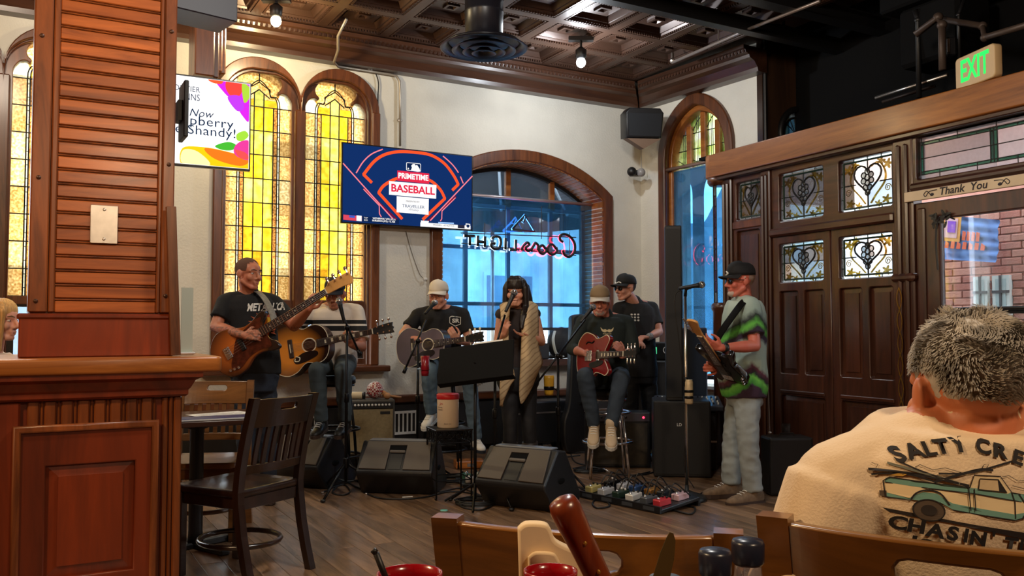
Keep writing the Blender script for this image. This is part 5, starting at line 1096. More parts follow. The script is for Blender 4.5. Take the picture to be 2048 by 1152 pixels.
def head_prims(mb, c, R, F_, U, k=1.0, fem=False, open_mouth=0.0):
    f = lambda x, y, z: c + (R * x + F_ * y + U * z) * k
    ax = (R, F_, U); e = lambda p, r: mb.ell(f(*p), tuple(q * k for q in r), 16, 10, axes=ax)
    w = 0.94 if fem else 1.0
    e((0, -0.016, 0.032), (0.077 * w, 0.098, 0.084)); e((0, 0.018, -0.035), (0.063 * w, 0.072, 0.074)); e((0, 0.030, 0.028), (0.066 * w, 0.066, 0.055))
    e((0, 0.058, -0.098), (0.028 * w, 0.028, 0.021))
    for s in (-1, 1):
        mb.cap(f(s * 0.056 * w, 0.0, -0.055), 0.021 * k, f(s * 0.020, 0.058, -0.100), 0.019 * k)
        e((s * 0.041, 0.062, -0.030), (0.024, 0.024, 0.026)); e((s * 0.014, 0.093, -0.040), (0.009, 0.011, 0.008))
        mb.cap(f(s * 0.012, 0.086, 0.019), 0.0105 * k, f(s * 0.048, 0.068, 0.018), 0.010 * k)
        e((s * 0.078 * w, -0.008, -0.008), (0.010, 0.019, 0.031)); e((s * 0.084 * w, -0.016, -0.004), (0.007, 0.015, 0.027))
    mb.cap(f(0, 0.088, 0.006), 0.0095 * k, f(0, 0.112, -0.033), 0.0125 * k)
    mb.cap(f(-0.019, 0.083, -0.064), 0.0075 * k, f(0.019, 0.083, -0.064), 0.0075 * k); mb.cap(f(-0.014, 0.082, -0.077 - open_mouth), 0.0085 * k, f(0.014, 0.082, -0.077 - open_mouth), 0.0085 * k)
SKIN = {}
def skin(key, col, red=0.15, tattoo=False):
    m, nt, b = _nt('skin_' + key); N, L = nt.nodes, nt.links
    tc = N.new('ShaderNodeTexCoord'); n = N.new('ShaderNodeTexNoise'); n.inputs['Scale'].default_value = 14; n.inputs['Detail'].default_value = 4; L.new(tc.outputs['Object'], n.inputs[0])
    r = N.new('ShaderNodeValToRGB'); r.color_ramp.elements[0].position = 0.35; r.color_ramp.elements[1].position = 0.68
    r.color_ramp.elements[0].color = c4(col); r.color_ramp.elements[1].color = c4((col[0] * 1.02, col[1] * (1 - red), col[2] * (1 - red)))
    L.new(n.outputs[0], r.inputs[0]); out = r.outputs[0]
    if tattoo:
        n2 = N.new('ShaderNodeTexNoise'); n2.inputs['Scale'].default_value = 22; n2.inputs['Detail'].default_value = 3; n2.inputs['Distortion'].default_value = 2; L.new(tc.outputs['Object'], n2.inputs[0])
        r2 = N.new('ShaderNodeValToRGB'); r2.color_ramp.elements[0].position = 0.48; r2.color_ramp.elements[1].position = 0.56; L.new(n2.outputs[0], r2.inputs[0])
        sx = N.new('ShaderNodeSeparateXYZ'); L.new(tc.outputs['Object'], sx.inputs[0]); lt = N.new('ShaderNodeMath'); lt.operation = 'LESS_THAN'; lt.inputs[1].default_value = tattoo; L.new(sx.outputs[2], lt.inputs[0])
        ml = N.new('ShaderNodeMath'); ml.operation = 'MULTIPLY'; L.new(r2.outputs[0], ml.inputs[0]); L.new(lt.outputs[0], ml.inputs[1]); m2 = N.new('ShaderNodeMath'); m2.operation = 'MULTIPLY'; m2.inputs[1].default_value = 0.6; L.new(ml.outputs[0], m2.inputs[0])
        mx = N.new('ShaderNodeMix'); mx.data_type = 'RGBA'; L.new(m2.outputs[0], mx.inputs[0]); L.new(out, mx.inputs[6]); mx.inputs[7].default_value = c4(srgb(70, 66, 60)); out = mx.outputs[2]
    L.new(out, b.inputs['Base Color']); b.inputs['Roughness'].default_value = 0.5; b.inputs['Subsurface Weight'].default_value = 0.08; b.inputs['Subsurface Radius'].default_value = (0.02, 0.008, 0.004)
    return m
EYE_W = M('eye_white', srgb(214, 206, 198), 0.3); EYE_D = M('eye_dark', srgb(30, 22, 18), 0.2); LIP = M('lip', srgb(150, 84, 74), 0.5)
class Person:
    def __init__(s, label, J, face, sk, voxel=0.006, k=1.0, tilt=0.0, fem=False, belly=0.0, name='person', sh=0.0, wide=1.0):
        s.J = J; s.k = k; s.root = Vector((J['pelvis'].x, J['pelvis'].y, 0)); s.t = thing('person', label, 'person', s.root); s.sk = sk; s.fem = fem; s.vox = voxel
        g = lambda n: J[n] - s.root; s.g = g
        s.F = norm(face); s.R = norm(s.F.cross(Vector((0, 0, 1)))); s.U = s.R.cross(s.F)
        if tilt: q = Matrix.Rotation(tilt, 3, s.F); s.R = q @ s.R; s.U = q @ s.U
        s.hc = g('head'); s.N = (g('shR') + g('shL')) / 2 + Vector((0, 0, 0.062 * k)); s.Pv = g('pelvis')
        s.lrS = norm(g('shL') - g('shR')); s.lrH = norm(g('hipL') - g('hipR')); s.belly = belly; s.wide = wide
    def torso(s, mb, add=0.0, t0=-0.12, shrink=1.0, top=1.0):
        k = s.k; P_, N = s.Pv, s.N; up = norm(N - P_); out = []; f = s.fem
        rows = [(-0.22, .13, .10), (-0.12, .150, .112), (0.0, .165, .118), (0.14, .158, .113), (0.3, .148, .108), (0.48, .150, .112), (0.66, .160, .120), (0.8, .165, .116), (0.9, .150, .098), (0.97, .105, .078), (1.02, .065, .062)]
        if f: rows = [(-0.22, .13, .10), (-0.12, .155, .115), (0.0, .165, .118), (0.14, .145, .105), (0.3, .120, .09), (0.48, .122, .095), (0.66, .138, .118), (0.8, .138, .10), (0.9, .125, .08), (0.97, .085, .065), (1.02, .052, .052)]
        for t, a, b in rows:
            if t < t0 or t > top: continue
            lr = norm(s.lrH.lerp(s.lrS, min(max(t, 0), 1))); fr = norm(lr.cross(up)); bel = s.belly * math.exp(-((t - 0.25) / 0.28) ** 2)
            out.append((P_ + (N - P_) * t + fr * (bel * 0.6), lr, (a * s.wide * k + bel * 0.35) * shrink + add, fr, (b * k + bel * 0.7) * shrink + add, 2.4))
        mb.loft(out, 24)
    def build_body(s, hands=True, hR=None, hL=None, neck_r=0.056, open_mouth=0.0, legs=True):
        g, k = s.g, s.k; mb = MB(); s.torso(mb, 0, shrink=0.8); fa = 0.85 if s.fem else 1.0
        head_prims(mb, s.hc, s.R, s.F, s.U, k, s.fem, open_mouth)
        mb.cap(s.N - Vector((0, 0, 0.03)), neck_r * 1.12 * k * fa, s.hc - s.U * 0.055 * k - s.F * 0.018 * k, neck_r * k * fa)
        for S in 'RL':
            mb.cap(s.N.lerp(g('sh' + S), 0.3), 0.05 * k * fa, g('sh' + S), 0.056 * k * fa); mb.cap(g('sh' + S), 0.054 * k * fa, g('el' + S), 0.041 * k * fa)
            mid = g('el' + S).lerp(g('wr' + S), 0.3); mb.cap(g('el' + S), 0.040 * k * fa, mid, 0.044 * k * fa); mb.cap(mid, 0.044 * k * fa, g('wr' + S), 0.027 * k * fa)
            h = hR if S == 'R' else hL
            if h: hand(mb, g('wr' + S), h['d'], h['p'], S, h.get('c', (0.5, 0.7, 0.5)), h.get('s', 0.3), k * h.get('k', 0.98 if not s.fem else 0.86), h.get('t', 0.6))
            if legs: mb.cap(g('hip' + S), 0.06, g('kn' + S), 0.045); mb.cap(g('kn' + S), 0.045, g('an' + S), 0.035)
        s.body = mk('body', remesh(mb, s.vox, 2, name='body'), s.sk, s.t)
    def face(s, brow=(60, 44, 34), eyes=True, closed=False, lips=True):
        k = s.k; f = lambda x, y, z: s.hc + (s.R * x + s.F * y + s.U * z) * k; ax = (s.R, s.F, s.U)
        for sd in (-1, 1):
            if closed: MB().cap(f(sd * 0.020, 0.0835, -0.004), 0.003, f(sd * 0.044, 0.0745, -0.004), 0.003, 8).obj('eye', EYE_D, s.t, True)
            elif eyes:
                e = MB().ell(f(sd * 0.032, 0.0725, -0.001), (0.0125 * k, 0.0115 * k, 0.007 * k), 12, 8, axes=ax).obj('eye', EYE_W, s.t, True)
                MB().ell(f(sd * 0.032, 0.081, -0.001), (0.005 * k, 0.0035 * k, 0.005 * k), 10, 6, axes=ax).obj('iris', EYE_D, e, True)
            if brow: MB().tube([f(sd * 0.012, 0.0945, 0.021), f(sd * 0.032, 0.089, 0.027), f(sd * 0.050, 0.075, 0.022)], [0.003, 0.0045, 0.0025], 8).obj('eyebrow', M('eyebrow', srgb(*brow), 0.8), s.t, True)
        if lips: MB().tube([f(-0.022, 0.0845, -0.071), f(0, 0.0905, -0.0705), f(0.022, 0.0845, -0.071)], [0.002, 0.0035, 0.002], 8).obj('mouth', LIP, s.t, True)
    def shirt(s, mat, sleeve=0.62, add=0.014, hem=-0.12, fold=0.006, loose=0.0, name='shirt', sl_r=0.064, fscale=9.0, voxel=None, collar=True):
        g, k = s.g, s.k; mb = MB(); s.torso(mb, add + loose, hem)
        fa = 0.85 if s.fem else 1.0
        for S in 'RL':
            mb.cap(s.N.lerp(g('sh' + S), 0.35) - Vector((0, 0, 0.01)), 0.056 * k * fa, g('sh' + S), (0.062 * k + loose * 0.5) * fa)
            if sleeve:
                a = g('sh' + S); b = g('el' + S)
                if sleeve <= 1: e = a.lerp(b, sleeve); mb.tube([a - (b - a) * 0.05, a, a.lerp(e, 0.5), e], [0.045 * k, (sl_r + 0.002) * k, sl_r * k, (sl_r + 0.004) * k], 16)
                else: w = b.lerp(g('wr' + S), sleeve - 1); mb.cap(a, sl_r * k, b, 0.052 * k); mb.tube([b - (w - b) * 0.1, b, w], [0.04 * k, 0.052 * k, 0.043 * k], 14)
        if collar: mb.cap(s.N - Vector((0, 0, 0.015)), 0.066 * k * fa, s.N + (s.hc - s.N) * 0.10, 0.062 * k * fa)
        s.shirt_me = remesh(mb, voxel or 0.009, 3, fold, fscale, name, seed=s.root.x * 3); o = mk(name, s.shirt_me, mat, s.t); s.shirt_o = o
        s.bvh = BVHTree.FromPolygons([v.co.copy() for v in s.shirt_me.vertices], [tuple(p.vertices) for p in s.shirt_me.polygons]); return o
    def trousers(s, mat, add=0.016, fold=0.007, top=0.14, r=(0.092, 0.066, 0.052), hem=1.0, name='trousers', voxel=None):
        g, k = s.g, s.k; mb = MB(); P_, N = s.Pv, s.N
        s.torso(mb, add - 0.004, -0.25, top=top)
        for S in 'RL':
            h, kn, an = g('hip' + S), g('kn' + S), g('an' + S)
            mb.cap(h, r[0] * k, h.lerp(kn, 0.5), r[0] * 0.9 * k); mb.cap(h.lerp(kn, 0.5), r[0] * 0.9 * k, kn, r[1] * k); mb.cap(kn, r[1] * k, kn.lerp(an, 0.35), r[1] * 0.97 * k)
            mb.tube([kn.lerp(an, 0.3), kn.lerp(an, 0.6), kn.lerp(an, hem)], [r[1] * 0.95 * k, (r[1] + r[2]) / 2 * k, r[2] * k], 16)
        return mk(name, remesh(mb, voxel or 0.010, 3, fold, 10, name, seed=s.root.x * 5, stretch=(1, 1, 1.3)), mat, s.t)
    def shoe(s, S, d, mat, sole, k=1.0, boot=None):
        a = s.g('an' + S); d = norm(d); lat = norm(d.cross(Vector((0, 0, 1)))); up = lat.cross(d)
        a = a - up * 0.0
        secs = []; 
        for t, w, h, z in ((-0.075, .022, .030, -.045), (-0.06, .034, .045, -.04), (-0.02, .038, .052, -.035), (0.05, .038, .045, -.043), (0.10, .042, .034, -.052), (0.155, .042, .028, -.058), (0.19, .030, .020, -.062), (0.205, .012, .010, -.066)): secs.append((a + d * t * k + up * z * k, lat, w * k, up, h * k, 2.5))
        o = MB().loft(secs, 18).cap(a + up * 0.03, 0.042 * k, a - up * 0.03, 0.042 * k).obj('shoe', mat, s.t, True)
        pts = []
        so = MB(); out = [(-0.085, 0.0), (-0.075, .03), (-0.03, .038), (0.05, .036), (0.11, .046), (0.17, .042), (0.205, .022), (0.215, 0)]; lp = out + [(x, -y) for x, y in reversed(out[1:-1])]; n = len(lp)
        vs = [a + d * x * k + lat * y * k + up * (-0.092 * k) for x, y in lp] + [a + d * x * k + lat * y * k + up * (-0.066 * k) for x, y in lp]
        so.add(vs, [tuple(range(n)), tuple(reversed(range(n, 2 * n)))] + [((i + 1) % n, i, n + i, n + (i + 1) % n) for i in range(n)]).obj('sole', sole, o)
        if boot is None:
            for i in range(4): p = a + d * (0.045 + i * 0.022) * k + up * (0.008 - i * 0.009) * k; MB().tube([p - lat * 0.022 * k, p + up * 0.004, p + lat * 0.022 * k], 0.0035, 5).obj('lace', MT['white'], o)
        return o
    def cap_hat(s, crown, brim, front=None, low=0.040, brim_len=0.075, tiltb=0.0, k=1.03):
        kk = s.k * k; f = lambda x, y, z: s.hc + (s.R * x + s.F * y + s.U * z) * kk; mb = MB(); seg = 24; prof = [(1.0, 0.0), (1.01, 0.02), (0.97, 0.045), (0.86, 0.068), (0.66, 0.084), (0.38, 0.093), (0.08, 0.096)]
        vs = []; fs = []
        for r, z in prof:
            for i in range(seg):
                a = 2 * PI * i / seg; vs.append(f(0.083 * r * math.cos(a), -0.012 + 0.104 * r * math.sin(a), low + z + 0.012 * max(0, math.sin(a)) * (1 - r * 0.0) * (z > 0.01)))
        n = len(prof)
        for i in range(n - 1):
            for j in range(seg): fs.append((i * seg + j, i * seg + (j + 1) % seg, (i + 1) * seg + (j + 1) % seg, (i + 1) * seg + j))
        fs.append(tuple(range((n - 1) * seg, n * seg))); fs.append(tuple(reversed(range(seg))))
        o = mb.add(vs, fs).obj('cap', crown, s.t, True)
        MB().ell(f(0, -0.012, low + 0.097), 0.008 * kk, 10, 6).obj('cap_button', crown, o, True)
        vs = []; m = 14
        for lay in (0.0, -0.004):
            for i in range(m + 1):
                a = PI * (0.10 + 0.80 * i / m); ca, sa = math.cos(a), math.sin(a)
                for q in (0.0, 0.5, 1.0):
                    y = -0.012 + 0.104 * sa + brim_len * q * sa ** 0.7; x = 0.083 * ca * (1 + 0.02 * q); vs.append(f(x, y, low + 0.004 + lay - 0.020 * q * (0.4 + abs(ca) ** 1.6 * 1.1) - tiltb * q))
        A = 3 * (m + 1); fs = []
        for i in range(m):
            for q in range(2):
                b = i * 3 + q; fs += [(b, b + 3, b + 4, b + 1), (A + b, A + b + 1, A + b + 4, A + b + 3)]
            b = i * 3 + 2; fs.append((b, b + 3, A + b + 3, A + b))
        MB().add(vs, fs).obj('cap_brim', brim, o, True)
        s.cap_f = f; return o
    def glasses(s, mat, lens=None, k=1.0):
        f = lambda x, y, z: s.hc + (s.R * x + s.F * y + s.U * z) * s.k; mb = MB()
        for sd in (-1, 1):
            mb.tube([f(sd * (0.034 + 0.024 * math.cos(a)), 0.101 - 0.012 * abs(0.034 + 0.024 * math.cos(a)) / 0.06, -0.003 + 0.017 * math.sin(a)) for a in [2 * PI * i / 16 for i in range(16)]], 0.0026, 6, closed=True)
            mb.tube([f(sd * 0.058, 0.088, 0.004), f(sd * 0.078, 0.06, 0.006), f(sd * 0.083, -0.01, 0.004)], 0.0026, 6)
        mb.tube([f(-0.011, 0.101, 0.0), f(0, 0.104, 0.003), f(0.011, 0.101, 0.0)], 0.0026, 6); o = mb.obj('glasses', mat, s.t, True)
        if lens:
            for sd in (-1, 1): MB().ell(f(sd * 0.034, 0.094, -0.003), (0.024, 0.0025, 0.017), 14, 8, axes=(s.R, s.F, s.U)).obj('lens', lens, o, True)
    def hair_cap(s, mat, lo=-0.02, grow=0.004, front=0.045, name='hair'):
        """close-cropped hair over the back and sides of the skull"""
        k = s.k; mb = MB(); mb.ell(s.hc + (s.F * -0.016 + s.U * 0.032) * k, ((0.077 + grow) * k, (0.098 + grow) * k, (0.084 + grow) * k), 28, 20, axes=(s.R, s.F, s.U))
        me = mb.mesh(name, True); import bmesh
        bm = bmesh.new(); bm.from_mesh(me); c = s.hc
        kill = [v for v in bm.verts if ((v.co - c).dot(s.U) < lo + 0.5 * max(0, (v.co - c).dot(s.F)) and True) or ((v.co - c).dot(s.F) > front - 0.25 * (0.1 - (v.co - c).dot(s.U)) )]
        bmesh.ops.delete(bm, geom=kill, context='VERTS'); bm.to_mesh(me); bm.free(); return mk(name, me, mat, s.t)
    def strap(s, pts, mat, w=0.028, name='strap'):
        """flat strap through world points, laid along them"""
        p = smooth_path([Vector(q) - s.root for q in pts], 6); mb = MB(); mb.tube(p, w, 8, flat=0.16); return mb.obj(name, mat, s.t, True)
    def decal(s, me, mat, origin, right, up, direction, name='print', parent=None, off=0.0025):
        """flat print wrapped on to the shirt: x/z of the mesh -> right/up from origin, pushed along direction"""
        o, r, u, d = Vector(origin), norm(right), norm(up), norm(direction); last = None
        for v in me.vertices:
            p = o + r * v.co.x + u * v.co.z - d * 0.5; h = s.bvh.ray_cast(p, d)
            if h[0] is not None: last = (h[0] - p).dot(d)
            dist = (last if last is not None else 0.5); v.co = p + d * (dist - off) - d * (v.co.y * -0.0)
        me.update(); return mk(name, me, mat, parent or s.shirt_o)
def tmesh(body, size, width=None, **kw):
    me = text_mesh(body, size, 0.0, **kw)
    if width:
        xs = [v.co.x for v in me.vertices]; sx = width / (max(xs) - min(xs))
        for v in me.vertices: v.co.x *= sx
    return me
def flat(loops, sub=0.03):
    """flat mesh of 2-d loops in x/z with a grid of cuts so that it can bend"""
    import bmesh
    me = plate('print', loops, 0, 0.0002); bm = bmesh.new(); bm.from_mesh(me)
    bmesh.ops.delete(bm, geom=[f for f in bm.faces if f.normal.y > -0.5], context='FACES')
    xs = [v.co.x for v in bm.verts]; zs = [v.co.z for v in bm.verts]
    for lo, hi, ax in ((min(xs), max(xs), (1, 0, 0)), (min(zs), max(zs), (0, 0, 1))):
        n = int((hi - lo) / sub)
        for i in range(1, n + 1):
            c = lo + (hi - lo) * i / (n + 1); bmesh.ops.bisect_plane(bm, geom=bm.verts[:] + bm.edges[:] + bm.faces[:], plane_co=(c * ax[0], 0, c * ax[2]), plane_no=ax)
    bm.to_mesh(me); bm.free(); return me
def joints(**kw): return {k_: P(*v) for k_, v in kw.items()}
DN = Vector((0, 0, -1)); UP = Vector((0, 0, 1)); TOCAM = Vector((0, -1, 0))
denim = M('blue_denim', srgb(52, 66, 88), 0.8, var=0.3, vscale=7, bump=0.3, bscale=400)
denim_l = M('washed_denim', srgb(88, 108, 122), 0.8, var=0.25, vscale=7, bump=0.3, bscale=400)
denim_p = M('pale_grey_denim', srgb(150, 158, 158), 0.8, var=0.18, vscale=6, bump=0.3, bscale=400)
denim_d = M('dark_denim', srgb(34, 42, 56), 0.8, var=0.3, vscale=7, bump=0.3, bscale=400)
tee_black = M('black_cotton', srgb(17, 17, 19), 0.85, bump=0.2, bscale=300); tee_dkgrn = M('dark_green_cotton', srgb(24, 34, 33), 0.85, bump=0.2, bscale=300)
shoe_white = M('white_leather', srgb(214, 206, 192), 0.5); shoe_tan = M('tan_suede', srgb(120, 98, 76), 0.8, var=0.3, vscale=25); shoe_blk = M('black_shoe', srgb(16, 15, 15), 0.5); sole_w = M('white_sole', srgb(222, 218, 208), 0.6); sole_d = M('brown_sole', srgb(58, 40, 30), 0.7)
ink_w = M('white_print', srgb(226, 224, 214), 0.7)

# ---- bass player
J = joints(pelvis=(508, 748, 6.42), hipR=(490, 752, 6.38), hipL=(528, 752, 6.50), knR=(492, 872, 6.38), knL=(534, 872, 6.48), anR=(490, 976, 6.40), anL=(538, 974, 6.50), shR=(452, 604, 6.33), shL=(546, 606, 6.50), head=(497, 547, 6.36), elR=(431, 654, 6.24), wrR=(488, 671, 6.07), elL=(588, 652, 6.42), wrL=(619, 617, 6.20))
bp_ = Person('bass player in a black printed t-shirt standing before the twin stained glass window', J, (0.86, -0.5, -0.04), skin('ruddy', srgb(196, 130, 98), 0.2, tattoo=1.275), k=1.0, belly=0.03)
bp_.build_body(hR=dict(d=(0.9, -0.25, 0.05), p=(0, 1, -0.3), c=(0.4, 0.7, 0.5)), hL=dict(d=(0.35, -0.4, 0.85), p=(0.55, 0.7, 0.2), c=(0.7, 0.9, 0.6), t=0.8))
bp_.face((80, 56, 44)); bp_.shirt(tee_black, 0.66, loose=0.006, hem=-0.1); bp_.trousers(denim_d); bp_.hair_cap(M('cropped_brown_hair', srgb(104, 72, 56), 0.9, bump=0.5, bscale=300), -0.005, 0.0015, 0.068)
for S in 'RL': bp_.shoe(S, (0.3, -1, 0), shoe_blk, sole_d)
o = P(512, 613, 6.15) - bp_.root
bp_.decal(tmesh('METALLICA', 0.075, 0.235, bold=0.003), ink_w, o, (1, 0.25, 0.06), UP, (0.1, 1, 0), 'band_lettering')
sun = [(0.055 * math.cos(a) * (1 + 0.9 * (i % 2)), 0.05 * math.sin(a) * (1 + 0.9 * (i % 2))) for i, a in enumerate([2 * PI * q / 32 for q in range(32)])]
bp_.decal(flat([sun]), M('flame_print', srgb(196, 96, 50), 0.8), o + Vector((0.0, 0, -0.12)), (1, 0.2, 0), UP, (0.1, 1, 0), 'sun_rays'); bp_.decal(flat([arc(0, -0.012, 0.05, 0, 180, 16, 0.045)]), M('sun_print', srgb(236, 190, 60), 0.8), o + Vector((0.005, 0, -0.105)), (1, 0.2, 0), UP, (0.1, 1, 0), 'sun_disc', off=0.005)
bp_.strap([P(486, 588, 6.52), P(512, 583, 6.38), P(530, 598, 6.30), P(545, 628, 6.20), P(550, 650, 6.14)], M('grey_strap', srgb(120, 116, 108), 0.6, var=0.3, vscale=60))

# ---- seated jumbo guitar player
J = joints(pelvis=(670, 722, 7.38), hipR=(648, 726, 7.34), hipL=(692, 726, 7.34), knR=(634, 742, 6.90), knL=(686, 744, 6.90), anR=(643, 842, 6.98), anL=(690, 842, 6.98), shR=(626, 626, 7.32), shL=(712, 624, 7.34), head=(670, 588, 7.24), elR=(567, 662, 7.22), wrR=(596, 670, 7.03), elL=(724, 694, 7.24), wrL=(703, 690, 7.02))
jp = Person('older man in a striped white polo and dark cap seated with a jumbo guitar', J, (-0.05, -1, -0.28), skin('tan', srgb(176, 116, 88), 0.15), k=0.98)
jp.build_body(hR=dict(d=(0.8, -0.3, -0.35), p=(0, 1, -0.2), c=(0.3, 0.4, 0.3), s=0.6), hL=dict(d=(-0.35, -0.45, 0.6), p=(-0.3, 0.4, 0.7), c=(0.7, 0.9, 0.6)))
jp.face((90, 80, 76))
m, nt, b = _nt('striped_polo'); N, L = nt.nodes, nt.links; tc = N.new('ShaderNodeTexCoord'); sx = N.new('ShaderNodeSeparateXYZ'); L.new(tc.outputs['Object'], sx.inputs[0]); rp = N.new('ShaderNodeValToRGB'); rp.color_ramp.interpolation = 'CONSTANT'
mr = N.new('ShaderNodeMapRange'); zl = lambda py: CAMZ - (py - HOR) * 7.2 / FPX; mr.inputs[1].default_value = zl(720); mr.inputs[2].default_value = zl(600); L.new(sx.outputs[2], mr.inputs[0]); L.new(mr.outputs[0], rp.inputs[0])
cols = [(0, srgb(214, 200, 184)), ((720 - 662) / 120, srgb(20, 20, 22)), ((720 - 652) / 120, srgb(222, 212, 198)), ((720 - 648) / 120, srgb(20, 20, 22)), ((720 - 640) / 120, srgb(226, 212, 194))]
while len(rp.color_ramp.elements) < len(cols): rp.color_ramp.elements.new(0.5)
for e, (p_, c_) in zip(rp.color_ramp.elements, cols): e.position = p_; e.color = c4(c_)
L.new(rp.outputs[0], b.inputs['Base Color']); b.inputs['Roughness'].default_value = 0.85
jp.shirt(m, 0.8, loose=0.012, sl_r=0.07); jp.trousers(M('grey_green_jeans', srgb(64, 76, 82), 0.8, var=0.25, bump=0.3, bscale=400)); 
for s_ in (-1, 1): MB().prism([(0, 0), (s_ * 0.055, -0.012), (s_ * 0.035, -0.06)][::s_], -0.005, 0.003).obj('collar', M('polo_collar', srgb(226, 212, 194), 0.85), jp.t, mw=Matrix.Translation(jp.N + Vector((0, -0.085, 0.0))) @ Matrix.Rotation(-0.4, 4, 'X'))
for S in 'RL': jp.shoe(S, (-0.1, -1, -0.15), shoe_blk, sole_d)
cp_ = jp.cap_hat(M('navy_cap', srgb(20, 26, 34), 0.85), M('navy_brim', srgb(18, 22, 30), 0.85)); MB().tube([jp.cap_f(-0.05, 0.085, 0.065), jp.cap_f(0, 0.098, 0.085), jp.cap_f(0.05, 0.085, 0.065)], 0.005, 6).obj('cap_lettering', ink_w, cp_)

# ---- singer in white cap
J = joints(pelvis=(884, 722, 8.05), hipR=(862, 728, 8.02), hipL=(908, 728, 8.02), knR=(858, 742, 7.60), knL=(936, 744, 7.66), anR=(862, 826, 7.72), anL=(952, 878, 7.80), shR=(838, 630, 8.02), shL=(924, 629, 8.02), head=(877, 592, 7.94), elR=(806, 668, 7.92), wrR=(838, 679, 7.72), elL=(940, 682, 7.98), wrL=(914, 682, 7.76))
ws = Person('singer in a white cap and black t-shirt seated with a small guitar', J, (-0.25, -1, -0.08), skin('pink', srgb(206, 150, 124), 0.2), k=1.02, belly=0.02)
ws.build_body(hR=dict(d=(0.9, -0.35, -0.05), p=(0, 1, -0.2), c=(0.4, 0.5, 0.4)), hL=dict(d=(-0.4, -0.35, 0.6), p=(-0.4, 0.5, 0.5), c=(0.6, 0.9, 0.6)), open_mouth=0.004)
ws.face((150, 130, 110)); ws.shirt(tee_black, 0.66, loose=0.006); ws.trousers(denim_l)
ws.decal(tmesh('SR', 0.05, 0.065, bold=0.002), ink_w, P(905, 641, 7.5) - ws.root, (1, 0, 0), UP, (0, 1, 0), 'chest_letters'); ws.decal(flat([[(-0.05, 0.035), (-0.03, 0.045), (0.05, 0.035), (0.05, -0.03), (0, -0.05), (-0.05, -0.02)], [(-0.045, 0.03), (-0.045, -0.016), (0, -0.044), (0.045, -0.027), (0.045, 0.03), (-0.03, 0.039)]], 0.05), ink_w, P(904, 641, 7.5) - ws.root, (1, 0, 0), UP, (0, 1, 0), 'chest_shield')
ws.shoe('R', (-0.25, -1, -0.25), shoe_white, sole_w); ws.shoe('L', (0.35, -1, -0.05), shoe_white, M('navy_sole', srgb(30, 34, 44), 0.6))
ws.cap_hat(M('white_cap', srgb(226, 214, 196), 0.85), M('white_brim', srgb(228, 218, 202), 0.85), tiltb=0.006); ws.hair_cap(M('grey_hair', srgb(150, 140, 130), 0.9), -0.03, 0.002, 0.01)

# ---- woman singer
J = joints(pelvis=(1036, 752, 6.92), hipR=(1020, 758, 6.90), hipL=(1054, 758, 6.95), knR=(1020, 858, 6.86), knL=(1058, 858, 6.92), anR=(1018, 952, 6.90), anL=(1064, 950, 6.97), shR=(1004, 630, 6.86), shL=(1068, 629, 6.97), head=(1033, 584, 6.86), elR=(995, 690, 6.88), wrR=(1008, 668, 6.68), elL=(1083, 684, 6.94), wrL=(1056, 670, 6.76))
wm = Person('dark haired woman singer in a cream draped vest at the music stand', J, (-0.2, -1, 0.0), skin('fair', srgb(206, 150, 122), 0.15), fem=True, k=0.98)
wm.build_body(hR=dict(d=(0.1, -0.5, 0.7), p=(0.3, 0.6, 0), c=(0.6, 0.9, 0.6)), hL=dict(d=(-0.75, -0.5, 0.05), p=(0, -0.3, 0.8), c=(0.2, 0.3, 0.2), s=0.8), open_mouth=0.006)
wm.face(None, closed=True); wm.shirt(M('brown_black_top', srgb(40, 27, 25), 0.8), None, add=0.008, hem=-0.12, fold=0.003, collar=False, name='top'); wm.trousers(M('black_leggings', srgb(20, 20, 25), 0.7), fold=0.003, r=(0.082, 0.056, 0.045))
for S in 'RL':
    a_, k_ = wm.g('an' + S), wm.g('kn' + S); bt = wm.shoe(S, (-0.1, -1, 0), M('dark_boot', srgb(34, 25, 21), 0.55), sole_d, 0.88, boot=1); MB().tube([a_ - UP * 0.03, a_.lerp(k_, 0.3), a_.lerp(k_, 0.72)], [0.045, 0.054, 0.062], 16).obj('boot_shaft', M('dark_boot_shaft', srgb(36, 27, 23), 0.55), bt, True)
m, nt, b = _nt('cream_print_cloth'); N, L = nt.nodes, nt.links; tc = N.new('ShaderNodeTexCoord'); mp = N.new('ShaderNodeMapping'); mp.inputs['Rotation'].default_value = (0, 0.7, 0); L.new(tc.outputs['Object'], mp.inputs[0]); wv = N.new('ShaderNodeTexWave'); wv.bands_direction = 'Z'; wv.inputs['Scale'].default_value = 9; wv.inputs['Distortion'].default_value = 3.0; wv.inputs['Detail'].default_value = 3; L.new(mp.outputs[0], wv.inputs[0]); rp = N.new('ShaderNodeValToRGB'); rp.color_ramp.elements[0].position = 0.06; rp.color_ramp.elements[0].color = c4(srgb(170, 142, 108)); rp.color_ramp.elements[1].position = 0.22; rp.color_ramp.elements[1].color = c4(srgb(206, 180, 140)); L.new(wv.outputs[0], rp.inputs[0]); L.new(rp.outputs[0], b.inputs['Base Color']); b.inputs['Roughness'].default_value = 0.9
vest_m = m
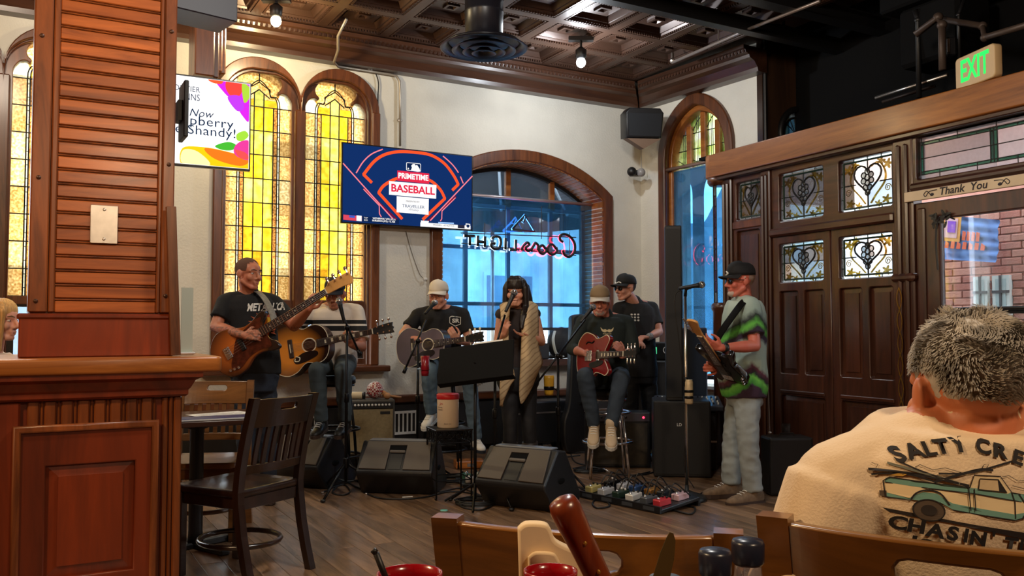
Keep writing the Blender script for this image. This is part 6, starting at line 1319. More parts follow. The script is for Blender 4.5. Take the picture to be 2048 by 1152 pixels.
def drape(name, rows, mat, th=0.006):
    """hanging cloth: rows of world points from top to bottom, given thickness"""
    rows = [[Vector(p) - wm.root for p in r] for r in rows]; rows = [smooth_path(r, 4) for r in rows]; nr = len(rows); nc = len(rows[0])
    cols_ = [smooth_path([rows[i][j] for i in range(nr)], 4) for j in range(nc)]; vs = []; fs = []; R_ = len(cols_[0])
    for j in range(nc):
        for i in range(R_): p = cols_[j][i]; vs.append(p + Vector((0, 0.012 * math.sin(j * 1.1 + i * 0.25) * (i / R_), 0)))
    for j in range(nc - 1):
        for i in range(R_ - 1): fs.append((j * R_ + i, j * R_ + i + 1, (j + 1) * R_ + i + 1, (j + 1) * R_ + i))
    o = MB().add(vs, fs).obj(name, mat, wm.t, True); sm = o.modifiers.new('thick', 'SOLIDIFY'); sm.thickness = th; return o
v3 = lambda px, py, d: P(px, py, d)
drape('vest_front', [[v3(1047, 604, 6.84), v3(1062, 602, 6.86), v3(1076, 610, 6.92)], [v3(1044, 640, 6.72), v3(1058, 638, 6.72), v3(1078, 642, 6.88)], [v3(1042, 690, 6.70), v3(1058, 690, 6.69), v3(1078, 690, 6.86)], [v3(1040, 740, 6.70), v3(1060, 740, 6.68), v3(1086, 724, 6.88)], [v3(1038, 784, 6.72), v3(1050, 785, 6.70), v3(1078, 742, 6.88)], [v3(1041, 806, 6.73), v3(1046, 806, 6.72), v3(1066, 776, 6.85)]], vest_m)
drape('vest_front', [[v3(999, 610, 6.80), v3(1010, 604, 6.76), v3(1022, 604, 6.78)], [v3(1002, 645, 6.72), v3(1010, 645, 6.70), v3(1018, 645, 6.71)], [v3(1000, 700, 6.72), v3(1010, 700, 6.69), v3(1018, 700, 6.70)], [v3(1000, 752, 6.74), v3(1014, 752, 6.70), v3(1030, 752, 6.72)], [v3(999, 790, 6.75), v3(1006, 790, 6.72), v3(1022, 770, 6.73)], [v3(1001, 812, 6.76), v3(1004, 813, 6.75), v3(1008, 800, 6.75)]], vest_m)
for S in 'RL': MB().ell(wm.g('sh' + S) + UP * 0.005, (0.055, 0.055, 0.05), 16, 10).obj('vest_shoulder', M('vest_shoulder', srgb(46, 34, 32), 0.8), wm.t, True)
hm = M('dark_brown_hair', srgb(26, 18, 15), 0.45, var=0.3, vscale=20, stretch=(6, 6, 0.5))
f_ = lambda x, y, z: wm.hc + wm.R * x + wm.F * y + wm.U * z
mb = MB(); mb.ell(f_(0, -0.022, 0.040), (0.084, 0.100, 0.086), axes=(wm.R, wm.F, wm.U))
for s_ in (-1, 1):
    mb.tube([f_(s_ * 0.055, 0.02, 0.085), f_(s_ * 0.076, 0.035, 0.03), f_(s_ * 0.079, 0.035, -0.04), f_(s_ * 0.078, 0.035, -0.12), f_(s_ * 0.076, 0.11, -0.20), f_(s_ * 0.070, 0.155, -0.29)], [0.02, 0.027, 0.024, 0.026, 0.028, 0.012], 12)
    mb.tube([f_(s_ * 0.05, -0.06, 0.05), f_(s_ * 0.07, -0.06, -0.05), f_(s_ * 0.075, -0.07, -0.16), f_(s_ * 0.07, -0.07, -0.26)], [0.04, 0.045, 0.05, 0.02], 12)
mb.tube([f_(0, -0.09, 0.03), f_(0, -0.10, -0.1), f_(0, -0.10, -0.24)], [0.05, 0.06, 0.03], 14)
for x in (-0.045, -0.03, -0.015, 0.0, 0.015, 0.03, 0.045): mb.tube([f_(x * 0.6, 0.05, 0.115), f_(x, 0.088, 0.085), f_(x * 1.1, 0.096 - abs(x) * 0.4, 0.045), f_(x * 1.15, 0.096 - abs(x) * 0.45, 0.016)], [0.016, 0.015, 0.012, 0.005], 8)
mk('hair', remesh(mb, 0.006, 2, 0.004, 30, 'hair', stretch=(1.6, 1.6, 0.12)), hm, wm.t)

# ---- singer in tan cap on the chrome stool
J = joints(pelvis=(1214, 750, 7.55), hipR=(1192, 754, 7.52), hipL=(1238, 754, 7.52), knR=(1170, 752, 7.10), knL=(1242, 756, 7.08), anR=(1188, 850, 7.16), anL=(1222, 852, 7.04), shR=(1168, 645, 7.50), shL=(1254, 646, 7.52), head=(1200, 604, 7.42), elR=(1144, 698, 7.40), wrR=(1168, 706, 7.22), elL=(1268, 700, 7.44), wrL=(1244, 712, 7.24))
gs = Person('singer in a tan cap and dark green shirt perched on the chrome stool', J, (-0.12, -1, -0.1), skin('pale_pink', srgb(196, 132, 112), 0.2), k=1.0)
gs.build_body(hR=dict(d=(0.85, -0.35, -0.1), p=(0, 1, -0.3), c=(0.5, 0.7, 0.5)), hL=dict(d=(-0.3, -0.3, 0.75), p=(-0.5, 0.5, 0.2), c=(0.7, 0.9, 0.6)), open_mouth=0.003)
gs.face((160, 150, 140)); gs.shirt(tee_dkgrn, 1.45, loose=0.01, sl_r=0.066); gs.trousers(M('slate_jeans', srgb(50, 62, 76), 0.8, var=0.3, bump=0.3, bscale=400))
for S, d in (('R', (-0.15, -1, -0.35)), ('L', (-0.1, -1, -0.4))): gs.shoe(S, d, M('cream_trainer', srgb(206, 184, 154), 0.6), sole_w, 1.08)
gs.cap_hat(M('tan_cap', srgb(140, 118, 90), 0.85), M('pale_visor', srgb(206, 200, 190), 0.7), tiltb=0.012); gs.hair_cap(M('white_hair', srgb(196, 190, 182), 0.9), -0.04, 0.003, 0.0)
MB().ell(gs.hc + gs.F * 0.052 - gs.U * 0.090, (0.042, 0.036, 0.030), 14, 10, axes=(gs.R, gs.F, gs.U)).obj('beard', M('white_beard', srgb(176, 150, 136), 0.9, bump=0.6, bscale=200), gs.t, True)
mo = shape_path(smooth_path([Vector((x, z, 0)) for x, z in ((-0.055, 0.03), (-0.045, 0.0), (-0.02, -0.012), (0, -0.004), (0.02, -0.012), (0.045, 0.0), (0.055, 0.03), (0.035, 0.012), (0.015, 0.014), (0, 0.008), (-0.015, 0.014), (-0.035, 0.012))], 4, True))
gs.decal(flat([mo]), M('cream_print', srgb(206, 190, 150), 0.8), P(1219, 662, 7.2) - gs.root, (1, 0, 0), UP, (0, 1, 0), 'moustache_print'); gs.decal(tmesh('MUSTACHE', 0.018, 0.07), M('cream_print2', srgb(206, 190, 150), 0.8), P(1219, 668, 7.2) - gs.root, (1, 0, 0), UP, (0, 1, 0), 'small_lettering')

# ---- drummer standing behind
J = joints(pelvis=(1278, 738, 8.45), hipR=(1262, 742, 8.42), hipL=(1296, 742, 8.50), knR=(1262, 830, 8.42), knL=(1300, 830, 8.50), anR=(1262, 898, 8.45), anL=(1304, 898, 8.52), shR=(1238, 618, 8.38), shL=(1304, 617, 8.52), head=(1251, 577, 8.36), elR=(1236, 672, 8.40), wrR=(1262, 686, 8.20), elL=(1318, 664, 8.44), wrL=(1298, 674, 8.24))
dp = Person('man in black cap and sunglasses standing behind the stool singer', J, (-0.85, -0.52, -0.02), skin('light', srgb(190, 136, 112), 0.15), k=0.98)
dp.build_body(hR=dict(d=(0.7, -0.5, 0.1), p=(0, 0, -1)), hL=dict(d=(-0.8, -0.4, 0.0), p=(0, 0.3, -1), c=(0.7, 0.8, 0.6)))
dp.face((50, 40, 34)); dp.shirt(tee_black, 0.7, loose=0.01); dp.trousers(M('black_jeans', srgb(20, 20, 23), 0.8)); dp.glasses(MT['black'], M('dark_lens', srgb(14, 12, 14), 0.1))
for S in 'RL': dp.shoe(S, (-0.4, -1, 0), shoe_blk, sole_d)
cp_ = dp.cap_hat(M('black_cap', srgb(17, 18, 20), 0.8), M('black_brim', srgb(15, 16, 18), 0.8)); MB().tube(smooth_path([dp.cap_f(-0.04, 0.082, 0.05), dp.cap_f(-0.02, 0.095, 0.06), dp.cap_f(0.01, 0.1, 0.05), dp.cap_f(0.045, 0.085, 0.06)], 4), 0.005, 6).obj('cap_lettering', ink_w, cp_)
dp.hair_cap(M('short_dark_hair', srgb(46, 36, 30), 0.9), -0.035, 0.002, 0.0)
for i in range(9):
    a = i * 0.7; me = flat([[(0.012 * math.cos(t + a), 0.010 * math.sin(t + a)) for t in (0, 1.2, 2.6, 4.0, 5.2)]], 0.1)
    dp.decal(me, ink_w, P(1272 + (i % 3) * 7, 628 + (i // 3) * 6, 8.0) - dp.root, (1, 0, 0), UP, (0, 1, 0), 'chest_print')
gl = MB(); wL = dp.g('wrL'); eL = dp.g('elL'); gl.tube([wL.lerp(eL, 0.12), wL, wL + (wL - eL) * 0.12], [0.036, 0.034, 0.03], 12).obj('wrist_band', M('patterned_band', srgb(120, 118, 116), 0.7, var=0.9, vscale=70), dp.t, True)

# ---- guitarist in tie-dye
J = joints(pelvis=(1490, 772, 6.50), hipR=(1482, 778, 6.60), hipL=(1494, 780, 6.42), knR=(1466, 876, 6.60), knL=(1496, 884, 6.38), anR=(1462, 966, 6.62), anL=(1506, 980, 6.42), shR=(1478, 612, 6.66), shL=(1500, 614, 6.30), head=(1480, 562, 6.46), elR=(1462, 692, 6.74), wrR=(1440, 730, 6.36), elL=(1510, 692, 6.20), wrL=(1442, 696, 6.10))
m, nt, b = _nt('tie_dye'); N, L = nt.nodes, nt.links; tc = N.new('ShaderNodeTexCoord'); sx = N.new('ShaderNodeSeparateXYZ'); L.new(tc.outputs['Object'], sx.inputs[0]); nz = N.new('ShaderNodeTexNoise'); nz.inputs['Scale'].default_value = 26; nz.inputs['Detail'].default_value = 4; L.new(tc.outputs['Object'], nz.inputs[0])
ab = N.new('ShaderNodeMath'); ab.operation = 'ABSOLUTE'; L.new(sx.outputs[0], ab.inputs[0]); m1 = N.new('ShaderNodeMath'); m1.operation = 'MULTIPLY_ADD'; m1.inputs[1].default_value = 0.75; L.new(ab.outputs[0], m1.inputs[0]); L.new(sx.outputs[2], m1.inputs[2]); m2 = N.new('ShaderNodeMath'); m2.operation = 'MULTIPLY_ADD'; m2.inputs[1].default_value = 0.05; L.new(nz.outputs[0], m2.inputs[0]); L.new(m1.outputs[0], m2.inputs[2])
mr = N.new('ShaderNodeMapRange'); mr.inputs[1].default_value = 0.72; mr.inputs[2].default_value = 1.56; L.new(m2.outputs[0], mr.inputs[0]); rp = N.new('ShaderNodeValToRGB'); L.new(mr.outputs[0], rp.inputs[0])
tie = [(0, srgb(60, 40, 62)), (0.20, srgb(62, 44, 66)), (0.22, srgb(70, 150, 60)), (0.28, srgb(110, 190, 80)), (0.31, srgb(28, 28, 34)), (0.36, srgb(96, 44, 62)), (0.40, srgb(166, 190, 178)), (0.62, srgb(176, 198, 190)), (0.66, srgb(58, 42, 66)), (0.70, srgb(44, 34, 50)), (0.74, srgb(96, 180, 70)), (0.80, srgb(30, 34, 40)), (0.86, srgb(150, 172, 164)), (1, srgb(178, 196, 188))]
while len(rp.color_ramp.elements) < len(tie): rp.color_ramp.elements.new(0.5)
for e, (p_, c_) in zip(rp.color_ramp.elements, tie): e.position = p_; e.color = c4(c_)
L.new(rp.outputs[0], b.inputs['Base Color']); b.inputs['Roughness'].default_value = 0.85
td = Person('guitarist in a tie-dye t-shirt and black cap standing at the straight microphone stand', J, (-0.98, -0.18, -0.03), skin('red', srgb(196, 112, 92), 0.2), belly=0.05, k=1.0)
td.build_body(hR=dict(d=(-0.8, -0.5, -0.1), p=(0.4, 0.8, 0.1), c=(0.8, 0.9, 0.7)), hL=dict(d=(-0.9, -0.1, 0.3), p=(0.1, 0.8, 0.5), c=(0.5, 0.8, 0.6), s=0.5))
td.face((120, 100, 90)); td.shirt(m, 0.72, loose=0.022, hem=-0.2, sl_r=0.075, fold=0.008); td.trousers(denim_p, r=(0.098, 0.074, 0.068), fold=0.009)
for S, d in (('R', (-1, -0.25, 0)), ('L', (-1, -0.45, 0))): td.shoe(S, d, shoe_tan, sole_d, 1.12)
cp_ = td.cap_hat(M('black_navy_cap', srgb(14, 15, 20), 0.8), M('black_navy_brim', srgb(14, 15, 19), 0.8), brim_len=0.07); MB().tube(smooth_path([td.cap_f(-0.02, 0.096, 0.03), td.cap_f(0.015, 0.098, 0.045), td.cap_f(-0.015, 0.096, 0.055), td.cap_f(0.02, 0.092, 0.07)], 4), 0.006, 6).obj('cap_emblem', ink_w, cp_); MB().ell(td.cap_f(-0.084, 0.0, 0.022), (0.003, 0.014, 0.007), 10, 6).obj('side_emblem', ink_w, cp_)
td.glasses(MT['black'], M('smoke_lens', srgb(24, 20, 20), 0.1)); td.hair_cap(M('short_grey_hair', srgb(150, 128, 116), 0.9), -0.04, 0.001, -0.01)
MB().ell(td.hc + td.F * 0.070 - td.U * 0.092, (0.034, 0.03, 0.024), 14, 10, axes=(td.R, td.F, td.U)).obj('beard', M('grey_goatee', srgb(186, 168, 156), 0.9), td.t, True)
td.strap([P(1497, 606, 6.60), P(1500, 597, 6.42), P(1488, 602, 6.28), P(1462, 636, 6.22), P(1440, 668, 6.22), P(1430, 690, 6.26)], MT['blackm'], 0.034)
wL = td.g('wrL'); eL = td.g('elL'); MB().tube([wL.lerp(eL, 0.06), wL.lerp(eL, 0.16)], 0.036, 14).obj('wrist_watch', MT['rubber'], td.t, True)

# ---- diner at the far left
J = joints(pelvis=(-6, 800, 5.2), hipR=(-40, 800, 5.2), hipL=(0, 800, 5.2), knR=(60, 810, 5.0), knL=(60, 815, 5.3), anR=(60, 960, 5.0), anL=(60, 960, 5.3), shR=(-24, 728, 5.05), shL=(-8, 728, 5.4), head=(2, 640, 5.15), elR=(-10, 800, 4.98), wrR=(45, 775, 5.0), elL=(10, 800, 5.45), wrL=(50, 775, 5.35))
lw = Person('blonde woman in profile eating at the far table behind the counter', J, (1, -0.12, -0.05), skin('rosy', srgb(216, 160, 136), 0.15), fem=True)
lw.build_body(hR=dict(d=(0.8, 0, 0.2), p=(0, 0.2, -1)), hL=dict(d=(0.8, 0, 0.2), p=(0, 0.2, -1))); lw.face((120, 90, 60)); lw.shirt(M('cream_blouse', srgb(224, 206, 190), 0.8), 1.7, loose=0.01); lw.trousers(denim_d, fold=0.003)
for S in 'RL': lw.shoe(S, (1, 0, 0), shoe_blk, sole_d, 0.9)
f2 = lambda x, y, z: lw.hc + lw.R * x + lw.F * y + lw.U * z
mb = MB(); mb.ell(f2(0, -0.03, 0.035), (0.084, 0.098, 0.09), axes=(lw.R, lw.F, lw.U)); mb.tube([f2(0.07, 0.0, 0.06), f2(0.078, 0.02, 0.0), f2(0.075, 0.02, -0.08), f2(0.07, 0.03, -0.17)], [0.03, 0.034, 0.034, 0.02], 12); mb.tube([f2(0.045, 0.03, 0.10), f2(0.068, 0.055, 0.05), f2(0.074, 0.05, -0.02), f2(0.072, 0.045, -0.10), f2(0.07, 0.05, -0.18)], [0.024, 0.024, 0.022, 0.024, 0.014], 12); mb.ell(f2(0, 0.0, 0.055), (0.082, 0.088, 0.075), axes=(lw.R, lw.F, lw.U)); mb.tube([f2(0, -0.09, 0.03), f2(0, -0.1, -0.1), f2(0, -0.1, -0.2)], [0.06, 0.06, 0.03], 12)
mk('hair', remesh(mb, 0.006, 2, 0.003, 30, 'hair', stretch=(1.5, 1.5, 0.15)), M('blonde_hair', srgb(206, 160, 96), 0.5, var=0.35, vscale=16, stretch=(6, 6, 0.4)), lw.t)
# ================================================================ instruments
def sunburst(name, mid, edge, rad, ctr=(0.03, 0.0), start=0.35):
    m, nt, b = _nt(name); N, L = nt.nodes, nt.links; tc = N.new('ShaderNodeTexCoord'); mp = N.new('ShaderNodeMapping'); mp.inputs['Location'].default_value = (-ctr[0] / rad[0], 0, -ctr[1] / rad[1]); mp.inputs['Scale'].default_value = (1 / rad[0], 0, 1 / rad[1]); L.new(tc.outputs['Object'], mp.inputs[0])
    ln = N.new('ShaderNodeVectorMath'); ln.operation = 'LENGTH'; L.new(mp.outputs[0], ln.inputs[0]); r = N.new('ShaderNodeValToRGB'); r.color_ramp.elements[0].position = start; r.color_ramp.elements[0].color = c4(mid); r.color_ramp.elements[1].position = 0.95; r.color_ramp.elements[1].color = c4(edge)
    L.new(ln.outputs['Value'], r.inputs[0]); L.new(r.outputs[0], b.inputs['Base Color']); b.inputs['Roughness'].default_value = 0.25; b.inputs['Coat Weight'].default_value = 0.6; return m
MAPLE = M('maple', srgb(206, 150, 82), 0.4, var=0.1, vscale=12); ROSE = M('rosewood', srgb(48, 30, 22), 0.5, var=0.2); IVORY = M('ivory_binding', srgb(230, 218, 190), 0.4); NICKEL = MT['chrome']
def gmat(bridge, nut, front):
    x = norm(nut - bridge); y = -(Vector(front) - x * Vector(front).dot(x)).normalized(); z = x.cross(y); m = Matrix((x, y, z)).transposed().to_4x4(); m.translation = bridge; return m
def loop_of(top, bot, n=5): return shape_path(smooth_path([Vector((x, z, 0)) for x, z in top] + [Vector((x, z, 0)) for x, z in reversed(bot)], n, True))
def guitar(label, kind, bridge, nut, front, scale, body_m, side_m, head_m, fit=True):
    L = (nut - bridge).length; kx_ = (L / scale) if fit else 1.0
    t = thing({'bass': 'bass_guitar', 'jumbo': 'acoustic_guitar', 'small': 'acoustic_guitar'}.get(kind, 'electric_guitar'), label, 'guitar', gmat(bridge, nut, front) @ Matrix.Diagonal((kx_, 1, 1, 1)))
    ac = kind in ('jumbo', 'small'); s = scale
    if ac:
        lo, wa, up = (0.215, 0.138, 0.155) if kind == 'jumbo' else (0.175, 0.118, 0.135); tail = -0.20 if kind == 'jumbo' else -0.165; th = 0.115 if kind == 'jumbo' else 0.10
        top = [(tail, 0), (tail * 0.86, lo * 0.62), (tail * 0.35, lo * 0.98), (0.02, lo * 0.93), (0.105, wa), (0.19, up), (0.255, up * 0.86), (0.295, up * 0.4)]; jx = 0.29
        if kind == 'jumbo': bot = [(x, -z) for x, z in top[1:]]
        else: bot = [(x, -z) for x, z in top[1:]]
    elif kind == 'bass':
        th = 0.044; top = [(-0.13, 0.0), (-0.11, 0.10), (-0.02, 0.165), (0.09, 0.145), (0.18, 0.105), (0.26, 0.11), (0.32, 0.13), (0.375, 0.125), (0.36, 0.09), (0.32, 0.055), (0.30, 0.035)]
        bot = [(-0.12, -0.09), (-0.05, -0.165), (0.05, -0.165), (0.14, -0.12), (0.22, -0.12), (0.30, -0.155), (0.35, -0.15), (0.34, -0.10), (0.30, -0.045)]; jx = 0.30
    elif kind == 'semi':
        th = 0.045; top = [(-0.16, 0.0), (-0.14, 0.12), (-0.05, 0.195), (0.06, 0.175), (0.12, 0.14), (0.19, 0.15), (0.25, 0.165), (0.29, 0.13), (0.26, 0.075), (0.235, 0.035)]; bot = [(x, -z) for x, z in top[1:]]; jx = 0.235
    else:
        th = 0.044; top = [(-0.11, 0.0), (-0.09, 0.10), (-0.01, 0.155), (0.08, 0.135), (0.15, 0.11), (0.23, 0.14), (0.29, 0.15), (0.29, 0.11), (0.25, 0.05), (0.24, 0.03)]; bot = [(x, -z) for x, z in top[1:]]; jx = 0.24
    lp = loop_of(top, bot)
    holes = [arc(0.145, 0, 0.048, 0, 360, 24)[:-1]] if ac else []
    if ac:
        mk('body', plate('body', [lp], 0.004, th), side_m, t); mk('sound_board', plate('sound_board', [lp] + holes, 0.0, 0.006, 0.001), body_m, t)
        mk('binding', plate('binding', [lp, [(x * 0.985 + 0.001, z * 0.975) for x, z in lp]], -0.003, 0.004), IVORY, t); mk('rosette', plate('rosette', [arc(0.145, 0, 0.058, 0, 360, 24)[:-1], arc(0.145, 0, 0.050, 0, 360, 24)[:-1]], -0.002, 0.001), IVORY, t)
        br = MB().bevbox(-0.018, 0.018, -0.012, 0.0, -0.075, 0.075, 0.004).obj('bridge', ROSE, t); MB().box(-0.003, 0.003, -0.017, -0.011, -0.035, 0.035).obj('saddle', IVORY, br)
        pg = shape_path(smooth_path([Vector((x, z, 0)) for x, z in ((0.10, -0.05), (0.19, -0.052), (0.20, -0.09), (0.12, -0.12), (0.03, -0.13), (0.01, -0.09), (0.06, -0.065))], 4, True)); mk('pick_guard', plate('pick_guard', [pg], -0.003, 0.0), M('dark_guard', srgb(34, 20, 16), 0.25), t)
        if kind == 'jumbo': MB().tube(smooth_path([(0.03, -0.004, -0.07), (0.06, -0.004, -0.085), (0.05, -0.004, -0.11), (0.02, -0.004, -0.105), (0.025, -0.004, -0.085)], 5), 0.004, 6).obj('guard_flourish', IVORY, t)
    else:
        mk('body', plate('body', [lp], 0.0, th, 0.006, 2), body_m, t)
        if kind == 'semi':
            mk('binding', plate('binding', [lp, [(x * 0.985, z * 0.97) for x, z in lp]], -0.002, 0.003), IVORY, t)
            for sd in (-1, 1): MB().tube(smooth_path([(-0.03, -0.002, sd * 0.10), (0.0, -0.002, sd * 0.115), (0.05, -0.002, sd * 0.105), (0.08, -0.002, sd * 0.12)], 4), 0.006, 6).obj('sound_hole', MT['blackm'], t)
        pgp = {'bass': [(0.30, 0.05), (0.33, 0.10), (0.22, 0.09), (0.10, 0.06), (0.03, -0.02), (-0.03, -0.10), (0.02, -0.14), (0.12, -0.105), (0.22, -0.10), (0.30, -0.12), (0.31, -0.05)], 'semi': [(0.20, -0.04), (0.20, -0.075), (0.06, -0.10), (0.03, -0.06)]}.get(kind, [(0.24, 0.05), (0.22, 0.09), (0.05, 0.05), (-0.04, -0.06), (0.02, -0.13), (0.15, -0.09), (0.26, -0.10)])
        mk('pick_guard', plate('pick_guard', [shape_path(smooth_path([Vector((x, z, 0)) for x, z in pgp], 3, True))], -0.004, 0.0), M('tortoise_guard', srgb(84, 34, 20), 0.25, var=0.5, vscale=30) if kind == 'bass' else MT['blackplastic'], t)
        br = MB().bevbox(-0.03, 0.02, -0.014, 0.0, -0.042, 0.042, 0.003).obj('bridge', NICKEL, t)
        for i in range(4): MB().bevbox(-0.02, 0.008, -0.02, -0.012, -0.033 + i * 0.018, -0.021 + i * 0.018, 0.002).obj('saddle', NICKEL, br)
        for x in ((0.115,) if kind == 'bass' else (0.045, 0.15)): MB().bevbox(x - 0.018, x + 0.018, -0.016, 0.0, -0.045, 0.045, 0.004).obj('pickup', MT['black'] if kind != 'semi' else NICKEL, t)
        for i in range(3): MB().lathe([(0.010, 0), (0.010, 0.012), (0.008, 0.014)], 12, Matrix.Translation((-0.045 + i * 0.032 - (0.02 if kind == 'semi' else 0), -0.002, -0.115 - i * 0.006)) @ Matrix.Rotation(PI / 2, 4, 'X')).obj('knob', NICKEL if kind != 'semi' else MT['black'], t)
    nw0, nw1 = (0.030, 0.021) if kind != 'bass' else (0.031, 0.020); ny = -0.012 if ac else -0.018
    secs = [(Vector((x, ny + 0.012, 0)), Vector((0, 0, 1)), w, Vector((0, 1, 0)), 0.013) for x, w in ((jx - 0.04, nw0), (s * 0.7, (nw0 + nw1) / 2), (s, nw1))]
    nk = MB().loft(secs, 16).obj('neck', head_m if kind != 'bass' else MAPLE, t, True)
    fb0 = jx - (0.10 if not ac else 0.08)
    MB().add([(fb0, ny + 0.004, -nw0 - .002), (fb0, ny + 0.004, nw0 + .002), (s, ny + 0.004, nw1), (s, ny + 0.004, -nw1), (fb0, ny - 0.004, -nw0 - .002), (fb0, ny - 0.004, nw0 + .002), (s, ny - 0.004, nw1), (s, ny - 0.004, -nw1)], [(0, 1, 2, 3), (7, 6, 5, 4), (0, 4, 5, 1), (1, 5, 6, 2), (2, 6, 7, 3), (3, 7, 4, 0)]).obj('fretboard', ROSE, t)
    fm = MB()
    for i in range(1, 20):
        x = s / 2 ** (i / 12)
        if x < fb0: break
        w = nw1 + (nw0 - nw1) * (s - x) / (s - fb0); fm.box(x - 0.0012, x + 0.0012, ny - 0.0055, ny - 0.003, -w, w)
    fm.obj('fret_wire', NICKEL, t); im = MB()
    for i in (3, 5, 7, 9, 12, 15):
        x = (s / 2 ** (i / 12) + s / 2 ** ((i - 1) / 12)) / 2
        if x < fb0: continue
        if kind in ('jumbo', 'semi'): im.box(x - 0.009, x + 0.009, ny - 0.0046, ny - 0.0038, -0.013, 0.013)
        else: im.ell((x, ny - 0.004, 0), (0.004, 0.001, 0.004), 8, 6)
    im.obj('inlay', IVORY, t); MB().box(s - 0.002, s + 0.004, ny - 0.008, ny + 0.004, -nw1, nw1).obj('nut', IVORY, t)
    sm = MB(); ns = 4 if kind == 'bass' else 6
    for i in range(ns): q = (i / (ns - 1) - 0.5); sm.tube([(0, -0.018, q * 0.055), (s, ny - 0.008, q * nw1 * 1.6)], 0.0011 if kind == 'bass' else 0.0008, 4)
    sm.obj('string', NICKEL, t)
    if kind in ('bass', 'solid'):
        hl = 0.21 if kind == 'bass' else 0.17; hp = [(s, -nw1), (s + 0.03, -0.025), (s + hl * 0.6, -0.034), (s + hl * 0.9, -0.048), (s + hl, -0.02), (s + hl * 0.98, 0.025), (s + hl * 0.86, 0.038), (s + hl * 0.25, 0.045), (s + 0.05, 0.052), (s + 0.02, 0.03), (s, nw1)]
        hd_ = mk('headstock', plate('headstock', [shape_path(smooth_path([Vector((x, z, 0)) for x, z in hp], 3, True))], ny, ny + 0.016, 0.002), MAPLE, t); pegs = [(s + 0.045 + i * (hl - 0.06) / (ns - 1), 0.03 - i * 0.002, 1) for i in range(ns)]
    else:
        hl = 0.16; hp = [(s, -nw1), (s + 0.03, -0.032), (s + hl * 0.8, -0.042), (s + hl, -0.040), (s + hl * 0.95, -0.015), (s + hl * 1.02, 0), (s + hl * 0.95, 0.015), (s + hl, 0.040), (s + hl * 0.8, 0.042), (s + 0.03, 0.032), (s, nw1)]
        me = plate('headstock', [hp], ny, ny + 0.016, 0.002); hd_ = mk('headstock', me, MT['black'], t); pegs = [(s + 0.04 + i * 0.045, 0.025 * sd, sd) for sd in (-1, 1) for i in range(3)]
    for x, z, sd in pegs:
        pg_ = MB().lathe([(0.006, 0), (0.006, 0.012)], 10, Matrix.Translation((x, ny, z)) @ Matrix.Rotation(PI / 2, 4, 'X')).obj('tuning_post', NICKEL, hd_)
        q = MB(); q.tube([(x, ny + 0.012, z), (x, ny + 0.012, z + sd * 0.035)], 0.004, 6); q.ell((x, ny + 0.012, z + sd * 0.045), (0.010 if kind != 'bass' else 0.014, 0.004, 0.012 if kind != 'bass' else 0.016), 10, 6); q.obj('tuning_key', NICKEL if kind != 'small' else IVORY, pg_)
    return t
SB1 = sunburst('tobacco_sunburst', srgb(214, 112, 40), srgb(30, 15, 10), (0.28, 0.20), (0.08, 0), 0.25); SB2 = sunburst('jumbo_sunburst', srgb(226, 138, 44), srgb(38, 18, 10), (0.28, 0.23), (0.0, -0.03), 0.35)
guitar('sunburst electric bass with maple headstock held by the bass player', 'bass', P(458, 706, 6.10), P(654, 583, 6.02), (-0.05, -1, 0.12), 0.84, SB1, SB1, MAPLE)
guitar('large sunburst jumbo acoustic guitar with pearl inlays', 'jumbo', P(582, 698, 6.98), P(746, 663, 6.86), (-0.05, -1, 0.12), 0.645, SB2, M('dark_mahogany', srgb(60, 28, 16), 0.3, coat=0.5), M('mahogany_neck', srgb(86, 46, 28), 0.4))
guitar('small dusky acoustic guitar of the white capped singer', 'small', P(826, 694, 7.74), P(932, 678, 7.44), (-0.3, -1, 0.1), 0.50, M('dusky_blue_top', srgb(98, 84, 92), 0.35, var=0.15, coat=0.4), M('dark_sides', srgb(44, 30, 28), 0.3), M('walnut_neck', srgb(66, 44, 32), 0.4))
guitar('cherry red semi-hollow electric guitar on the stool singer lap', 'semi', P(1176, 712, 7.20), P(1250, 708, 6.86), (-0.55, -0.9, 0.15), 0.50, M('cherry_red', srgb(130, 20, 22), 0.2, coat=0.7), None, M('cherry_neck', srgb(96, 34, 26), 0.35))
guitar('black electric guitar with maple neck held by the tie-dye guitarist', 'solid', P(1456, 752, 6.30), P(1402, 668, 5.98), (-0.75, -0.75, 0.1), 0.50, M('black_lacquer', srgb(14, 14, 16), 0.2, coat=0.6), None, MAPLE)

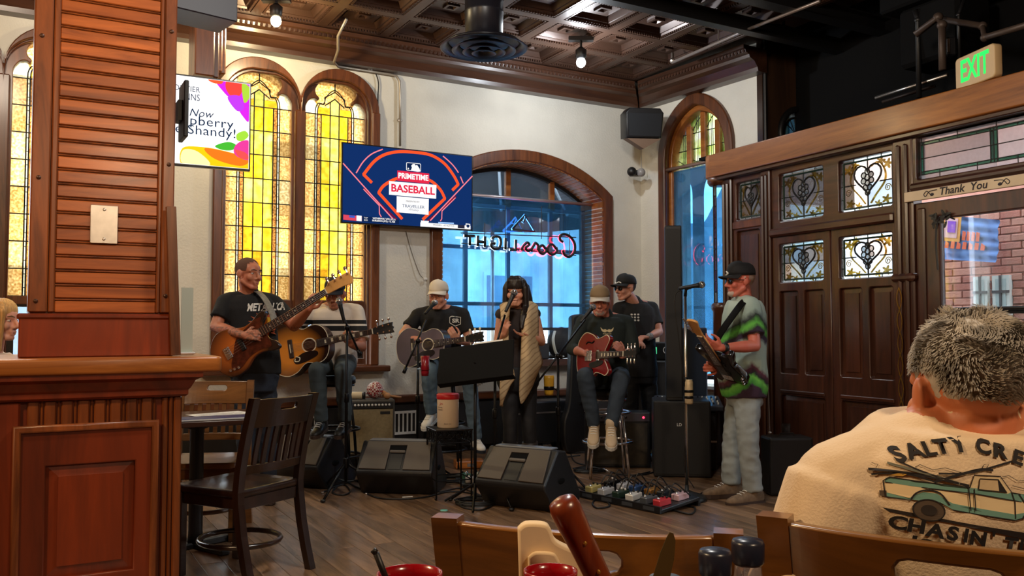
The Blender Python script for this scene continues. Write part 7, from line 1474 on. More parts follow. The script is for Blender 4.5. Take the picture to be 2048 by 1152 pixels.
# ================================================================ stands and microphones
blkmet = M('black_metal', srgb(20, 20, 22), 0.35, 0.6)
def mic(parent_label, p, d, lab, body=None):
    d = norm(d); q = d.to_track_quat('Z', 'Y').to_matrix().to_4x4(); q.translation = p
    t = thing('microphone', lab, 'microphone', q)
    MB().lathe([(0.010, -0.165), (0.012, -0.16), (0.017, -0.03), (0.020, -0.02), (0.020, -0.01)], 18).obj('handle', body or MT['blackplastic'], t, True)
    MB().ell((0, 0, 0.012), (0.026, 0.026, 0.028), 18, 12).obj('grille', M('mic_mesh', srgb(120, 120, 124), 0.4, 0.7, bump=0.6, bscale=500), t, True); MB().lathe([(0.026, 0.006), (0.0275, 0.009), (0.0275, 0.015), (0.026, 0.018)], 18).obj('ring', NICKEL, t, True)
    return t
def boom_stand(lab, foot, joint, tip, tail, tripod=True, r=0.010, leg=0.33, rot=0.3, base=False, pole_m=None):
    foot = Vector((joint.x, joint.y, 0)) if foot is None else foot; t = thing('microphone_stand', lab, 'microphone stand', foot); o = foot; pm = pole_m or blkmet
    if base: MB().lathe([(0.14, 0.0), (0.145, 0.008), (0.13, 0.035), (0.05, 0.06), (0.016, 0.075), (0.014, 0.11)], 32).obj('base', M('black_cast_base', srgb(30, 34, 36), 0.4), t, True)
    else:
        for k in range(3):
            a = rot + k * 2 * PI / 3; L_ = MB().tube([(0, 0, 0.24), (leg * math.cos(a), leg * math.sin(a), 0.012)], 0.009, 8).obj('leg', blkmet, t, True); MB().ell((leg * math.cos(a), leg * math.sin(a), 0.013), (0.02, 0.014, 0.0125), 10, 6).obj('rubber_foot', MT['rubber'], L_, True)
            MB().tube([(0, 0, 0.10), (leg * 0.55 * math.cos(a), leg * 0.55 * math.sin(a), 0.115)], 0.005, 6).obj('strut', blkmet, t)
        MB().lathe([(0.02, 0.20), (0.022, 0.21), (0.022, 0.27), (0.018, 0.28)], 14).obj('hub', blkmet, t, True)
    j = joint - o; MB().tube([(0, 0, 0.10), (j.x * 0.5, j.y * 0.5, j.z * 0.55), j], [r * 1.25, r * 1.2, r], 10).obj('pole', pm, t, True); MB().lathe([(0.018, 0), (0.02, 0.01), (0.02, 0.06), (0.016, 0.07)], 12, Matrix.Translation((j.x * 0.5, j.y * 0.5, j.z * 0.55))).obj('height_clutch', blkmet, t, True)
    if tip is not None:
        MB().tube([tail - o, tip - o], r * 0.85, 8).obj('boom', pm, t, True); MB().ell(j, 0.022, 12, 8).obj('swivel', blkmet, t, True); MB().tube([j, j + Vector((0.03, -0.03, 0))], 0.008, 6).obj('wing_knob', blkmet, t)
        if tail is not None and (tail - joint).length > 0.1: d = norm(tail - tip); MB().tube([tail - o, tail - o + d * 0.05], 0.015, 10).obj('counterweight', blkmet, t, True)
    return t
boom_stand('boom microphone stand before the striped polo guitarist', None, P(694, 655, 6.72), P(684, 628, 6.72), P(716, 700, 6.72), rot=0.2); mic('', P(679, 605, 6.70), (-0.25, 0.05, 0.95), 'microphone at the striped polo guitarist face')
boom_stand('boom microphone stand of the white capped singer', None, P(836, 682, 7.30), P(852, 640, 7.42), P(812, 735, 7.20), rot=0.5); mic('', P(868, 607, 7.62), (0.4, 0.75, 0.55), 'microphone at the white capped singer mouth')
boom_stand('boom microphone stand of the woman singer', None, P(990, 700, 6.42), P(1010, 630, 6.50), P(985, 715, 6.40), rot=0.9); mic('', P(1027, 588, 6.60), (0.35, 0.45, 0.8), 'silver topped microphone at the woman singer mouth')
boom_stand('long boom microphone stand of the stool singer', None, P(1116, 712, 6.95), P(1170, 640, 7.10), P(1062, 782, 6.82), rot=1.2, leg=0.38); mic('', P(1184, 616, 7.18), (0.55, 0.35, 0.65), 'microphone at the tan capped singer mouth')
sb = F(1374, 1000); jt = P(1366, 590, sb.y); st = boom_stand('straight chrome microphone stand on a round black base', sb, Vector((sb.x, sb.y, jt.z)), None, None, base=True, pole_m=M('dull_chrome', (0.5, 0.48, 0.46), 0.25, 1.0))
mic('', P(1400, 570, sb.y), (0.97, 0.1, 0.16), 'black microphone pointing at the tie-dye guitarist')
MB().tube([Vector((0, 0, jt.z - 0.01)), P(1372, 578, sb.y) - sb, P(1386, 573, sb.y) - sb], 0.012, 8).obj('clip', blkmet, st, True); MB().tube(smooth_path([P(1362, 580, sb.y) - sb, P(1350, 600, sb.y) - sb + Vector((0, .02, 0)), P(1360, 700, sb.y) - sb, P(1374, 830, sb.y) - sb, P(1368, 930, sb.y) - sb, Vector((0.05, -0.02, 0.09))], 6), 0.004, 6).obj('cable', MT['rubber'], st)
# drink can in a holder on that stand
hl_ = thing('drink_can', 'tall printed drink can held on the straight microphone stand', 'drink can', P(1378, 808, sb.y - 0.01)); MB().lathe([(0.027, 0.0), (0.031, 0.012), (0.031, 0.16), (0.026, 0.175), (0.027, 0.18)], 20).obj('can', M('cream_can', srgb(196, 176, 140), 0.35, 0.3, var=0.25, vscale=30), hl_, True)
for z in (0.04, 0.085): MB().lathe([(0.033, z), (0.035, z + 0.003), (0.035, z + 0.018), (0.033, z + 0.02)], 20, cap=False).obj('holder_ring', blkmet, hl_, True)
text('lettering', 'brew', 0.03, MT['black'], hl_, (0, -0.0325, 0.125), 0.0005) if False else None
# music stand
ms = F(950, 1012); mst = thing('music_stand', 'wide black music stand with a white sheet before the singers', 'music stand', ms)
dk_ = [P(872, 694, 6.42), P(1030, 684, 6.24), P(1022, 764, 6.10), P(884, 758, 6.28)]
x_ = norm(dk_[1] - dk_[0]); z_ = norm(((dk_[0] + dk_[1]) - (dk_[2] + dk_[3]))); y_ = z_.cross(x_); md = Matrix((x_, y_, z_)).transposed().to_4x4(); md.translation = sum(dk_, Vector()) / 4 - ms
MB().bevbox(-0.285, 0.285, -0.004, 0.008, -0.14, 0.145, 0.003).obj('desk', M('black_desk', srgb(9, 9, 10), 0.8, spec=0.2), mst, mw=md); MB().box(-0.285, 0.285, 0.008, 0.06, -0.14, -0.13).obj('lip', M('black_desk', srgb(9, 9, 10), 0.8, spec=0.2), mst, mw=md)
MB().tube([(0, 0, 0.05), (0, 0, 1.0)], 0.012, 10).obj('pole', blkmet, mst, True); MB().tube([(0, 0, 0.95), md.translation], 0.014, 8).obj('tilt_arm', blkmet, mst)
for k in range(3): a = 0.5 + k * 2.1; MB().tube([(0, 0, 0.16), (0.26 * math.cos(a), 0.26 * math.sin(a), 0.012)], 0.009, 8).obj('leg', blkmet, mst)
shm = Matrix.Translation(ms) @ md; ps = thing('sheet_music', 'white song sheet on the music stand', 'paper', shm @ Matrix.Translation((0.09, 0.014, 0.04))); MB().box(-0.11, 0.11, -0.002, 0.0, -0.15, 0.13).obj('sheet', MT['paper'], ps)
ch_ = thing('bar_chimes', 'row of small silver bar chimes under the music stand', 'chimes', P(972, 742, 6.5)); MB().bevbox(-0.07, 0.07, -0.01, 0.01, 0, 0.015, 0.003).obj('bar', MT['wood'], ch_)
for i in range(9): MB().cyl((-0.06 + i * 0.015, 0, -0.01), (-0.06 + i * 0.015, 0, -0.05 - 0.008 * (8 - i)), 0.004, seg=8).obj('chime', NICKEL, ch_, True)
rc = thing('red_tumbler', 'ribbed dark red plastic tumbler in a holder by the small guitar', 'cup', P(850, 752, 7.0)); MB().lathe([(0.028, 0.0), (0.032, 0.03), (0.030, 0.045), (0.034, 0.06), (0.032, 0.075), (0.036, 0.16), (0.034, 0.16), (0.030, 0.02)], 20).obj('cup', M('red_plastic', srgb(130, 16, 30), 0.25), rc, True); MB().tube([(0.03, 0, 0.05), P(836, 738, 7.25) - P(850, 752, 7.0)], 0.006, 6).obj('clamp', blkmet, rc)
yt = thing('yellow_tumbler', 'yellow drink tumbler held on the long boom stand', 'cup', P(1098, 790, 6.92)); MB().lathe([(0.034, 0.0), (0.036, 0.02), (0.042, 0.13), (0.04, 0.155), (0.036, 0.155)], 20).obj('cup', M('yellow_enamel', srgb(206, 156, 44), 0.4, var=0.2, vscale=20), yt, True); MB().lathe([(0.038, 0.04), (0.041, 0.045), (0.041, 0.065), (0.038, 0.07)], 20, cap=False).obj('holder_ring', blkmet, yt, True); MB().tube([(0.04, 0, 0.05), P(1116, 782, 6.95) - P(1098, 790, 6.92)], 0.006, 6).obj('clamp', blkmet, yt)
# ================================================================ stools
def stool(lab, c, seat_z, m_leg, m_seat, r=0.17, ring=(0.25,), spread=0.06, back=False):
    t = thing('bar_stool', lab, 'stool', (c.x, c.y, 0))
    MB().lathe([(r * 0.9, seat_z - 0.07), (r, seat_z - 0.06), (r, seat_z - 0.02), (r * 0.93, seat_z), (0.01, seat_z + 0.004)], 28).obj('seat', m_seat, t, True)
    MB().lathe([(r * 0.95, seat_z - 0.085), (r * 0.95, seat_z - 0.07)], 24).obj('seat_ring', m_leg, t, True)
    for k in range(4):
        a = PI / 4 + k * PI / 2; MB().tube([(r * 0.8 * math.cos(a), r * 0.8 * math.sin(a), seat_z - 0.07), ((r + spread * 0.5) * math.cos(a), (r + spread * .5) * math.sin(a), seat_z * 0.4), ((r + spread) * math.cos(a), (r + spread) * math.sin(a), 0.005)], 0.0125, 10).obj('leg', m_leg, t, True)
    for z in ring: rr = r + spread * (1 - z / seat_z) + 0.005; MB().tube([(rr * math.cos(a), rr * math.sin(a), z) for a in [2 * PI * i / 32 for i in range(32)]], 0.011, 8, closed=True).obj('foot_ring', m_leg, t, True)
    return t
pz = lambda J_: J_.Pv.z
stool('black bar stool under the striped polo guitarist', jp.root + Vector((0, 0.02, 0)), pz(jp) - 0.125, blkmet, MT['blackplastic'], ring=(0.2, 0.42)); stool('dark bar stool under the white capped singer', ws.root + Vector((0, 0.02, 0)), pz(ws) - 0.125, blkmet, M('brown_vinyl', srgb(50, 28, 22), 0.4), ring=(0.16, 0.40)); stool('chrome bar stool with foot ring under the tan capped singer', gs.root + Vector((0, -0.02, 0)), pz(gs) - 0.125, MT['chrome'], MT['blackplastic'], ring=(0.30, 0.55))
# ================================================================ loudspeakers and amplifiers
def wedge(lab, pxc, pyb, rz, w=0.62, k=1.0):
    c = F(pxc, pyb); t = thing('floor_monitor', lab, 'loudspeaker', Matrix.Translation(c) @ Matrix.Rotation(rz, 4, 'Z') @ Matrix.Diagonal((k, k, k, 1)))
    prof = [(-0.06, 0.003), (0.33, 0.003), (0.37, 0.06), (0.12, 0.40), (0.0, 0.415), (-0.20, 0.20), (-0.20, 0.17)]; n = len(prof)
    vs = [(-w / 2, y, z) for y, z in prof] + [(w / 2, y, z) for y, z in prof]
    bevel(MB().add(vs, [tuple(reversed(range(n))), tuple(range(n, 2 * n))] + [(i, (i + 1) % n, n + (i + 1) % n, n + i) for i in range(n)]).obj('cabinet', MT['blackplastic'], t), 0.012)
    a = math.atan2(0.215, 0.20); mt_ = Matrix.Translation((0, -0.10, 0.3075)) @ Matrix.Rotation(-(PI / 2 - a), 4, 'X')
    pn = mk('rear_panel', plate('rear_panel', [[(-w / 2 + 0.02, -0.13), (-0.07, -0.13), (-0.07, 0.10), (0.07, 0.10), (0.07, -0.13), (w / 2 - 0.02, -0.13), (w / 2 - 0.05, 0.135), (-w / 2 + 0.05, 0.135)]], -0.012, 0.004, 0.003), M('warm_grey_panel', srgb(84, 76, 68), 0.5), t, mt_)
    MB().box(-0.065, 0.065, -0.008, 0.0, 0.05, 0.095).obj('handle_recess', MT['blackm'], t, mw=mt_); MB().bevbox(-0.065, 0.065, -0.018, 0.0, 0.025, 0.05, 0.006).obj('handle', M('grey_handle', srgb(96, 90, 84), 0.5), t, mw=mt_); MB().box(-0.05, 0.05, -0.003, 0.002, -0.125, 0.02).obj('connector_plate', M('panel_dark', srgb(40, 40, 38), 0.5), t, mw=mt_)
    MB().bevbox(-w / 2 + 0.05, w / 2 - 0.05, -0.005, 0.10, 0.408, 0.424, 0.006).obj('top_edge', M('grey_edge', srgb(104, 106, 110), 0.4), t)  # top edge in a lighter grey than the cabinet
    g_ = math.atan2(0.34, 0.25); mg = Matrix.Translation((0, 0.245, 0.23)) @ Matrix.Rotation(PI / 2 - g_ if False else -(g_ - PI / 2), 4, 'X')
    MB().box(-w / 2 + 0.02, w / 2 - 0.02, 0.0, 0.012, -0.19, 0.19).obj('grille', M('monitor_grille', srgb(16, 16, 18), 0.6), t, mw=Matrix.Translation((0, 0.25, 0.235)) @ Matrix.Rotation(math.atan2(0.25, 0.34), 4, 'X'))
    for s_ in (-1, 1): MB().ell((s_ * (w / 2 + 0.002), 0.05, 0.2), (0.006, 0.05, 0.022), 12, 8).obj('side_handle', MT['blackm'], t, True)
    return t
wedge('black floor monitor partly hidden by the black dining chair', 612, 972, math.radians(-24), 0.52, 0.96); wedge('black floor monitor with warm grey back beside the wire table', 800, 985, math.radians(-8), 0.62, 0.95); wedge('black floor monitor turned sideways before the woman singer', 1046, 1014, math.radians(-30), 0.56, 1.0)
# tan combo amplifier
ca = thing('combo_amplifier', 'black combo amplifier with tan grille cloth under the windows', 'amplifier', Matrix.Translation((P(738, 850, 8.05).x, 8.05, 0)) @ Matrix.Rotation(AB - 0.28, 4, 'Z')); zt_ = P(738, 800, 8.05).z
bevel(MB().box(-0.235, 0.235, 0, 0.24, zt_ - 0.50, zt_).obj('cabinet', M('grey_tolex', srgb(78, 72, 64), 0.6, bump=0.3, bscale=300), ca), 0.012); MB().box(-0.215, 0.215, -0.012, 0.0, zt_ - 0.48, zt_ - 0.085).obj('grille_cloth', M('tan_grille', srgb(150, 132, 96), 0.8, var=0.15, vscale=40, bump=0.3, bscale=500), ca); pn = MB().box(-0.22, 0.22, -0.014, 0.0, zt_ - 0.075, zt_ - 0.02).obj('control_panel', MT['black'], ca)
for i in range(13): MB().lathe([(0.011, 0), (0.010, 0.012), (0.003, 0.014)], 12, Matrix.Translation((-0.19 + i * 0.031, -0.014, zt_ - 0.045)) @ Matrix.Rotation(PI / 2, 4, 'X')).obj('knob', MT['white'], pn, True)
MB().box(0.10, 0.19, -0.016, -0.012, zt_ - 0.13, zt_ - 0.105).obj('badge', MT['black'], ca); bevel(MB().box(-0.20, 0.20, 0.02, 0.22, 0.0, zt_ - 0.5).obj('stand_box', MT['blackm'], ca), 0.01)
AMt = ca.matrix_world.copy(); on = lambda x, y: AMt @ Vector((x, y, zt_))
sk_ = thing('beaded_shaker', 'round gourd shaker netted in red and white beads on the amplifier', 'shaker', on(0.06, 0.10)); m, nt, b = _nt('bead_net'); N, L = nt.nodes, nt.links; tc = N.new('ShaderNodeTexCoord'); ck = N.new('ShaderNodeTexChecker'); ck.inputs['Scale'].default_value = 60; ck.inputs[1].default_value = c4(srgb(206, 190, 180)); ck.inputs[2].default_value = c4(srgb(140, 30, 30)); L.new(tc.outputs['Object'], ck.inputs[0]); L.new(ck.outputs[0], b.inputs['Base Color'])
MB().ell((0, 0, 0.082), (0.078, 0.075, 0.080), 20, 14).obj('gourd', m, sk_, True); MB().tube([(0.06, 0, 0.06), (0.12, 0, 0.035)], [0.03, 0.02], 12).obj('neck', M('gourd_skin', srgb(160, 110, 64), 0.5), sk_, True)
for i in range(30): a, e_ = random.uniform(0, 6.28), random.uniform(-0.8, 1.2); MB().ell((0.081 * math.cos(a) * math.cos(e_), 0.078 * math.sin(a) * math.cos(e_), 0.082 + 0.082 * math.sin(e_)), 0.006, 8, 6).obj('bead', MT['white'] if i % 2 else M('red_bead', srgb(160, 30, 34), 0.3), sk_, True)
mr_ = thing('maraca', 'small tan wooden maraca lying on the amplifier', 'maraca', on(0.17, 0.06) + UP * 0.03); MB().ell((0, 0, 0), (0.036, 0.03, 0.03), 14, 10).tube([(0.03, 0, 0), (0.13, 0.01, -0.015)], 0.010, 8).obj('shell', M('tan_wood', srgb(176, 124, 80), 0.5), mr_, True)
cy_ = thing('cylinder_shaker', 'cream cylinder shaker lying on the amplifier', 'shaker', on(-0.13, 0.10) + UP * 0.036); MB().tube([(-0.09, 0, 0), (-0.085, 0, 0), (0.075, 0, 0), (0.08, 0, 0)], [0.028, 0.034, 0.034, 0.028], 18).obj('tube', M('cream_drum', srgb(206, 186, 150), 0.5), cy_, True); MB().tube([(0.078, 0, 0), (0.10, 0, 0)], 0.033, 18).obj('end_cap', MT['black'], cy_, True)
# small amplifier behind the chrome stool
c = F(1235, 925); sa_ = thing('small_amplifier', 'low brown fronted amplifier with a red pilot light behind the chrome stool', 'amplifier', Matrix.Translation((P(1235, 900, 8.0).x, 8.0, 0)) @ Matrix.Rotation(-0.05, 4, 'Z')); bevel(MB().box(-0.29, 0.30, 0, 0.25, 0.004, 0.50).obj('cabinet', MT['blackplastic'], sa_), 0.012); MB().box(-0.26, 0.27, -0.012, 0, 0.03, 0.40).obj('grille_cloth', M('brown_grille', srgb(52, 45, 36), 0.8, var=0.3, vscale=20), sa_); pn = MB().box(-0.27, 0.29, -0.012, 0.0, 0.42, 0.49).obj('control_panel', M('steel_panel', srgb(90, 92, 104), 0.3, 0.6), sa_); MB().ell((0.235, -0.016, 0.455), 0.010, 10, 8).obj('pilot_light', EMIT('red_pilot', (1, 0.02, 0.05), 6), pn)
for i in range(6): MB().lathe([(0.012, 0), (0.010, 0.014)], 12, Matrix.Translation((-0.2 + i * 0.055, -0.012, 0.455)) @ Matrix.Rotation(PI / 2, 4, 'X')).obj('knob', MT['black'], pn, True)
# column loudspeaker
cb = F(1364, 955); cs2 = thing('column_loudspeaker', 'tall black column loudspeaker on its bass cabinet', 'loudspeaker', Matrix.Translation(cb) @ Matrix.Rotation(-0.12, 4, 'Z')); zs_ = P(1364, 802, cb.y).z; zt2_ = P(1352, 450, cb.y).z
bevel(MB().box(-0.235, 0.245, -0.01, 0.42, 0.005, zs_).obj('bass_cabinet', M('black_cab', srgb(13, 13, 15), 0.55, bump=0.2, bscale=300), cs2), 0.012); MB().box(-0.22, 0.23, -0.018, -0.01, 0.03, zs_ - 0.03).obj('grille', M('black_mesh', srgb(10, 10, 12), 0.6), cs2); text('logo', 'LD', 0.035, MT['white'], cs2, (-0.02, -0.0195, zs_ - 0.20), 0.0006)
bevel(MB().box(-0.125, 0.015, 0.02, 0.16, zs_, zt2_).obj('column', M('black_column', srgb(12, 12, 14), 0.5), cs2), 0.008); MB().box(-0.115, 0.005, 0.012, 0.02, zs_ + 0.03, zt2_ - 0.03).obj('column_grille', M('black_mesh2', srgb(10, 10, 12), 0.6), cs2)
# mixer on top of a small case
mx_ = thing('mixing_desk', 'small grey mixing desk with white knobs beside the column', 'mixer', Matrix.Translation(P(1394, 815, 7.88)) @ Matrix.Rotation(-0.1, 4, 'Z')); ts = Matrix.Rotation(0.20, 4, 'X'); MB().bevbox(-0.37, 0.22, -0.12, 0.22, 0, 0.05, 0.01, ts).obj('console', M('mixer_grey', srgb(62, 66, 76), 0.4, 0.3), mx_)
for i in range(14):
    for j in range(4): MB().lathe([(0.007, 0), (0.006, 0.016)], 8, ts @ Matrix.Translation((-0.34 + i * 0.04, -0.06 + j * 0.065, 0.05))).obj('knob', MT['white'] if (i + j) % 3 else MT['black'], mx_)
mc = thing('equipment_case', 'black equipment case under the mixing desk', 'case', Matrix.Translation((P(1394, 900, 7.88).x, 7.98, 0)) @ Matrix.Rotation(-0.1, 4, 'Z')); bevel(MB().box(-0.36, 0.18, -0.14, 0.16, 0.004, P(1394, 815, 7.88).z - 0.03).obj('case', MT['blackplastic'], mc), 0.015); MB().box(-0.36, 0.18, -0.145, -0.14, 0.25, 0.265).obj('edge_trim', MT['steel'], mc)
# dark blue cabinet and lit rack beyond
gb = thing('guitar_cabinet', 'dark blue loudspeaker cabinet behind the straight microphone stand', 'loudspeaker', Matrix.Translation((P(1390, 720, 8.3).x, 8.32, 0)) @ Matrix.Rotation(-0.1, 4, 'Z')); bevel(MB().box(-0.19, 0.12, 0, 0.2, 0.60, P(1396, 655, 8.15).z).obj('cabinet', M('slate_blue_cloth', srgb(38, 48, 64), 0.75), gb), 0.015); MB().box(-0.20, 0.13, 0.0, 0.2, 0.003, 0.60).obj('lower_cabinet', MT['blackplastic'], gb); MB().box(-0.17, 0.1, -0.008, 0.0, 0.63, P(1396, 655, 8.15).z - 0.03).obj('grille', M('slate_grille', srgb(34, 44, 60), 0.8), gb)
rk = thing('amplifier_head', 'black amplifier head with green lit panel beside the sunglasses man', 'amplifier', Matrix.Translation(P(1322, 708, 8.9)) @ Matrix.Rotation(-0.3, 4, 'Z')); MB().bevbox(-0.09, 0.16, 0, 0.2, -0.06, 0.12, 0.01).obj('case', MT['blackplastic'], rk); pn = MB().box(-0.08, 0.15, -0.006, 0, -0.04, 0.10).obj('panel', M('panel_black', srgb(28, 32, 34), 0.3), rk); MB().box(-0.07, -0.04, -0.01, -0.005, 0.0, 0.07).obj('green_light', EMIT('rack_green', (0.1, 0.7, 0.3), 0.7), pn); MB().tube([(0.06 + 0.035 * math.cos(a), -0.008, 0.04 + 0.035 * math.sin(a)) for a in [2 * PI * i / 20 for i in range(20)]], 0.004, 6, closed=True).obj('dial_ring', MT['white'], pn); MB().bevbox(-0.10, 0.17, -0.01, 0.21, -P(1322, 708, 8.9).z + 0.004, -0.061, 0.02).obj('rack_base', MT['blackplastic'], rk)
bc = thing('black_case', 'black case on the floor behind the tie-dye guitarist', 'case', Matrix.Translation((P(1574, 900, 6.75).x, 6.75, 0)) @ Matrix.Rotation(AD + PI / 2 - 0.4, 4, 'Z')); zc_ = P(1574, 872, 6.75).z; bevel(MB().box(-0.17, 0.17, -0.1, 0.12, 0.004, zc_).obj('case', MT['blackplastic'], bc), 0.02); MB().tube([(-0.06, 0, zc_), (-0.05, 0, zc_ + 0.02), (0.05, 0, zc_ + 0.02), (0.06, 0, zc_)], 0.006, 6).obj('handle', MT['black'], bc)
gg = thing('glass_tumbler', 'clear glass tumbler on the black case by the doors', 'glass', P(1574, 871, 6.75) + Vector((0.0, 0.02, 0.0))); MB().lathe([(0.026, 0.022), (0.032, 0.024), (0.036, 0.09), (0.033, 0.09), (0.028, 0.03)], 20).obj('glass', G['clear'], gg, True)
ant = thing('antenna_rod', 'thin upright steel rod rising from the black case by the doors', 'rod', P(1540, 868, 6.7)); MB().tube([(0, 0, 0.0), (-0.01, 0, 0.45)], 0.004, 6).ell((0, 0, 0.01), 0.012, 8, 6).obj('rod', MT['steel'], ant)
bg = thing('black_bag', 'black rucksack leaning on the window ledge between the singers', 'bag', FB.mat(FB.sz(1122, 700, -0.1)[0], 0.932, -0.10)); mb = MB(); mb.ell((0, 0, 0.17), (0.17, 0.09, 0.17)); mb.ell((0.06, 0, 0.10), (0.16, 0.09, 0.10)); mk('bag', remesh(mb, 0.012, 3, 0.008, 8, 'bag'), M('black_nylon', srgb(20, 20, 24), 0.6), bg); MB().tube(smooth_path([(-0.13, -0.08, 0.30), (-0.17, -0.11, 0.2), (-0.13, -0.11, 0.06), (-0.03, -0.10, 0.02)], 5), 0.016, 8, flat=0.4).obj('strap', M('pale_strap', srgb(190, 200, 200), 0.6), bg)
gb2 = thing('black_speaker_box', 'small black speaker box on the window ledge beside the rucksack', 'loudspeaker', FB.mat(FB.sz(1074, 700, -0.1)[0], 0.931, -0.12)); MB().bevbox(-0.10, 0.10, -0.08, 0.08, 0, 0.17, 0.01).obj('box', MT['blackplastic'], gb2); MB().box(-0.085, 0.085, -0.084, -0.08, 0.02, 0.15).obj('grille', M('mesh3', srgb(30, 30, 34), 0.6), gb2)
gc = thing('guitar_case', 'black hard guitar case standing by the wide window', 'case', Matrix.Translation((P(1158, 700, 8.95).x, 8.95, 0)) @ Matrix.Rotation(0.3, 4, 'Z')); z1_ = P(1158, 632, 8.95).z; mk('shell', plate('shell', [loop_of([(-0.0, 0.02), (0.16, 0.03), (0.19, 0.3), (0.13, 0.55), (0.10, z1_ - 0.15), (0.08, z1_)], [(-0.16, 0.03), (-0.19, 0.3), (-0.13, 0.55), (-0.10, z1_ - 0.15), (-0.08, z1_)])], -0.06, 0.06, 0.02, 2), MT['blackplastic'], gc); MB().box(-0.03, 0.03, -0.075, -0.055, 0.5, 0.52).obj('latch', NICKEL, gc)
bx_ = thing('road_case', 'long black road case on the floor below the wide window', 'case', FB.mat(FB.sz(1100, 850, -0.5)[0], 0, -0.45)); bevel(MB().box(-0.45, 0.25, -0.15, 0.15, 0.10, 0.52).obj('case', MT['blackplastic'], bx_), 0.015); MB().box(-0.45, 0.25, -0.155, -0.15, 0.40, 0.415).obj('edge_trim', MT['steel'], bx_)
for x in (-0.38, 0.18): MB().cyl((x, -0.14, 0.05), (x, 0.14, 0.05), 0.05).obj('caster', MT['rubber'], bx_)
# ================================================================ bucket on its wire table
wt = F(898, 992); wtb = thing('wire_table', 'small black wrought iron table holding the tip bucket', 'table', Matrix.Translation((wt.x, wt.y, 0)) @ Matrix.Rotation(0.35, 4, 'Z')); zw = P(898, 855, wt.y).z
MB().bevbox(-0.145, 0.145, -0.145, 0.145, zw - 0.012, zw, 0.003).obj('top', M('iron_top', srgb(40, 38, 38), 0.35, 0.5), wtb)
for sx_ in (-1, 1):
    for sy_ in (-1, 1): MB().tube([(sx_ * 0.135, sy_ * 0.135, zw - 0.01), (sx_ * 0.135, sy_ * 0.135, 0.012), (sx_ * 0.14, sy_ * 0.14, 0.006)], [0.007, 0.007, 0.011], 8).obj('leg', blkmet, wtb)
for (ax_, sg_) in (('x', -1), ('x', 1), ('y', -1), ('y', 1)):
    mb = MB(); z0_ = zw - 0.10; f3 = (lambda a_, z: (a_, sg_ * 0.135, z)) if ax_ == 'x' else (lambda a_, z: (sg_ * 0.135, a_, z))
    mb.tube([f3(-0.135, z0_), f3(0.135, z0_)], 0.004, 6)
    for i in range(4): x = -0.10 + i * 0.067; mb.tube([f3(x - 0.03, z0_), f3(x, zw - 0.05), f3(x + 0.03, zw - 0.012)], 0.0035, 5); mb.tube([f3(x + 0.03, z0_), f3(x, zw - 0.05), f3(x - 0.03, zw - 0.012)], 0.0035, 5); mb.tube([f3(x + 0.018 * math.cos(a), zw - 0.055 + 0.018 * math.sin(a)) for a in [2 * PI * k / 12 for k in range(12)]], 0.003, 5, closed=True)
    mb.obj('scroll_rail', blkmet, wtb)
MB().tube([(0.135, 0.135, 0.14), (-0.135, 0.135, 0.14), (-0.135, -0.135, 0.14), (0.135, -0.135, 0.14)], 0.005, 6, closed=True).obj('lower_rail', blkmet, wtb)
bk = thing('tip_bucket', 'white tip bucket with red lid on the wire table', 'bucket', Matrix.Translation((wt.x - 0.01, wt.y, zw + 0.001)) @ Matrix.Rotation(-0.1, 4, 'Z')); MB().lathe([(0.078, 0.0), (0.081, 0.01), (0.082, 0.21), (0.080, 0.225)], 32).obj('tub', M('bucket_white', srgb(226, 206, 182), 0.45), bk, True); MB().lathe([(0.084, 0.215), (0.086, 0.22), (0.086, 0.25), (0.078, 0.256), (0.01, 0.254)], 32).obj('lid', M('bucket_red', srgb(196, 24, 28), 0.4), bk, True)
def wrap_text(body, size, ang, z, m, w=None):
    me = tmesh(body, size, w)
    for v in me.vertices: a = ang + v.co.x / 0.0835; v.co = Vector((0.0835 * math.sin(a), -0.0835 * math.cos(a), z + v.co.z))
    mk('lettering', me, m, bk)
tin = M('bucket_ink', srgb(60, 50, 60), 0.6); wrap_text('TIPS FOR', 0.014, -0.62, 0.155, tin, 0.045); wrap_text('THE BAND', 0.014, -0.62, 0.138, tin, 0.05); wrap_text('thank you', 0.012, 0.15, 0.035, tin, 0.055); wrap_text('Jn', 0.028, -0.5, 0.185, M('bucket_red_ink', srgb(190, 60, 60), 0.6), 0.03)
# ================================================================ pedals, cables
pc = F(1276, 1003); pb_ = thing('pedalboard', 'large black pedalboard crowded with effect pedals and leads', 'pedalboard', Matrix.Translation(pc) @ Matrix.Rotation(math.radians(-50), 4, 'Z') @ Matrix.Rotation(0.0, 4, 'X'))
tp = Matrix.Rotation(0.09, 4, 'X'); bevel(MB().box(-0.40, 0.40, -0.21, 0.21, 0.022, 0.05, tp).obj('board', M('board_black', srgb(16, 18, 22), 0.4), pb_), 0.006); MB().box(-0.40, 0.40, -0.225, -0.205, 0.004, 0.05).obj('front_rail', MT['blackplastic'], pb_); MB().box(-0.40, 0.40, 0.19, 0.21, 0.004, 0.06).obj('rear_rail', MT['blackplastic'], pb_)
for k in range(4): MB().box(-0.35 + k * 0.2, -0.25 + k * 0.2, -0.228, -0.224, 0.015, 0.04).obj('rail_slot', M('slot_grey', srgb(60, 64, 70), 0.4), pb_)
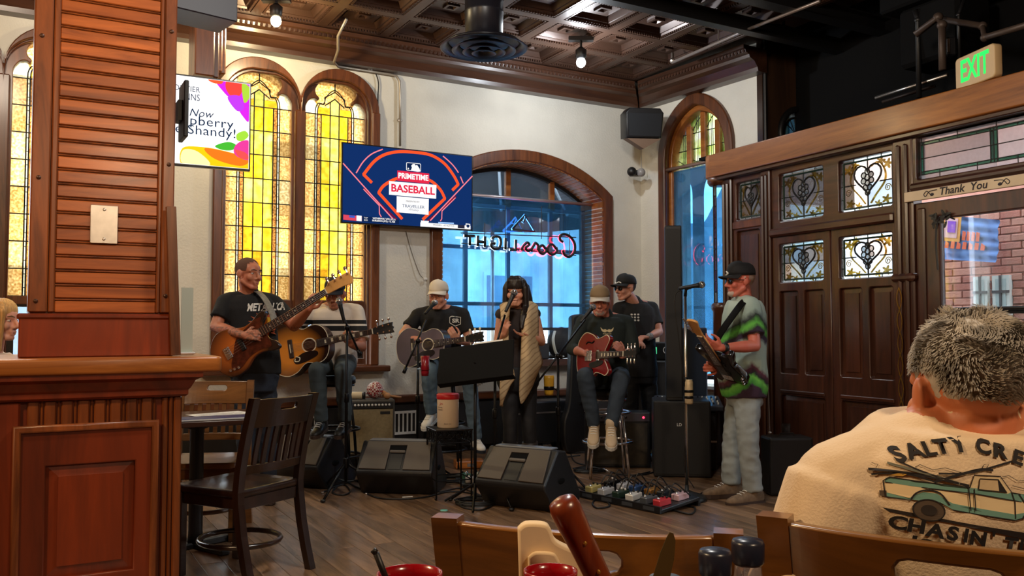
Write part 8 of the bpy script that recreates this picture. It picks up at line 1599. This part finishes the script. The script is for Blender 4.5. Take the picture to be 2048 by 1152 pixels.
def pedal(par, x, y, col, w=0.07, l=0.115, mtx=tp, z=0.05, rot=0.0):
    mm = mtx @ Matrix.Translation((x, y, z)) @ Matrix.Rotation(rot, 4, 'Z'); b_ = MB().bevbox(-w / 2, w / 2, -l / 2, l / 2, 0, 0.045, 0.005).obj('pedal', M('pedal_paint', srgb(*col), 0.35, 0.2), par, mw=mm)
    MB().lathe([(0.012, 0.045), (0.012, 0.052), (0.007, 0.054), (0.007, 0.062)], 12, Matrix.Translation((0, -l * 0.28, 0))).obj('foot_switch', NICKEL, b_, True)
    for s_ in (-0.5, 0.5): MB().lathe([(0.008, 0.045), (0.007, 0.06)], 10, Matrix.Translation((s_ * w * 0.55, l * 0.25, 0))).obj('knob', MT['black'] if sum(col) > 250 else MT['white'], b_, True)
cl_ = [(206, 190, 120), (210, 60, 70), (40, 44, 52), (226, 224, 220), (60, 90, 140), (196, 200, 206), (30, 32, 36), (226, 190, 200), (90, 94, 100), (170, 120, 60), (40, 60, 50), (220, 220, 226)]
for i in range(12): pedal(pb_, -0.34 + (i % 6) * 0.135 + random.uniform(-.01, .01), -0.11 + (i // 6) * 0.19, cl_[(i * 5) % 12], rot=random.uniform(-0.1, 0.1))
for i in range(11):
    x = -0.33 + i * 0.066; MB().tube(smooth_path([tp @ Vector((x, -0.05, 0.08)), tp @ Vector((x + 0.02, 0.0, 0.15 + 0.03 * (i % 3))), tp @ Vector((x + 0.05, 0.06, 0.13)), tp @ Vector((x + 0.06, 0.12, 0.075))], 5), 0.005, 6).obj('patch_lead', MT['rubber'], pb_)
sm_c = F(968, 968); sp_ = thing('small_pedalboard', 'small pedalboard with bright pedals behind the wire table', 'pedalboard', Matrix.Translation(sm_c) @ Matrix.Rotation(0.25, 4, 'Z')); MB().bevbox(-0.20, 0.18, -0.14, 0.20, 0.004, 0.03, 0.005).obj('board', MT['blackplastic'], sp_)
for i in range(6): pedal(sp_, -0.13 + (i % 3) * 0.12, -0.06 + (i // 3) * 0.17, ((214, 214, 220), (200, 60, 70), (150, 130, 190), (60, 110, 90), (226, 220, 196), (90, 140, 180))[i], mtx=Matrix.Identity(4), z=0.03, rot=random.uniform(-0.2, 0.2))
wb = thing('wooden_box', 'small tan wooden foot stomp box behind the wire table', 'box', Matrix.Translation(F(938, 935)) @ Matrix.Rotation(0.2, 4, 'Z')); bevel(MB().box(-0.13, 0.13, -0.09, 0.09, 0.003, 0.07).obj('box', MT['honey'], wb), 0.008); MB().bevbox(-0.03, 0.03, -0.095, -0.09, 0.02, 0.05, 0.002).obj('jack_plate', NICKEL, wb)
def cable(lab, pts, r=0.0065, col=None):
    q = [F(*p[:2]) + UP * (r + (p[2] if len(p) > 2 else 0)) for p in pts]; o = q[0] * 1.0; o.z = 0; t = thing('floor_cable', lab, 'cable', o); MB().tube(smooth_path([p - o for p in q], 6), r, 7).obj('lead', col or MT['rubber'], t, True)
    d = norm(q[0] - q[1]); MB().tube([q[0] - o, q[0] - o + d * 0.05], r * 1.4, 8).obj('plug', NICKEL, t, True)
def coil(lab, px, py, n=4, r0=0.16):
    c = F(px, py); t = thing('cable_coil', lab, 'cable', c); pts = [((r0 + 0.02 * math.sin(k * 0.37 + 1) + 0.012 * math.cos(k * 1.3)) * math.cos(k * 2 * PI / 18), (r0 * 0.8 + 0.02 * math.cos(k * 0.41)) * math.sin(k * 2 * PI / 18), 0.008 + 0.006 * (k / 18) + 0.003 * math.sin(k)) for k in range(18 * n)]; MB().tube(pts, 0.0065, 6).obj('lead', MT['rubber'], t, True); MB().tube([pts[-1], (pts[-1][0] + 0.06, pts[-1][1] - 0.04, 0.008)], 0.008, 8).obj('plug', NICKEL, t, True)
cable('black lead looping between the two left floor monitors', [(650, 985), (670, 975), (690, 972), (700, 985), (685, 992), (665, 985), (690, 966), (712, 975), (740, 985)])
cable('black lead trailing under the wire table', [(735, 990), (760, 998), (800, 1000), (850, 996), (900, 985), (950, 990), (1000, 1010)]); cable('black lead curling before the wire table', [(855, 975), (880, 985), (920, 978), (960, 992), (985, 1010), (960, 1022), (925, 1016), (920, 1005), (960, 998), (1000, 1005)])
coil('loose coil of black cable beside the sideways monitor', 950, 1008, 4, 0.15); coil('flat coil of black cable behind the chrome stool', 1175, 944, 4, 0.13); coil('coil of cable under the wire table', 900, 962, 4, 0.17)
cable('black lead running from the sideways monitor to the pedalboard', [(1150, 975), (1180, 978), (1200, 970), (1230, 965), (1260, 955), (1300, 945)]); cable('black lead sweeping past the pedalboard corner', [(1190, 1000), (1185, 1010), (1195, 1018), (1220, 1012), (1190, 992), (1160, 978)]); cable('black lead around the round stand base', [(1340, 1020), (1380, 1030), (1390, 1018), (1370, 1010), (1400, 990), (1430, 975)])
cable('black lead along the floor behind the chrome stool', [(1140, 900), (1150, 925), (1190, 935), (1240, 950), (1290, 950), (1320, 940), (1345, 925)]); cable('black lead behind the woman singer', [(1065, 880), (1085, 890), (1080, 905), (1120, 915), (1160, 912)]); cable('black lead hanging off the bass player side floor', [(690, 900), (700, 930), (690, 955), (720, 965), (740, 975)])
tp_ = thing('tape_scrap', 'scrap of white tape on the floor before the middle monitor', 'tape', Matrix.Translation(F(815, 994)) @ Matrix.Rotation(0.3, 4, 'Z')); MB().bevbox(-0.04, 0.04, -0.01, 0.01, 0.0, 0.003, 0.001).obj('tape', MT['white'], tp_)
sj = thing('turquoise_spot', 'small turquoise guitar pick on the floor boards', 'guitar pick', F(888, 1021)); MB().lathe([(0.028, 0.0), (0.026, 0.004), (0.005, 0.006)], 16).obj('pick', M('turquoise', srgb(110, 190, 180), 0.4), sj, True)
# ================================================================ neon sign in the window
NY = 0.06
nb_ = EMIT('neon_blue', (0.05, 0.25, 1.0), 14); nw_ = EMIT('neon_white', (0.75, 0.9, 1.0), 10); nr_ = EMIT('neon_red', (1.0, 0.03, 0.06), 14)
ns_ = thing('neon_sign', 'neon beer sign seen from behind with mirrored letters and mountain peaks', 'neon sign', FB.mat(0, 0, NY))
nq = lambda px, py: (FB.sz(px, py, NY)[0], FB.sz(px, py, NY)[1])
def crop7(x, y): return (840 + x * 400 / 1213, 280 + y * 400 / 1213)
def neon(name, pts, m, r=0.0155):
    p = [nq(*crop7(*q)) for q in pts]; q3 = smooth_path([Vector((x, 0, z)) for x, z in p], 4)
    a = MB().tube(q3, r, 8).obj(name, MT['black'], ns_, True); MB().tube([v + Vector((0, r * 0.75, 0)) for v in q3], r * 0.85, 8).obj('glow_tube', m, a, True)
def neonl(name, pts, m, r=0.0155):
    p = [nq(*crop7(*q)) for q in pts]; q3 = [Vector((x, 0, z)) for x, z in p]
    a = MB().tube(q3, r, 8).obj(name, MT['black'], ns_, True); MB().tube([v + Vector((0, r * 0.75, 0)) for v in q3], r * 0.85, 8).obj('glow_tube', m, a, True)
neonl('peak', [(560, 540), (635, 455), (695, 555), (560, 540)], nb_, 0.013); neonl('peak', [(600, 500), (615, 490), (628, 500), (640, 470)], nb_, 0.009)
neonl('letter', [(268, 580), (330, 583)], nw_); neonl('letter', [(302, 582), (302, 640)], nw_)                       # T
neonl('letter', [(352, 580), (350, 645)], nw_); neonl('letter', [(395, 585), (393, 650)], nw_); neonl('letter', [(351, 615), (394, 620)], nw_)  # H
neon('letter', [(435, 600), (455, 585), (483, 592), (490, 625), (478, 655), (450, 660), (433, 645), (434, 628), (455, 628)], nw_)   # G mirrored
neonl('letter', [(520, 595), (517, 665)], nw_); neonl('letter', [(582, 605), (580, 668), (545, 664)], nw_)
neon('letter', [(612, 668), (630, 640), (650, 622), (662, 635), (640, 655), (655, 672), (680, 660)], nr_)         # s
neon('letter', [(670, 672), (690, 640), (700, 625), (716, 640), (712, 672)], nr_)                                  # r
neon('letter', [(760, 660), (745, 640), (725, 650), (725, 680), (748, 690), (765, 670), (760, 650)], nr_); neon('letter', [(825, 660), (805, 635), (780, 645), (778, 680), (805, 695), (830, 675), (825, 650)], nr_)   # oo
neon('letter', [(866, 618), (850, 605), (850, 582), (876, 572), (912, 588), (938, 630), (936, 678), (908, 708), (878, 698), (866, 668)], nr_)   # C
for z_ in ((250, 563, 950, 590), (255, 625, 950, 700)):
    a = nq(*crop7(z_[0], z_[1])); b = nq(*crop7(z_[2], z_[3])); MB().tube([(a[0], 0.012, a[1]), (b[0], 0.012, b[1])], 0.006, 6).obj('support_rail', MT['black'], ns_)
for x_, y0_, y1_ in ((520, 400, 680), (740, 400, 600), (395, 500, 660), (910, 560, 710)):
    a = nq(*crop7(x_, y0_)); b = nq(*crop7(x_, y1_)); MB().tube([(a[0], 0.01, a[1]), (b[0], 0.01, b[1])], 0.004, 6).obj('hanger', MT['black'], ns_)
# ================================================================ foreground diner seen from behind
V3 = lambda px, d, z: Vector(((px - 1024) / FPX * d, d, z))
J = dict(pelvis=V3(1935, 1.46, 0.53), hipR=V3(2040, 1.46, 0.52), hipL=V3(1830, 1.46, 0.52), knR=V3(2000, 1.90, 0.53), knL=V3(1800, 1.90, 0.53), anR=V3(2000, 1.9, 0.1), anL=V3(1800, 1.9, 0.1), shR=V3(2196, 1.37, 1.025), shL=V3(1672, 1.37, 1.025), head=V3(1930, 1.37, 1.17), elR=V3(2330, 1.36, 0.77), wrR=V3(2150, 1.58, 0.80), elL=V3(1566, 1.36, 0.80), wrL=V3(1700, 1.58, 0.80))
fm_ = Person('grey haired man in a cream printed t-shirt seated with his back to us', J, (-0.02, 1, -0.06), skin('brown', srgb(196, 124, 84), 0.15), voxel=0.005, k=1.0, belly=0.03, wide=1.12)
fm_.N = fm_.N + Vector((0, -0.01, 0.055)); fm_.build_body(hR=dict(d=(-0.3, 1, 0), p=(0, 0, -1)), hL=dict(d=(0.3, 1, 0), p=(0, 0, -1)), neck_r=0.064); fm_.face((90, 80, 76))
fm_.shirt(M('cream_cotton', srgb(228, 204, 172), 0.85, bump=0.15, bscale=250), 0.78, loose=0.014, sl_r=0.078, fold=0.0045, fscale=7, voxel=0.007); fm_.trousers(denim_d, fold=0.003)
for S in 'RL': fm_.shoe(S, (0, 1, 0), shoe_blk, sole_d)
hairm = M('salt_pepper_hair', srgb(172, 166, 158), 0.6, var=0.55, vscale=17)
hr = mk('hair', (lambda me: me)(MB().ell(fm_.hc + fm_.F * -0.018 + fm_.U * 0.036, (0.0775, 0.098, 0.083), 28, 18, axes=(fm_.R, fm_.F, fm_.U)).mesh('hair', True)), hairm, fm_.t)
mb = MB(); rn = random.Random(3); n = 0
while n < 5200:
    th, ph = rn.uniform(0, 2 * PI), math.acos(rn.uniform(-0.75, 1)); d = Vector((math.sin(ph) * math.cos(th), math.sin(ph) * math.sin(th), math.cos(ph)))
    if d.y > 0.75 and d.z < 0.5: continue
    if abs(d.x) > 0.55 and d.z < -0.05 and d.y > -0.35: continue
    if d.z < -0.62 + 0.25 * abs(d.x): continue
    p = fm_.hc + fm_.R * d.x * 0.078 + fm_.F * (d.y * 0.099 - 0.018) + fm_.U * (d.z * 0.084 + 0.036)
    sw_ = Vector((mnoise.noise(p * 22), mnoise.noise(p * 22 + Vector((9, 0, 0))), mnoise.noise(p * 22 + Vector((0, 7, 0))))) * 0.9
    L_ = (0.007 + 0.008 * max(0, d.z + 0.25)) * rn.uniform(0.7, 1.2); t1_ = norm(d * 0.8 + sw_ + Vector((0, -0.1, -0.45))); t2_ = norm(t1_ * 0.6 + sw_ * 1.6 + Vector((rn.uniform(-.4, .4), 0, -0.5)))
    mb.tube([p - d * 0.002, p + t1_ * L_ * 0.5 + d * 0.003, p + (t1_ + t2_) * L_ * 0.5 + d * 0.004], [0.0011, 0.0010, 0.0003], 3, cap=False); n += 1
mb.obj('hair_strands', hairm, hr)['kind'] = 'stuff'
# print on the back of the shirt
o_ = P(1912, 990, 1.24) - fm_.root; DY = Vector((0, 1, 0)); ik = M('shirt_ink', srgb(30, 26, 28), 0.8); KC = 0.00016
tq = lambda x, y: ((x - 700) * KC, -(y - 500) * KC)
def ink_(me, mat, off=0.003, name='print'): return fm_.decal(me, mat, o_, (1, 0.0, 0), UP, DY, name, off=off)
def fill(name, pts, mat, off=0.0015): ink_(flat([[tq(*p) for p in pts]], 0.03), mat, off, name)
def line(pts, w=7, off=0.0028, mat=None, sm=False):
    p = [Vector((*tq(*q), 0)) for q in pts]; p = smooth_path(p, 4) if sm else p; a, b = [], []
    for i in range(len(p)):
        d = norm(p[min(i + 1, len(p) - 1)] - p[max(i - 1, 0)]); nn = Vector((-d.y, d.x, 0)) * w * KC / 2; a.append(p[i] + nn); b.append(p[i] - nn)
    ink_(flat([[(q.x, q.y) for q in a + b[::-1]]], 0.05), mat or ik, off, 'outline')
for ch_c, x, y, r in (('S', 335, 195, 20), ('A', 455, 155, 15), ('L', 565, 128, 11), ('T', 665, 105, 8), ('Y', 805, 86, 3), ('C', 1000, 96, -6), ('R', 1135, 132, -12), ('E', 1280, 185, -20), ('W', 1440, 260, -28), ('C', 290, 800, -3), ('H', 420, 812, -6), ('A', 560, 838, -7), ('S', 690, 852, -7), ('I', 790, 862, -7), ('N', 890, 885, -7), ("'", 1015, 880, -7), ('T', 1170, 935, -7), ('I', 1260, 950, -7), ('D', 1350, 965, -7), ('E', 1450, 985, -7), ('L', 430, 965, -6), ('O', 500, 985, -6), ('S', 590, 1000, -6), ('T', 660, 1010, -6)):
    me = tmesh(ch_c, 0.0265, bold=0.0011); c_, s_ = math.cos(math.radians(r)), math.sin(math.radians(r)); u, v = tq(x, y)
    for q in me.vertices: a, b = q.co.x * (1.0 if ch_c in "I'" else 1.12), q.co.z; q.co = (u + a * c_ - b * s_, 0, v + a * s_ + b * c_)
    ink_(me, ik, name='letter')
me = tmesh('FIND US', 0.010, 0.034, bold=0.0003); u, v = tq(510, 1050)
for q in me.vertices: q.co = (q.co.x + u, 0, q.co.z + v)
ink_(me, ik, name='letter')
teal = M('print_teal', srgb(112, 160, 148), 0.8); crm = M('print_cream', srgb(236, 214, 170), 0.8); wht = M('print_window', srgb(214, 190, 150), 0.8); tyre = M('print_tyre', srgb(84, 70, 58), 0.8); shd = M('print_shadow', srgb(40, 32, 30), 0.8)
fill('ground_shadow', [(180, 670), (400, 690), (1453, 850), (1453, 915), (700, 760), (230, 705)], shd); fill('truck_side', [(205, 440), (860, 480), (1453, 580), (1453, 640), (1330, 640), (1280, 690), (690, 590), (620, 540), (420, 545), (370, 560), (205, 530)], crm, 0.0016)
fill('truck_rail', [(215, 405), (240, 392), (835, 440), (880, 445), (1160, 475), (1250, 490), (1453, 520), (1453, 585), (860, 490), (205, 440)], teal, 0.0018); fill('truck_sill', [(205, 530), (370, 565), (400, 535), (480, 500), (580, 505), (650, 560), (700, 585), (1200, 665), (1290, 650), (1290, 690), (1200, 715), (690, 635), (600, 580), (420, 575), (210, 570)], teal, 0.0020)
fill('truck_cab', [(835, 445), (880, 335), (1100, 345), (1180, 480), (1160, 490), (880, 455)], crm, 0.0019); fill('cab_window', [(905, 450), (925, 362), (1085, 370), (1150, 475), (1080, 470)], wht, 0.0022); fill('cab_dark', [(1085, 472), (1080, 372), (1150, 475)], ik, 0.0024); fill('bumper', [(165, 520), (215, 515), (215, 570), (165, 565)], tyre, 0.0022)
for cx_, cy_2, r_ in ((510, 655, 120), (1440, 810, 120)):
    fill('wheel', [(cx_ + r_ * math.cos(t), cy_2 + r_ * 0.78 * math.sin(t)) for t in [2 * PI * k / 24 for k in range(24)]], tyre, 0.0024); fill('wheel_hub', [(cx_ + r_ * 0.5 * math.cos(t), cy_2 + r_ * .4 * math.sin(t)) for t in [2 * PI * k / 16 for k in range(16)]], shd, 0.0027)
    line([(cx_ + r_ * math.cos(t), cy_2 + r_ * 0.78 * math.sin(t)) for t in [2 * PI * k / 24 for k in range(25)]], 10, 0.003)
for L_ in ([(205, 570), (195, 430), (240, 390), (835, 440)], [(205, 440), (860, 490), (1453, 590)], [(825, 440), (830, 640)], [(870, 450), (870, 640)], [(835, 440), (880, 330), (1105, 342), (1190, 480), (1453, 525)], [(905, 455), (925, 362), (1085, 370), (1150, 478), (905, 455)], [(1190, 480), (1210, 560), (1205, 700)], [(205, 570), (380, 580)], [(690, 640), (1200, 715), (1290, 690)], [(1250, 490), (1290, 560)]): line(L_, 9)
for L_ in ([(380, 575), (420, 515), (500, 480), (600, 500), (670, 600)], [(1270, 690), (1330, 630), (1453, 620)]): line(L_, 14, sm=True)
for i, L_ in enumerate(([(90, 335), (420, 345), (830, 425)], [(110, 380), (350, 350), (560, 400)], [(240, 268), (560, 350), (760, 410)], [(310, 240), (480, 320), (820, 430)], [(560, 405), (900, 290), (1050, 290)], [(600, 330), (860, 310), (1220, 215)])): line(L_, 16 if i % 2 else 22, 0.0030, (ik, M('board_grey', srgb(110, 112, 100), 0.8))[i in (2,)], True)
for L_ in ([(130, 280), (175, 290), (150, 335), (210, 330)], [(945, 290), (975, 245), (1020, 238), (990, 285)], [(430, 285), (470, 262), (560, 300), (660, 280), (800, 320)], [(1120, 345), (1180, 335), (1250, 380), (1340, 370), (1453, 400)], [(1200, 420), (1300, 445), (1400, 470)]): line(L_, 5)
fill('gold_board', [(240, 375), (300, 350), (360, 352), (330, 372)], M('print_gold', srgb(196, 150, 60), 0.8), 0.0032)
# ================================================================ foreground chairs and table
chair('worn amber brown chair under the man in the cream shirt', (0.75, 1.47, 0), math.radians(150), chair_amber, 1.075); chair('worn brown chair with handle slot pushed in at the near table', (0.187, 1.70, 0), math.radians(166), chair_amber, 1.04)
ft = thing('near_table', 'dark dining table in the near foreground under the cups', 'table', (0.05, 0.62, 0)); ZT = 0.78
bevel(MB().box(-0.55, 0.36, -0.45, 0.66, ZT - 0.035, ZT).obj('table_top', MT['darkwoodh'], ft), 0.008); MB().lathe([(0.05, 0.03), (0.045, 0.1), (0.045, ZT - 0.1), (0.15, ZT - 0.035)], 18).obj('pedestal', MT['black'], ft, True)
for k in range(4): MB().bevbox(0, 0.32, -0.03, 0.03, 0.0, 0.035, 0.008, Matrix.Rotation(k * PI / 2 + 0.7, 4, 'Z')).obj('base_foot', MT['black'], ft)
redp = GLASS('red_cup_plastic', srgb(190, 14, 26), 0.1, 4, 0.2, 0.8); redp = M('red_cup', srgb(150, 10, 20), 0.2, coat=0.4)
def cup(lab, px, d, z, r):
    c = V3(px, d, ZT); h = z - ZT; t = thing('red_cup', lab, 'cup', c); MB().lathe([(r * 0.72, 0.0), (r * 0.74, 0.004), (r * 0.97, h - 0.01), (r, h - 0.004), (r, h), (r * 0.95, h), (r * 0.92, h - 0.012), (r * 0.7, 0.01)], 32).obj('cup', redp, t, True); MB().lathe([(r * 0.90, h - 0.045), (0.001, h - 0.045)], 32, cap=False).obj('drink', M('dark_drink', srgb(40, 12, 10), 0.1), t, True); return t
cup('red plastic cup with a black straw on the near table', 822, 1.08, CAMZ - 483 * 1.08 / FPX, 0.040)
sw2 = thing('black_straw', 'black drinking straw leaning in the red cup', 'straw', P(752, 1106, 1.06)); MB().tube([Vector((0, 0, 0)), P(785, 1190, 1.07) - P(752, 1106, 1.06)], 0.004, 8).tube([Vector((0, 0, 0)), Vector((-0.004, 0, 0.004))], 0.004, 8).obj('straw', MT['black'], sw2, True)
cup('red plastic cup in front of the cream napkin', 1100, 1.02, CAMZ - 478 * 1.02 / FPX, 0.031)
# cutlery tin with napkin, knife and blade
tin_ = thing('cutlery_tin', 'steel cutlery tin on the near table', 'tin', V3(1262, 1.10, ZT)); MB().lathe([(0.05, 0.0), (0.052, 0.004), (0.056, 0.14), (0.053, 0.14), (0.049, 0.01)], 28).obj('tin', MT['steel'], tin_, True)
a = P(1130, 1016, 1.05); kf = thing('steak_knife', 'brown wooden steak knife handle sticking up from the cutlery tin', 'knife', a); dv = P(1232, 1230, 1.08) - a; dn = norm(dv)
MB().tube([-dn * 0.013, -dn * 0.009, Vector((0, 0, 0)), dn * 0.02, dn * 0.05, dn * 0.10, dn * 0.13], [0.008, 0.0165, 0.019, 0.0185, 0.0165, 0.0155, 0.016], 20).obj('handle', WOOD('red_brown_handle', srgb(96, 34, 14), srgb(150, 62, 28), 'Z', 12, 0.3, 0.4), kf, True); MB().tube([dn * 0.13, dn * 0.155], [0.014, 0.010], 14).obj('bolster', NICKEL, kf, True)
for t_ in (0.045, 0.085): MB().ell(dn * t_ + Vector((0.004, -0.0155, 0)), 0.003, 8, 6).obj('rivet', MT['brass'], kf)
b = P(1345, 1066, 1.12); kb = thing('table_knife', 'brassy table knife blade standing up in the cutlery tin', 'knife', b); e_ = P(1300, 1240, 1.11) - b; en = norm(e_); sd_ = norm(en.cross(Vector((0, 1, 0))))
rows = [(0.0, 0.001, -0.004), (0.008, 0.006, -0.006), (0.03, 0.010, -0.009), (0.06, 0.011, -0.010), (0.10, 0.010, -0.010)]; vs = []
for t_, w1, w2 in rows: c = en * t_; vs += [c + sd_ * w1 + Vector((0, 0.001, 0)), c + sd_ * w2 + Vector((0, 0.001, 0)), c + sd_ * w2 - Vector((0, 0.001, 0)), c + sd_ * w1 - Vector((0, 0.001, 0))]
MB().add(vs, [(0, 1, 2, 3), (19, 18, 17, 16)] + [(4 * k + j, 4 * k + (j + 1) % 4, 4 * k + 4 + (j + 1) % 4, 4 * k + 4 + j) for k in range(4) for j in range(4)]).obj('blade', M('brassy_steel', srgb(150, 132, 84), 0.25, 0.9), kb); MB().tube([en * 0.10, en * 0.115], [0.008, 0.007], 10).obj('bolster', NICKEL, kb, True)
nq_ = V3(1110, 1.14, ZT); nk_ = thing('paper_napkin', 'folded cream paper napkin standing behind the red cup', 'napkin', nq_); ol = [(1035, 1056), (1052, 1044), (1090, 1046), (1102, 1060), (1112, 1080), (1150, 1098), (1180, 1108), (1192, 1160), (1196, 1330), (1046, 1330), (1038, 1160)]
pl = [(P(*q, 1.14).x - nq_.x, max(P(*q, 1.14).z - ZT, 0.002)) for q in ol]; ncl = M('cream_napkin', srgb(232, 206, 166), 0.85); pl = pl[-1:] + [(v.x, max(v.y, 0.002)) for v in smooth_path([Vector((*q, 0)) for q in pl[:-2]], 4)] + [pl[-2]]; mk('fold', plate('fold', [pl], -0.012, 0.012, 0.004, 2), ncl, nk_)
pl2 = [(x * 0.9 + 0.008, z * 0.86) for x, z in pl]; mk('front_fold', plate('front_fold', [[(x, z - 0.02 * (x > 0.02)) if z > 0.05 else (x, z) for x, z in pl2]], -0.021, -0.012, 0.003, 2), ncl, nk_)
def shaker(lab, px, py, d, r, capm):
    z = CAMZ - (py - HOR) * d / FPX; c = V3(px, d, ZT); h = z - ZT; t = thing('condiment_bottle', lab, 'bottle', c); MB().lathe([(r * 0.95, 0.0), (r, 0.01), (r, h - 0.075), (r * 0.8, h - 0.045), (r * 0.75, h - 0.028)], 24).obj('bottle', GLASS('bottle_glass', srgb(226, 214, 208), 0.1, 4, 0.35, 0.25, rough=0.05), t, True); MB().lathe([(r * 0.82, h - 0.034), (r * 0.95, h - 0.03), (r * 0.97, h - 0.005), (r * 0.88, h), (0.002, h + 0.001)], 24).obj('lid', capm, t, True); MB().lathe([(r * 0.8, 0.005), (r * 0.82, h - 0.08), (0.002, h - 0.08)], 20).obj('contents', M('pale_contents', srgb(196, 150, 140), 0.6), t, True)
lidm = M('dark_blue_lid', srgb(34, 38, 54), 0.3); shaker('clear bottle with dark lid nearest the cutlery tin', 1425, 1094, 1.17, 0.0225, lidm); shaker('clear bottle with dark lid nearest the amber chair', 1490, 1074, 1.24, 0.0235, lidm); shaker('low bottle with slate blue lid beside the table knife', 1326, 1146, 1.20, 0.024, M('slate_lid', srgb(84, 100, 116), 0.4))
